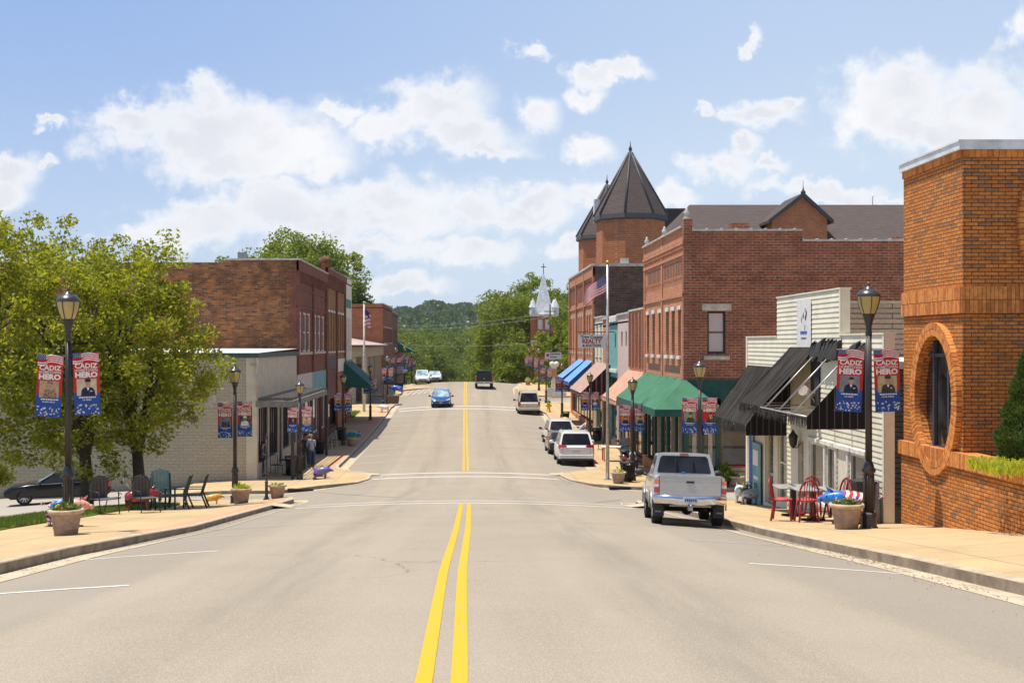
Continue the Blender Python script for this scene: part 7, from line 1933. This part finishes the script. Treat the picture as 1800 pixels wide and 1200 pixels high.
part(t, 'tail_light', 'tailred', (-.12, .12, -.73, -.65, .6, .68)); part(t, 'windshield', 'paneglass', (-.2, .2, .44, .46, 1.02, 1.35)); t.scale = (1.2,) * 3

# ================================================================ people
def person(x, y, rz, label, shirt, legs, hair='hairgrey', lean=0., arms='down', s=1., z=None, seated=False):
    t = thing('person', label, 'person', (x, y, side(x, y) + .01 if z is None else z), rz)
    H = 1.0
    def J(*p): return Vector(p)
    ly = lean
    hipz = .90; sh = J(0, -ly * .9, hipz + .50 * math.cos(ly)); 
    neck = sh + J(0, -.02 - ly * .1, .07); head = neck + J(0, -.04 - ly * .1, .13)
    V = [J(0, 0, hipz), J(0, -ly * .4, hipz + .22), sh, neck, head, head + J(0, -.01, .10)]
    Rr = [(.115, .09), (.11, .085), (.13, .09), (.05, .05), (.085, .095), (.05, .06)]
    E = [(0, 1), (1, 2), (2, 3), (3, 4), (4, 5)]
    legsj = []
    for s_ in (-1, 1):
        o = len(V); V += [J(s_ * .10, 0, hipz - .06), J(s_ * .11, -.02 + .02 * s_, .48), J(s_ * .12, .02 + .03 * s_, .08), J(s_ * .13, -.12 + .03 * s_, .035)]
        Rr += [(.09, .09), (.062, .065), (.042, .045), (.035, .03)]; E += [(0, o), (o, o + 1), (o + 1, o + 2), (o + 2, o + 3)]; legsj.append(o)
        shj = sh + J(s_ * .19, 0, -.03); el = shj + J(s_ * .06, .02, -.29); wr = el + J(-s_ * .02, -.08, -.24)
        if arms == 'front': el = shj + J(s_ * .05, -.02, -.28); wr = el + J(-s_ * .10, -.20, -.04)
        if arms == 'hips': el = shj + J(s_ * .12, .04, -.27); wr = el + J(-s_ * .12, -.12, -.16)
        o = len(V); V += [shj, el, wr, wr + (wr - el).normalized() * .09]; Rr += [(.055, .055), (.038, .038), (.026, .028), (.038, .018)]; E += [(2, o), (o, o + 1), (o + 1, o + 2), (o + 2, o + 3)]
        # fingers
        pm = V[-1]; d = (wr - el).normalized()
        for k in range(4): f = len(V); V.append(pm + d * (.07 - .006 * abs(k - 1.5)) + J(0, (k - 1.5) * .018, 0)); Rr.append((.009, .009)); E.append((o + 3, f))
        f = len(V); V.append(wr + d * .07 + J(0, -.05, 0)); Rr.append((.010, .010)); E.append((o + 2, f))
    body = skin_mesh(V, E, Rr, 1); mesh_obj(body, 'body', 'skin', t)
    sv = [V[0] + J(0, 0, -.04), V[1], sh + J(0, 0, -.02), sh + J(0, -.01, .045)]; sr = [(.145, .12), (.14, .115), (.155, .11), (.07, .07)]; se = [(0, 1), (1, 2), (2, 3)]
    for k, s_ in enumerate((-1, 1)):
        b0 = legsj[k] + 4; o = len(sv); sv += [V[b0], V[b0].lerp(V[b0 + 1], .75)]; sr += [(.075, .075), (.062, .062)]; se += [(2, o), (o, o + 1)]
    mesh_obj(skin_mesh(sv, se, sr, 1), 'shirt', shirt, t)
    sv = [J(0, 0, hipz)]; sr = [(.13, .11)]; se = []
    for k, s_ in enumerate((-1, 1)):
        b0 = legsj[k]; o = len(sv); sv += [V[b0], V[b0 + 1], V[b0 + 2] + J(0, 0, .02)]; sr += [(.11, .105), (.078, .08), (.06, .065)]; se += [(0, o), (o, o + 1), (o + 1, o + 2)]
    mesh_obj(skin_mesh(sv, se, sr, 1), 'trousers', legs, t)
    for s_ in (-1, 1):
        m = MB(); m.ball((s_ * .125, -.05 + .03 * s_, .045), .06, 8, 6, sx=.75, sy=2.1, sz=.75); m.build('shoe', 'shoe', t, world=False)
    m = MB(); m.ball((head.x, head.y + .015, head.z + .055), .105, 12, 8, sx=.92, sy=1.0, sz=.85); m.build('hair', hair, t, world=False)
    m = MB()
    for s_ in (-1, 1): m.ball((head.x + s_ * .033, head.y - .085, head.z + .02), .012, 6, 4)
    m.build('eyes', 'signblack', t, world=False)
    m = MB(); m.ball((head.x, head.y - .10, head.z - .01), .017, 6, 4, sz=1.5); m.build('nose', 'skin', t, world=False)
    m = MB(); m.box(head.x - .025, head.x + .025, head.y - .092, head.y - .085, head.z - .055, head.z - .047); m.build('mouth', 'redseat', t, world=False)
    for s_ in (-1, 1): m = MB(); m.ball((head.x + s_ * .088, head.y, head.z), .025, 6, 4, sx=.4); m.build('ear', 'skin', t, world=False)
    t.scale = (s,) * 3
    return t
person(wx(548, 64.3), 64.3, rad(205), 'man in light blue shirt and blue jeans seen from behind on the left pavement', 'shirtblue', 'jeans', lean=.12, arms='front', s=.97)
person(wx(536.5, 65.4), 65.6, rad(170), 'person in dark top and brown trousers beside the man in jeans', 'shirtdark', 'khaki', 'hairdark', s=.96, arms='down')
person(wx(459, 59.6), 59.9, rad(100), 'person in dark clothes behind the railing at the pergola corner', 'shirtpurple', 'shirtdark', 'hairdark', s=.95, arms='front')
person(wx(1018, 80.5), 80.6, rad(80), 'person in pale shirt leaning into the white suv from the pavement', 'shirtwhite', 'navy', 'hairdark', lean=.5, arms='front', s=.95)
person(wx(1116, 58.6), 58.3, rad(-60), 'person in pale shirt beside the scooter by the green shop front', 'shirtwhite', 'navy', 'hairdark', lean=.25, arms='front', s=.78)

# ================================================================ trees
def leaves(m, c, r, n, sz, rng, flat=.8, mi=0):
    c = Vector(c)
    for i in range(n):
        d = Vector((rng.gauss(0, 1), rng.gauss(0, 1), rng.gauss(0, 1)))
        d.normalize(); k = rng.random() ** .45; p = c + Vector((d.x * r * k, d.y * r * k, d.z * r * flat * k))
        a = Vector((rng.uniform(-1, 1), rng.uniform(-1, 1), rng.uniform(-1.1, .3))).normalized(); u = a.cross(Vector((rng.uniform(-1, 1), rng.uniform(-1, 1), rng.uniform(-.2, 1)))).normalized()
        s_ = sz * rng.uniform(.6, 1.35)
        m.v += [tuple(p - a * s_ * .5), tuple(p + u * s_ * .27), tuple(p + a * s_ * .5), tuple(p - u * s_ * .27)]
        o = len(m.v) - 4; m.f.append([o, o + 1, o + 2, o + 3]); m.m.append(mi); m.sm.append(False)
def tree(name, label, x, y, z, spec, seed, leafm, group=None, cat='tree'):
    """spec: trunk h, trunk r, crown centre z, crown rx, rz, clumps, leaves per clump, leaf size, clump r, branches"""
    th, tr, cz, rx, rzz, nc, nl, sz, cr, nb = spec; rng = random.Random(seed)
    t = thing(name, label, cat, (x, y, z), 0, group)
    m = MB(); top = Vector((rng.uniform(-.3, .3), rng.uniform(-.3, .3), th))
    m.tube([(0, 0, -.3), (tr * .2, 0, .1), tuple(top * .5 + Vector((.06, 0, 0))), tuple(top)], [tr * 1.5, tr * 1.05, tr * .92, tr * .8], 10)
    tips = []
    for b_ in range(nb):
        a = 2 * PI * b_ / nb + rng.uniform(-.4, .4); el = rng.uniform(.25, 1.25); Ln = rng.uniform(.7, 1.)
        tip = Vector((math.cos(a) * rx * .75 * math.cos(el) * Ln, math.sin(a) * rx * .75 * math.cos(el) * Ln, cz + rzz * .7 * math.sin(el) * Ln - rzz * .15))
        mid = top.lerp(tip, .45) + Vector((rng.uniform(-.2, .2) * rx * .3, rng.uniform(-.2, .2) * rx * .3, rng.uniform(0, .12) * rx))
        m.tube([tuple(top * rng.uniform(.8, 1)), tuple(mid), tuple(tip)], [tr * .55, tr * .32, tr * .08], 6)
        for q in range(4):
            s0 = mid.lerp(tip, rng.uniform(.0, .8)); e_ = s0 + Vector((rng.gauss(0, 1), rng.gauss(0, 1), rng.gauss(.35, .8))).normalized() * rx * rng.uniform(.25, .5)
            m.tube([tuple(s0), tuple(s0.lerp(e_, .5) + Vector((0, 0, .05 * rx))), tuple(e_)], [tr * .22, tr * .13, tr * .04], 4); tips.append(e_)
        tips.append(tip)
    m.build('trunk', 'bark', t, world=False)
    m = MB(); cen = Vector((0, 0, cz))
    for i in range(nc):
        if i < len(tips) and rng.random() < .8: c = tips[i]
        else:
            d = Vector((rng.gauss(0, 1), rng.gauss(0, 1), rng.gauss(0, 1))).normalized(); k = rng.uniform(.45, 1.) ** .6
            lump = 1 + .42 * noise.noise(d * 2.6 + Vector((seed, 0, 0)))
            c = cen + Vector((d.x * rx * k * lump, d.y * rx * k * lump, d.z * rzz * k * lump))
        leaves(m, c, cr * rng.uniform(.6, 1.25), int(nl * rng.uniform(.6, 1.3)), sz, rng)
    m.build('crown', leafm, t, world=False)
    return t
GX = 'broad trees by the car park'
tree('park_tree', 'leafy yellow-green tree with twin trunk behind the nearest left lamp', wx(150, 37), 37, side(-11.2, 37), (1.7, .20, 5.0, 3.1, 3.6, 290, 100, .13, .46, 10), 11, 'leaf_near')
tree('park_tree', 'leafy yellow-green tree with straight trunk beside the green armchairs', wx(238, 38), 38.2, side(-10, 38), (1.6, .20, 4.6, 2.35, 3.1, 215, 100, .13, .44, 10), 12, 'leaf_near')
tree('park_tree', 'yellow-green tree cut off by the left edge of the view', wx(-62, 37), 37.5, side(-14.5, 36), (2.0, .17, 5.2, 4.1, 4.2, 380, 100, .13, .46, 10), 13, 'leaf_near')
o = tree('park_bush', 'low leafy branch cluster at the far left edge beside the black car', wx(-8, 40), 40, side(-15, 40), (.5, .06, 1.0, .8, .8, 14, 110, .11, .4, 4), 14, 'leaf_near', cat='bush')
# tall tree behind the left blocks
tree('tall_tree', 'large dark green tree rising behind the brown brick block', wx(524, 174), 174, -6, (9, .6, 14.2, 8.6, 7.0, 240, 150, .46, 1.7, 11), 21, 'leaf_mid')
tree('tall_tree', 'smaller green treetop left of the big tree behind the brown brick block', wx(412, 170), 170, -6, (9, .4, 14.2, 3.0, 4.0, 60, 130, .46, 1.4, 7), 22, 'leaf_mid')
tree('tall_tree', 'dark green tree edge behind the narrow cream front', wx(608, 176), 176, -6, (7, .4, 10.5, 3.0, 6.2, 90, 130, .46, 1.4, 8), 25, 'leaf_mid')
# roadside trees right
RT = [('broad green tree nearest the crest on the right, left of the steeple', 896, 190, 500, 5.8, 8.4, 31), ('tall green tree top just left of the steeple', 932, 205, 492, 5.6, 7, 32), ('bright green tree right of the steeple foot', 990, 150, 560, 3.4, 5.2, 33),
      ('green tree top behind the steeple', 985, 215, 508, 6.0, 8, 34), ('low green tree under the first crest tree', 868, 222, 580, 5.2, 6, 35), ('dark green tree low between the far banners', 905, 178, 600, 2.8, 3.6, 36),
      ('green tree standing low behind the hydrant pavement', 1000, 137, 600, 2.4, 3.8, 37), ('green tree between steeple and brick block', 1008, 170, 548, 3.5, 6, 38), ('green tree behind the far end of the brick block', 940, 200, 575, 4, 7, 39)]
for lab, px, Y, tp, rx, rzz, sd in RT:
    g = max(-11, prof(Y) - .5); zt = wz(tp, Y); hgt = zt - g
    tree('street_tree', lab, wx(px, Y), Y, g, (hgt * .35, .3, hgt - rzz, rx, rzz, 190 if rx > 4 else 110, 125, .38, 1.35 if rx > 4 else 1.0, 8), sd, 'leaf_mid')
# valley trees beyond the crest: two sources, then copies with shared meshes
VT = [tree('valley_tree', 'x', 0, 0, 0, (4, .35, 8.6, 5.4, 6.0, 110, 100, .5, 1.8, 8), 41, 'leaf_forest', 'trees in the valley beyond the crest'), tree('valley_tree', 'x', 0, 0, 0, (4, .35, 8.2, 4.6, 6.6, 95, 100, .5, 1.7, 8), 42, 'leaf_forest', 'trees in the valley beyond the crest')]
VP = [(715, 240, 583), (742, 262, 590), (770, 285, 596), (800, 300, 588), (825, 320, 582), (850, 262, 590), (735, 330, 578), (768, 345, 576), (790, 355, 580), (812, 250, 640), (838, 270, 612), (780, 240, 628), (752, 228, 612), (706, 222, 598), (692, 300, 575), (855, 340, 572), (726, 218, 640), (875, 300, 570), (862, 236, 618)]
random.seed(77); VP.sort(key=lambda q: q[0])
VSH = ['rounded', 'broad', 'narrow', 'ragged', 'full', 'pale', 'dark']
for i, (px, Y, tp) in enumerate(VP):
    zt = wz(tp, Y); base = -12.; s_ = (zt - base) / 14.8 ; s_ = max(.75, min(1.7, s_)); z = zt - 14.8 * s_
    lab = '%s valley tree, number %s from the left beyond the crest' % (VSH[i % 7], ['one', 'two', 'three', 'four', 'five', 'six', 'seven', 'eight', 'nine', 'ten', 'eleven', 'twelve', 'thirteen', 'fourteen', 'fifteen', 'sixteen', 'seventeen', 'eighteen', 'nineteen'][i])
    if i < 2: o = VT[i]; o.location = (wx(px, Y), Y, z); o['label'] = lab; o.scale = (s_,) * 3
    else: o = copy_tree(VT[i % 2], (wx(px, Y), Y, z), random.uniform(0, 6), lab, scale=s_)
# the wooded ridge: one far-off wood
def wood():
    rng = random.Random(5); m = MB()
    def crown(x, y, z, r, n, sz):
        c = Vector((x, y, z))
        for i in range(n):
            d = Vector((rng.gauss(0, 1), rng.gauss(-.4, 1), rng.gauss(.35, 1))).normalized(); k = rng.uniform(.75, 1.1); p = c + Vector((d.x * r * k, d.y * r * k, d.z * r * .9 * k))
            a = Vector((rng.gauss(0, 1), rng.gauss(0, .6), rng.gauss(0, 1))).normalized(); u = a.cross(Vector((rng.gauss(0, .4), 1, rng.gauss(0, .4)))).normalized(); s_ = sz * rng.uniform(.6, 1.4)
            m.v += [tuple(p - a * s_), tuple(p + u * s_ * .8), tuple(p + a * s_), tuple(p - u * s_ * .8)]; o = len(m.v) - 4; m.f.append([o, o + 1, o + 2, o + 3]); m.m.append(0); m.sm.append(False)
    for Y in (440, 560, 700, 850, 1000, 1160):
        x = wx(585, Y)
        while x < wx(1010, Y):
            x += rng.uniform(6, 10); y = Y + rng.uniform(-45, 45); r = rng.uniform(5.5, 9.5); crown(x, y, terr(x, y) + r * .9, r, 420, .55 + Y / 1500)
    o = m.build('ridge_wood', 'leaf_far'); o['kind'] = 'stuff'; o['label'] = 'wooded ridge at the far end of the street'
wood()
# clipped evergreen and lime grass in the brick planter
def cone():
    t = thing('evergreen_shrub', 'clipped dark green conical evergreen in the brick planter', 'shrub', (wx(1838, 20.6), 20.6, -2.05))
    rng = random.Random(9); m = MB(); Hh = 2.6
    for i in range(22000):
        h = rng.random() ** 1.25; r = .84 * (1 - h) ** .78 * (1 + .07 * math.sin(h * 40 + rng.uniform(0, 2))) * (.9 + .1 * rng.random()) * min(1, .75 + h * 2.2); a = rng.uniform(0, 2 * PI)
        p = Vector((r * math.cos(a), r * math.sin(a), .08 + h * Hh)); d = (Vector((math.cos(a) * .55, math.sin(a) * .55, rng.uniform(.1, 1.0)))).normalized(); u = d.cross(Vector((rng.uniform(-1, 1), rng.uniform(-1, 1), rng.uniform(-1, 1)))).normalized(); s_ = rng.uniform(.03, .06)
        m.v += [tuple(p - u * s_ * .3), tuple(p + d * s_ * .4 - u * s_ * .2), tuple(p + d * s_ * 1.3), tuple(p + u * s_ * .4)]; o = len(m.v) - 4; m.f.append([o, o + 1, o + 2, o + 3]); m.m.append(0); m.sm.append(False)
    m.build('foliage', 'leaf_ever', t, world=False)
    m = MB(); m.tube([(0, 0, 0), (0, 0, 1.9)], [.05, .02], 6); m.lathe([(.45, .1), (.5, .4), (.34, 1.1), (.12, 1.8), (.0, 2.1)], seg=12); m.build('stem', 'terrain', t, world=False)
cone()
t = thing('lime_grass', 'clump of lime green ornamental grass in front of the evergreen', 'plant', (wx(1775, 20.2), 20.2, -2.05))
m = MB(); rng = random.Random(3)
for i in range(1100):
    x0, y0 = rng.uniform(-.5, .9), rng.uniform(-.7, .5); a = rng.uniform(0, 2 * PI); l = rng.uniform(.12, .30); dx, dy = math.cos(a) * l * .7, math.sin(a) * l * .7; w = .009
    m.quad((x0 - w, y0, 0), (x0 + w, y0, 0), (x0 + dx * .5 + w, y0 + dy * .5, l * .75), (x0 + dx * .5 - w, y0 + dy * .5, l * .75)); m.poly([(x0 + dx * .5 - w, y0 + dy * .5, l * .75), (x0 + dx * .5 + w, y0 + dy * .5, l * .75), (x0 + dx, y0 + dy, l * .7)])
m.build('blades', 'leaf_lime', t, world=False)

# ================================================================ sky, sun, camera
w = bpy.data.worlds.new('World'); sc.world = w; w.use_nodes = True; nt = w.node_tree
bg = nt.nodes['Background']; EL = 74.; AZ = (-1.0, .16)
sky = N(nt, 'ShaderNodeTexSky', sky_type='NISHITA'); sky.sun_disc = False; sky.sun_elevation = rad(EL); sky.sun_rotation = math.atan2(AZ[0], AZ[1]); sky.air_density = 1.0; sky.dust_density = 1.6; sky.ozone_density = 1.2; sky.altitude = 150
tc = N(nt, 'ShaderNodeTexCoord'); s = N(nt, 'ShaderNodeSeparateXYZ'); L(nt, tc.outputs['Generated'], s.inputs[0])
ay = math_(nt, 'MAXIMUM', math_(nt, 'ABSOLUTE', s.outputs[1]), .12)
cb = N(nt, 'ShaderNodeCombineXYZ'); L(nt, math_(nt, 'DIVIDE', s.outputs[0], ay), cb.inputs[0]); L(nt, math_(nt, 'DIVIDE', s.outputs[2], ay), cb.inputs[1])
CL = [(400, 215, 190, 62), (330, 240, 170, 52), (520, 255, 110, 62), (420, 280, 200, 45), (570, 285, 60, 40), (235, 205, 95, 32), (370, 170, 55, 30),
      (770, 190, 95, 75), (690, 220, 75, 40), (800, 240, 130, 42), (610, 195, 45, 20), (850, 265, 90, 20), (790, 150, 60, 40),
      (350, 395, 150, 48), (500, 375, 130, 55), (690, 355, 160, 50), (640, 390, 240, 45), (830, 365, 70, 40), (240, 410, 70, 22), (945, 345, 85, 36),
      (815, 445, 110, 26), (725, 500, 75, 20), (940, 197, 48, 38), (1060, 125, 62, 22), (1030, 155, 40, 28), (1100, 128, 50, 20), (1040, 262, 46, 28), (1320, 65, 22, 16), (1310, 80, 14, 18),
      (1580, 160, 130, 58), (1700, 180, 150, 75), (1520, 200, 90, 50), (1650, 230, 190, 42), (1790, 50, 42, 36), (1340, 205, 78, 30), (1240, 198, 22, 14), (1385, 185, 26, 16),
      (1270, 300, 72, 28), (1310, 265, 34, 22), (1350, 295, 40, 16), (1030, 340, 90, 30), (930, 375, 100, 32), (1180, 345, 50, 22), (1450, 335, 130, 22), (1560, 350, 80, 20), (20, 290, 60, 38), (10, 335, 50, 34), (80, 285, 26, 14), (90, 212, 30, 14), (600, 440, 200, 26), (1000, 440, 60, 20), (930, 95, 40, 10), (480, 330, 60, 20)]
nz = N(nt, 'ShaderNodeTexNoise'); nz.inputs['Scale'].default_value = 14; nz.inputs['Detail'].default_value = 9; nz.inputs['Roughness'].default_value = .58; L(nt, cb.outputs[0], nz.inputs['Vector'])
nz2 = N(nt, 'ShaderNodeTexNoise'); nz2.inputs['Scale'].default_value = 42; nz2.inputs['Detail'].default_value = 7; nz2.inputs['Roughness'].default_value = .62; L(nt, cb.outputs[0], nz2.inputs['Vector'])
wsub = N(nt, 'ShaderNodeVectorMath', operation='SUBTRACT'); L(nt, nz.outputs['Color'], wsub.inputs[0]); wsub.inputs[1].default_value = (.5, .5, .5)
wsc = N(nt, 'ShaderNodeVectorMath', operation='SCALE'); L(nt, wsub.outputs[0], wsc.inputs[0]); wsc.inputs['Scale'].default_value = .045
wad = N(nt, 'ShaderNodeVectorMath', operation='ADD'); L(nt, cb.outputs[0], wad.inputs[0]); L(nt, wsc.outputs[0], wad.inputs[1])
w2 = N(nt, 'ShaderNodeVectorMath', operation='SUBTRACT'); L(nt, nz2.outputs['Color'], w2.inputs[0]); w2.inputs[1].default_value = (.5, .5, .5)
w3 = N(nt, 'ShaderNodeVectorMath', operation='SCALE'); L(nt, w2.outputs[0], w3.inputs[0]); w3.inputs['Scale'].default_value = .034
w4 = N(nt, 'ShaderNodeVectorMath', operation='ADD'); L(nt, wad.outputs[0], w4.inputs[0]); L(nt, w3.outputs[0], w4.inputs[1])
def field(vec, shift=0.):
    prev = None
    for (cx_, cy_, rx, ry) in CL:
        a = N(nt, 'ShaderNodeVectorMath', operation='SUBTRACT'); L(nt, vec, a.inputs[0]); a.inputs[1].default_value = ((cx_ - CX) / FL, (CY - cy_) / FL + shift, 0)
        b_ = N(nt, 'ShaderNodeVectorMath', operation='MULTIPLY'); L(nt, a.outputs[0], b_.inputs[0]); b_.inputs[1].default_value = (FL / rx, FL / ry, 0)
        c = N(nt, 'ShaderNodeVectorMath', operation='LENGTH'); L(nt, b_.outputs[0], c.inputs[0])
        prev = c.outputs['Value'] if prev is None else math_(nt, 'SMOOTH_MIN', prev, c.outputs['Value'])
        if prev.node.type == 'MATH' and prev.node.operation == 'SMOOTH_MIN': prev.node.inputs[2].default_value = .18
    return math_(nt, 'SUBTRACT', 1.0, prev)
fd = field(w4.outputs[0])
nn = math_(nt, 'ADD', math_(nt, 'MULTIPLY', math_(nt, 'SUBTRACT', nz2.outputs[0], .5), 1.3), math_(nt, 'MULTIPLY', math_(nt, 'SUBTRACT', nz.outputs[0], .5), 1.7))
dn = math_(nt, 'ADD', fd, nn)
mask = ramp_(nt, dn, -.28, .62)
nz3 = N(nt, 'ShaderNodeTexNoise'); nz3.inputs['Scale'].default_value = 9; nz3.inputs['Detail'].default_value = 6; L(nt, wad.outputs[0], nz3.inputs['Vector'])
shade = math_(nt, 'MULTIPLY', ramp_(nt, dn, .22, .85), ramp_(nt, nz3.outputs[0], .32, .6))
cloud = mixc(nt, shade, (9.8, 9.8, 9.9), (7.9, 8.05, 8.6))
xr = math_(nt, 'DIVIDE', s.outputs[0], ay)
tt = math_(nt, 'ADD', math_(nt, 'MULTIPLY', ramp_(nt, s.outputs[2], .27, .02), .72), math_(nt, 'MULTIPLY', ramp_(nt, xr, -.38, .34), .62))
tt = math_(nt, 'MINIMUM', tt, 1.0)
SK = 1.0
pale = mixc(nt, tt, (3.3, 4.9, 8.3), (6.7, 7.9, 9.4))
low = ramp_(nt, s.outputs[2], .62, .30)          # paler towards the horizon, deep blue overhead
zen = mixc(nt, 1.0, sky.outputs[0], (1.1, 1.2, 1.35), 'MULTIPLY')
lift = mixc(nt, math_(nt, 'MULTIPLY', low, .85), zen, pale)
col = mixc(nt, math_(nt, 'MULTIPLY', math_(nt, 'MULTIPLY', mask, .95), low), lift, cloud)
below = math_(nt, 'LESS_THAN', s.outputs[2], -.02)
L(nt, col, bg.inputs['Color']); bg.inputs['Strength'].default_value = .08
sd = bpy.data.lights.new('sun', 'SUN'); sd.energy = 5.0; sd.angle = rad(.5); sd.color = (1, .94, .83)
so = bpy.data.objects.new('sun', sd); COL.objects.link(so)
dv = Vector((AZ[0], AZ[1], 0)).normalized() * math.cos(rad(EL)) + Vector((0, 0, math.sin(rad(EL))))
so.rotation_euler = dv.to_track_quat('Z', 'Y').to_euler()
cd = bpy.data.cameras.new('camera'); co = bpy.data.objects.new('camera', cd); COL.objects.link(co); sc.camera = co
co.location = (0, 0, 0); co.rotation_euler = (PI / 2, 0, 0); cd.sensor_width = 36; cd.lens = FL / 1800 * 36
cd.shift_x = (900 - CX) / 1800; cd.shift_y = (CY - 600) / 1800; cd.clip_end = 6000; cd.clip_start = .1
sc.view_settings.view_transform = 'Standard'; sc.view_settings.look = 'None'; sc.view_settings.gamma = 1; sc.view_settings.exposure = .35
sc.render.engine = 'CYCLES'; sc.cycles.use_denoising = True; sc.cycles.max_bounces = 6; sc.cycles.transparent_max_bounces = 4; sc.cycles.diffuse_bounces = 3
sc.cycles.sample_clamp_indirect = 4
# ---------------------------------------------------------------- thin summer haze over the far ridge
m, nt, b = _nt('haze_air'); nt.nodes.remove(b)
v = N(nt, 'ShaderNodeVolumePrincipled'); v.inputs['Color'].default_value = (.80, .88, 1, 1); v.inputs['Density'].default_value = .00009; v.inputs['Anisotropy'].default_value = .2
L(nt, v.outputs[0], nt.nodes['Material Output'].inputs['Volume'])
mb = MB(); mb.box(-1600, 1600, -60, 2700, -60, 110); hz_ = mb.build('haze', 'haze_air'); hz_['kind'] = 'stuff'; hz_['label'] = 'thin pale summer haze'
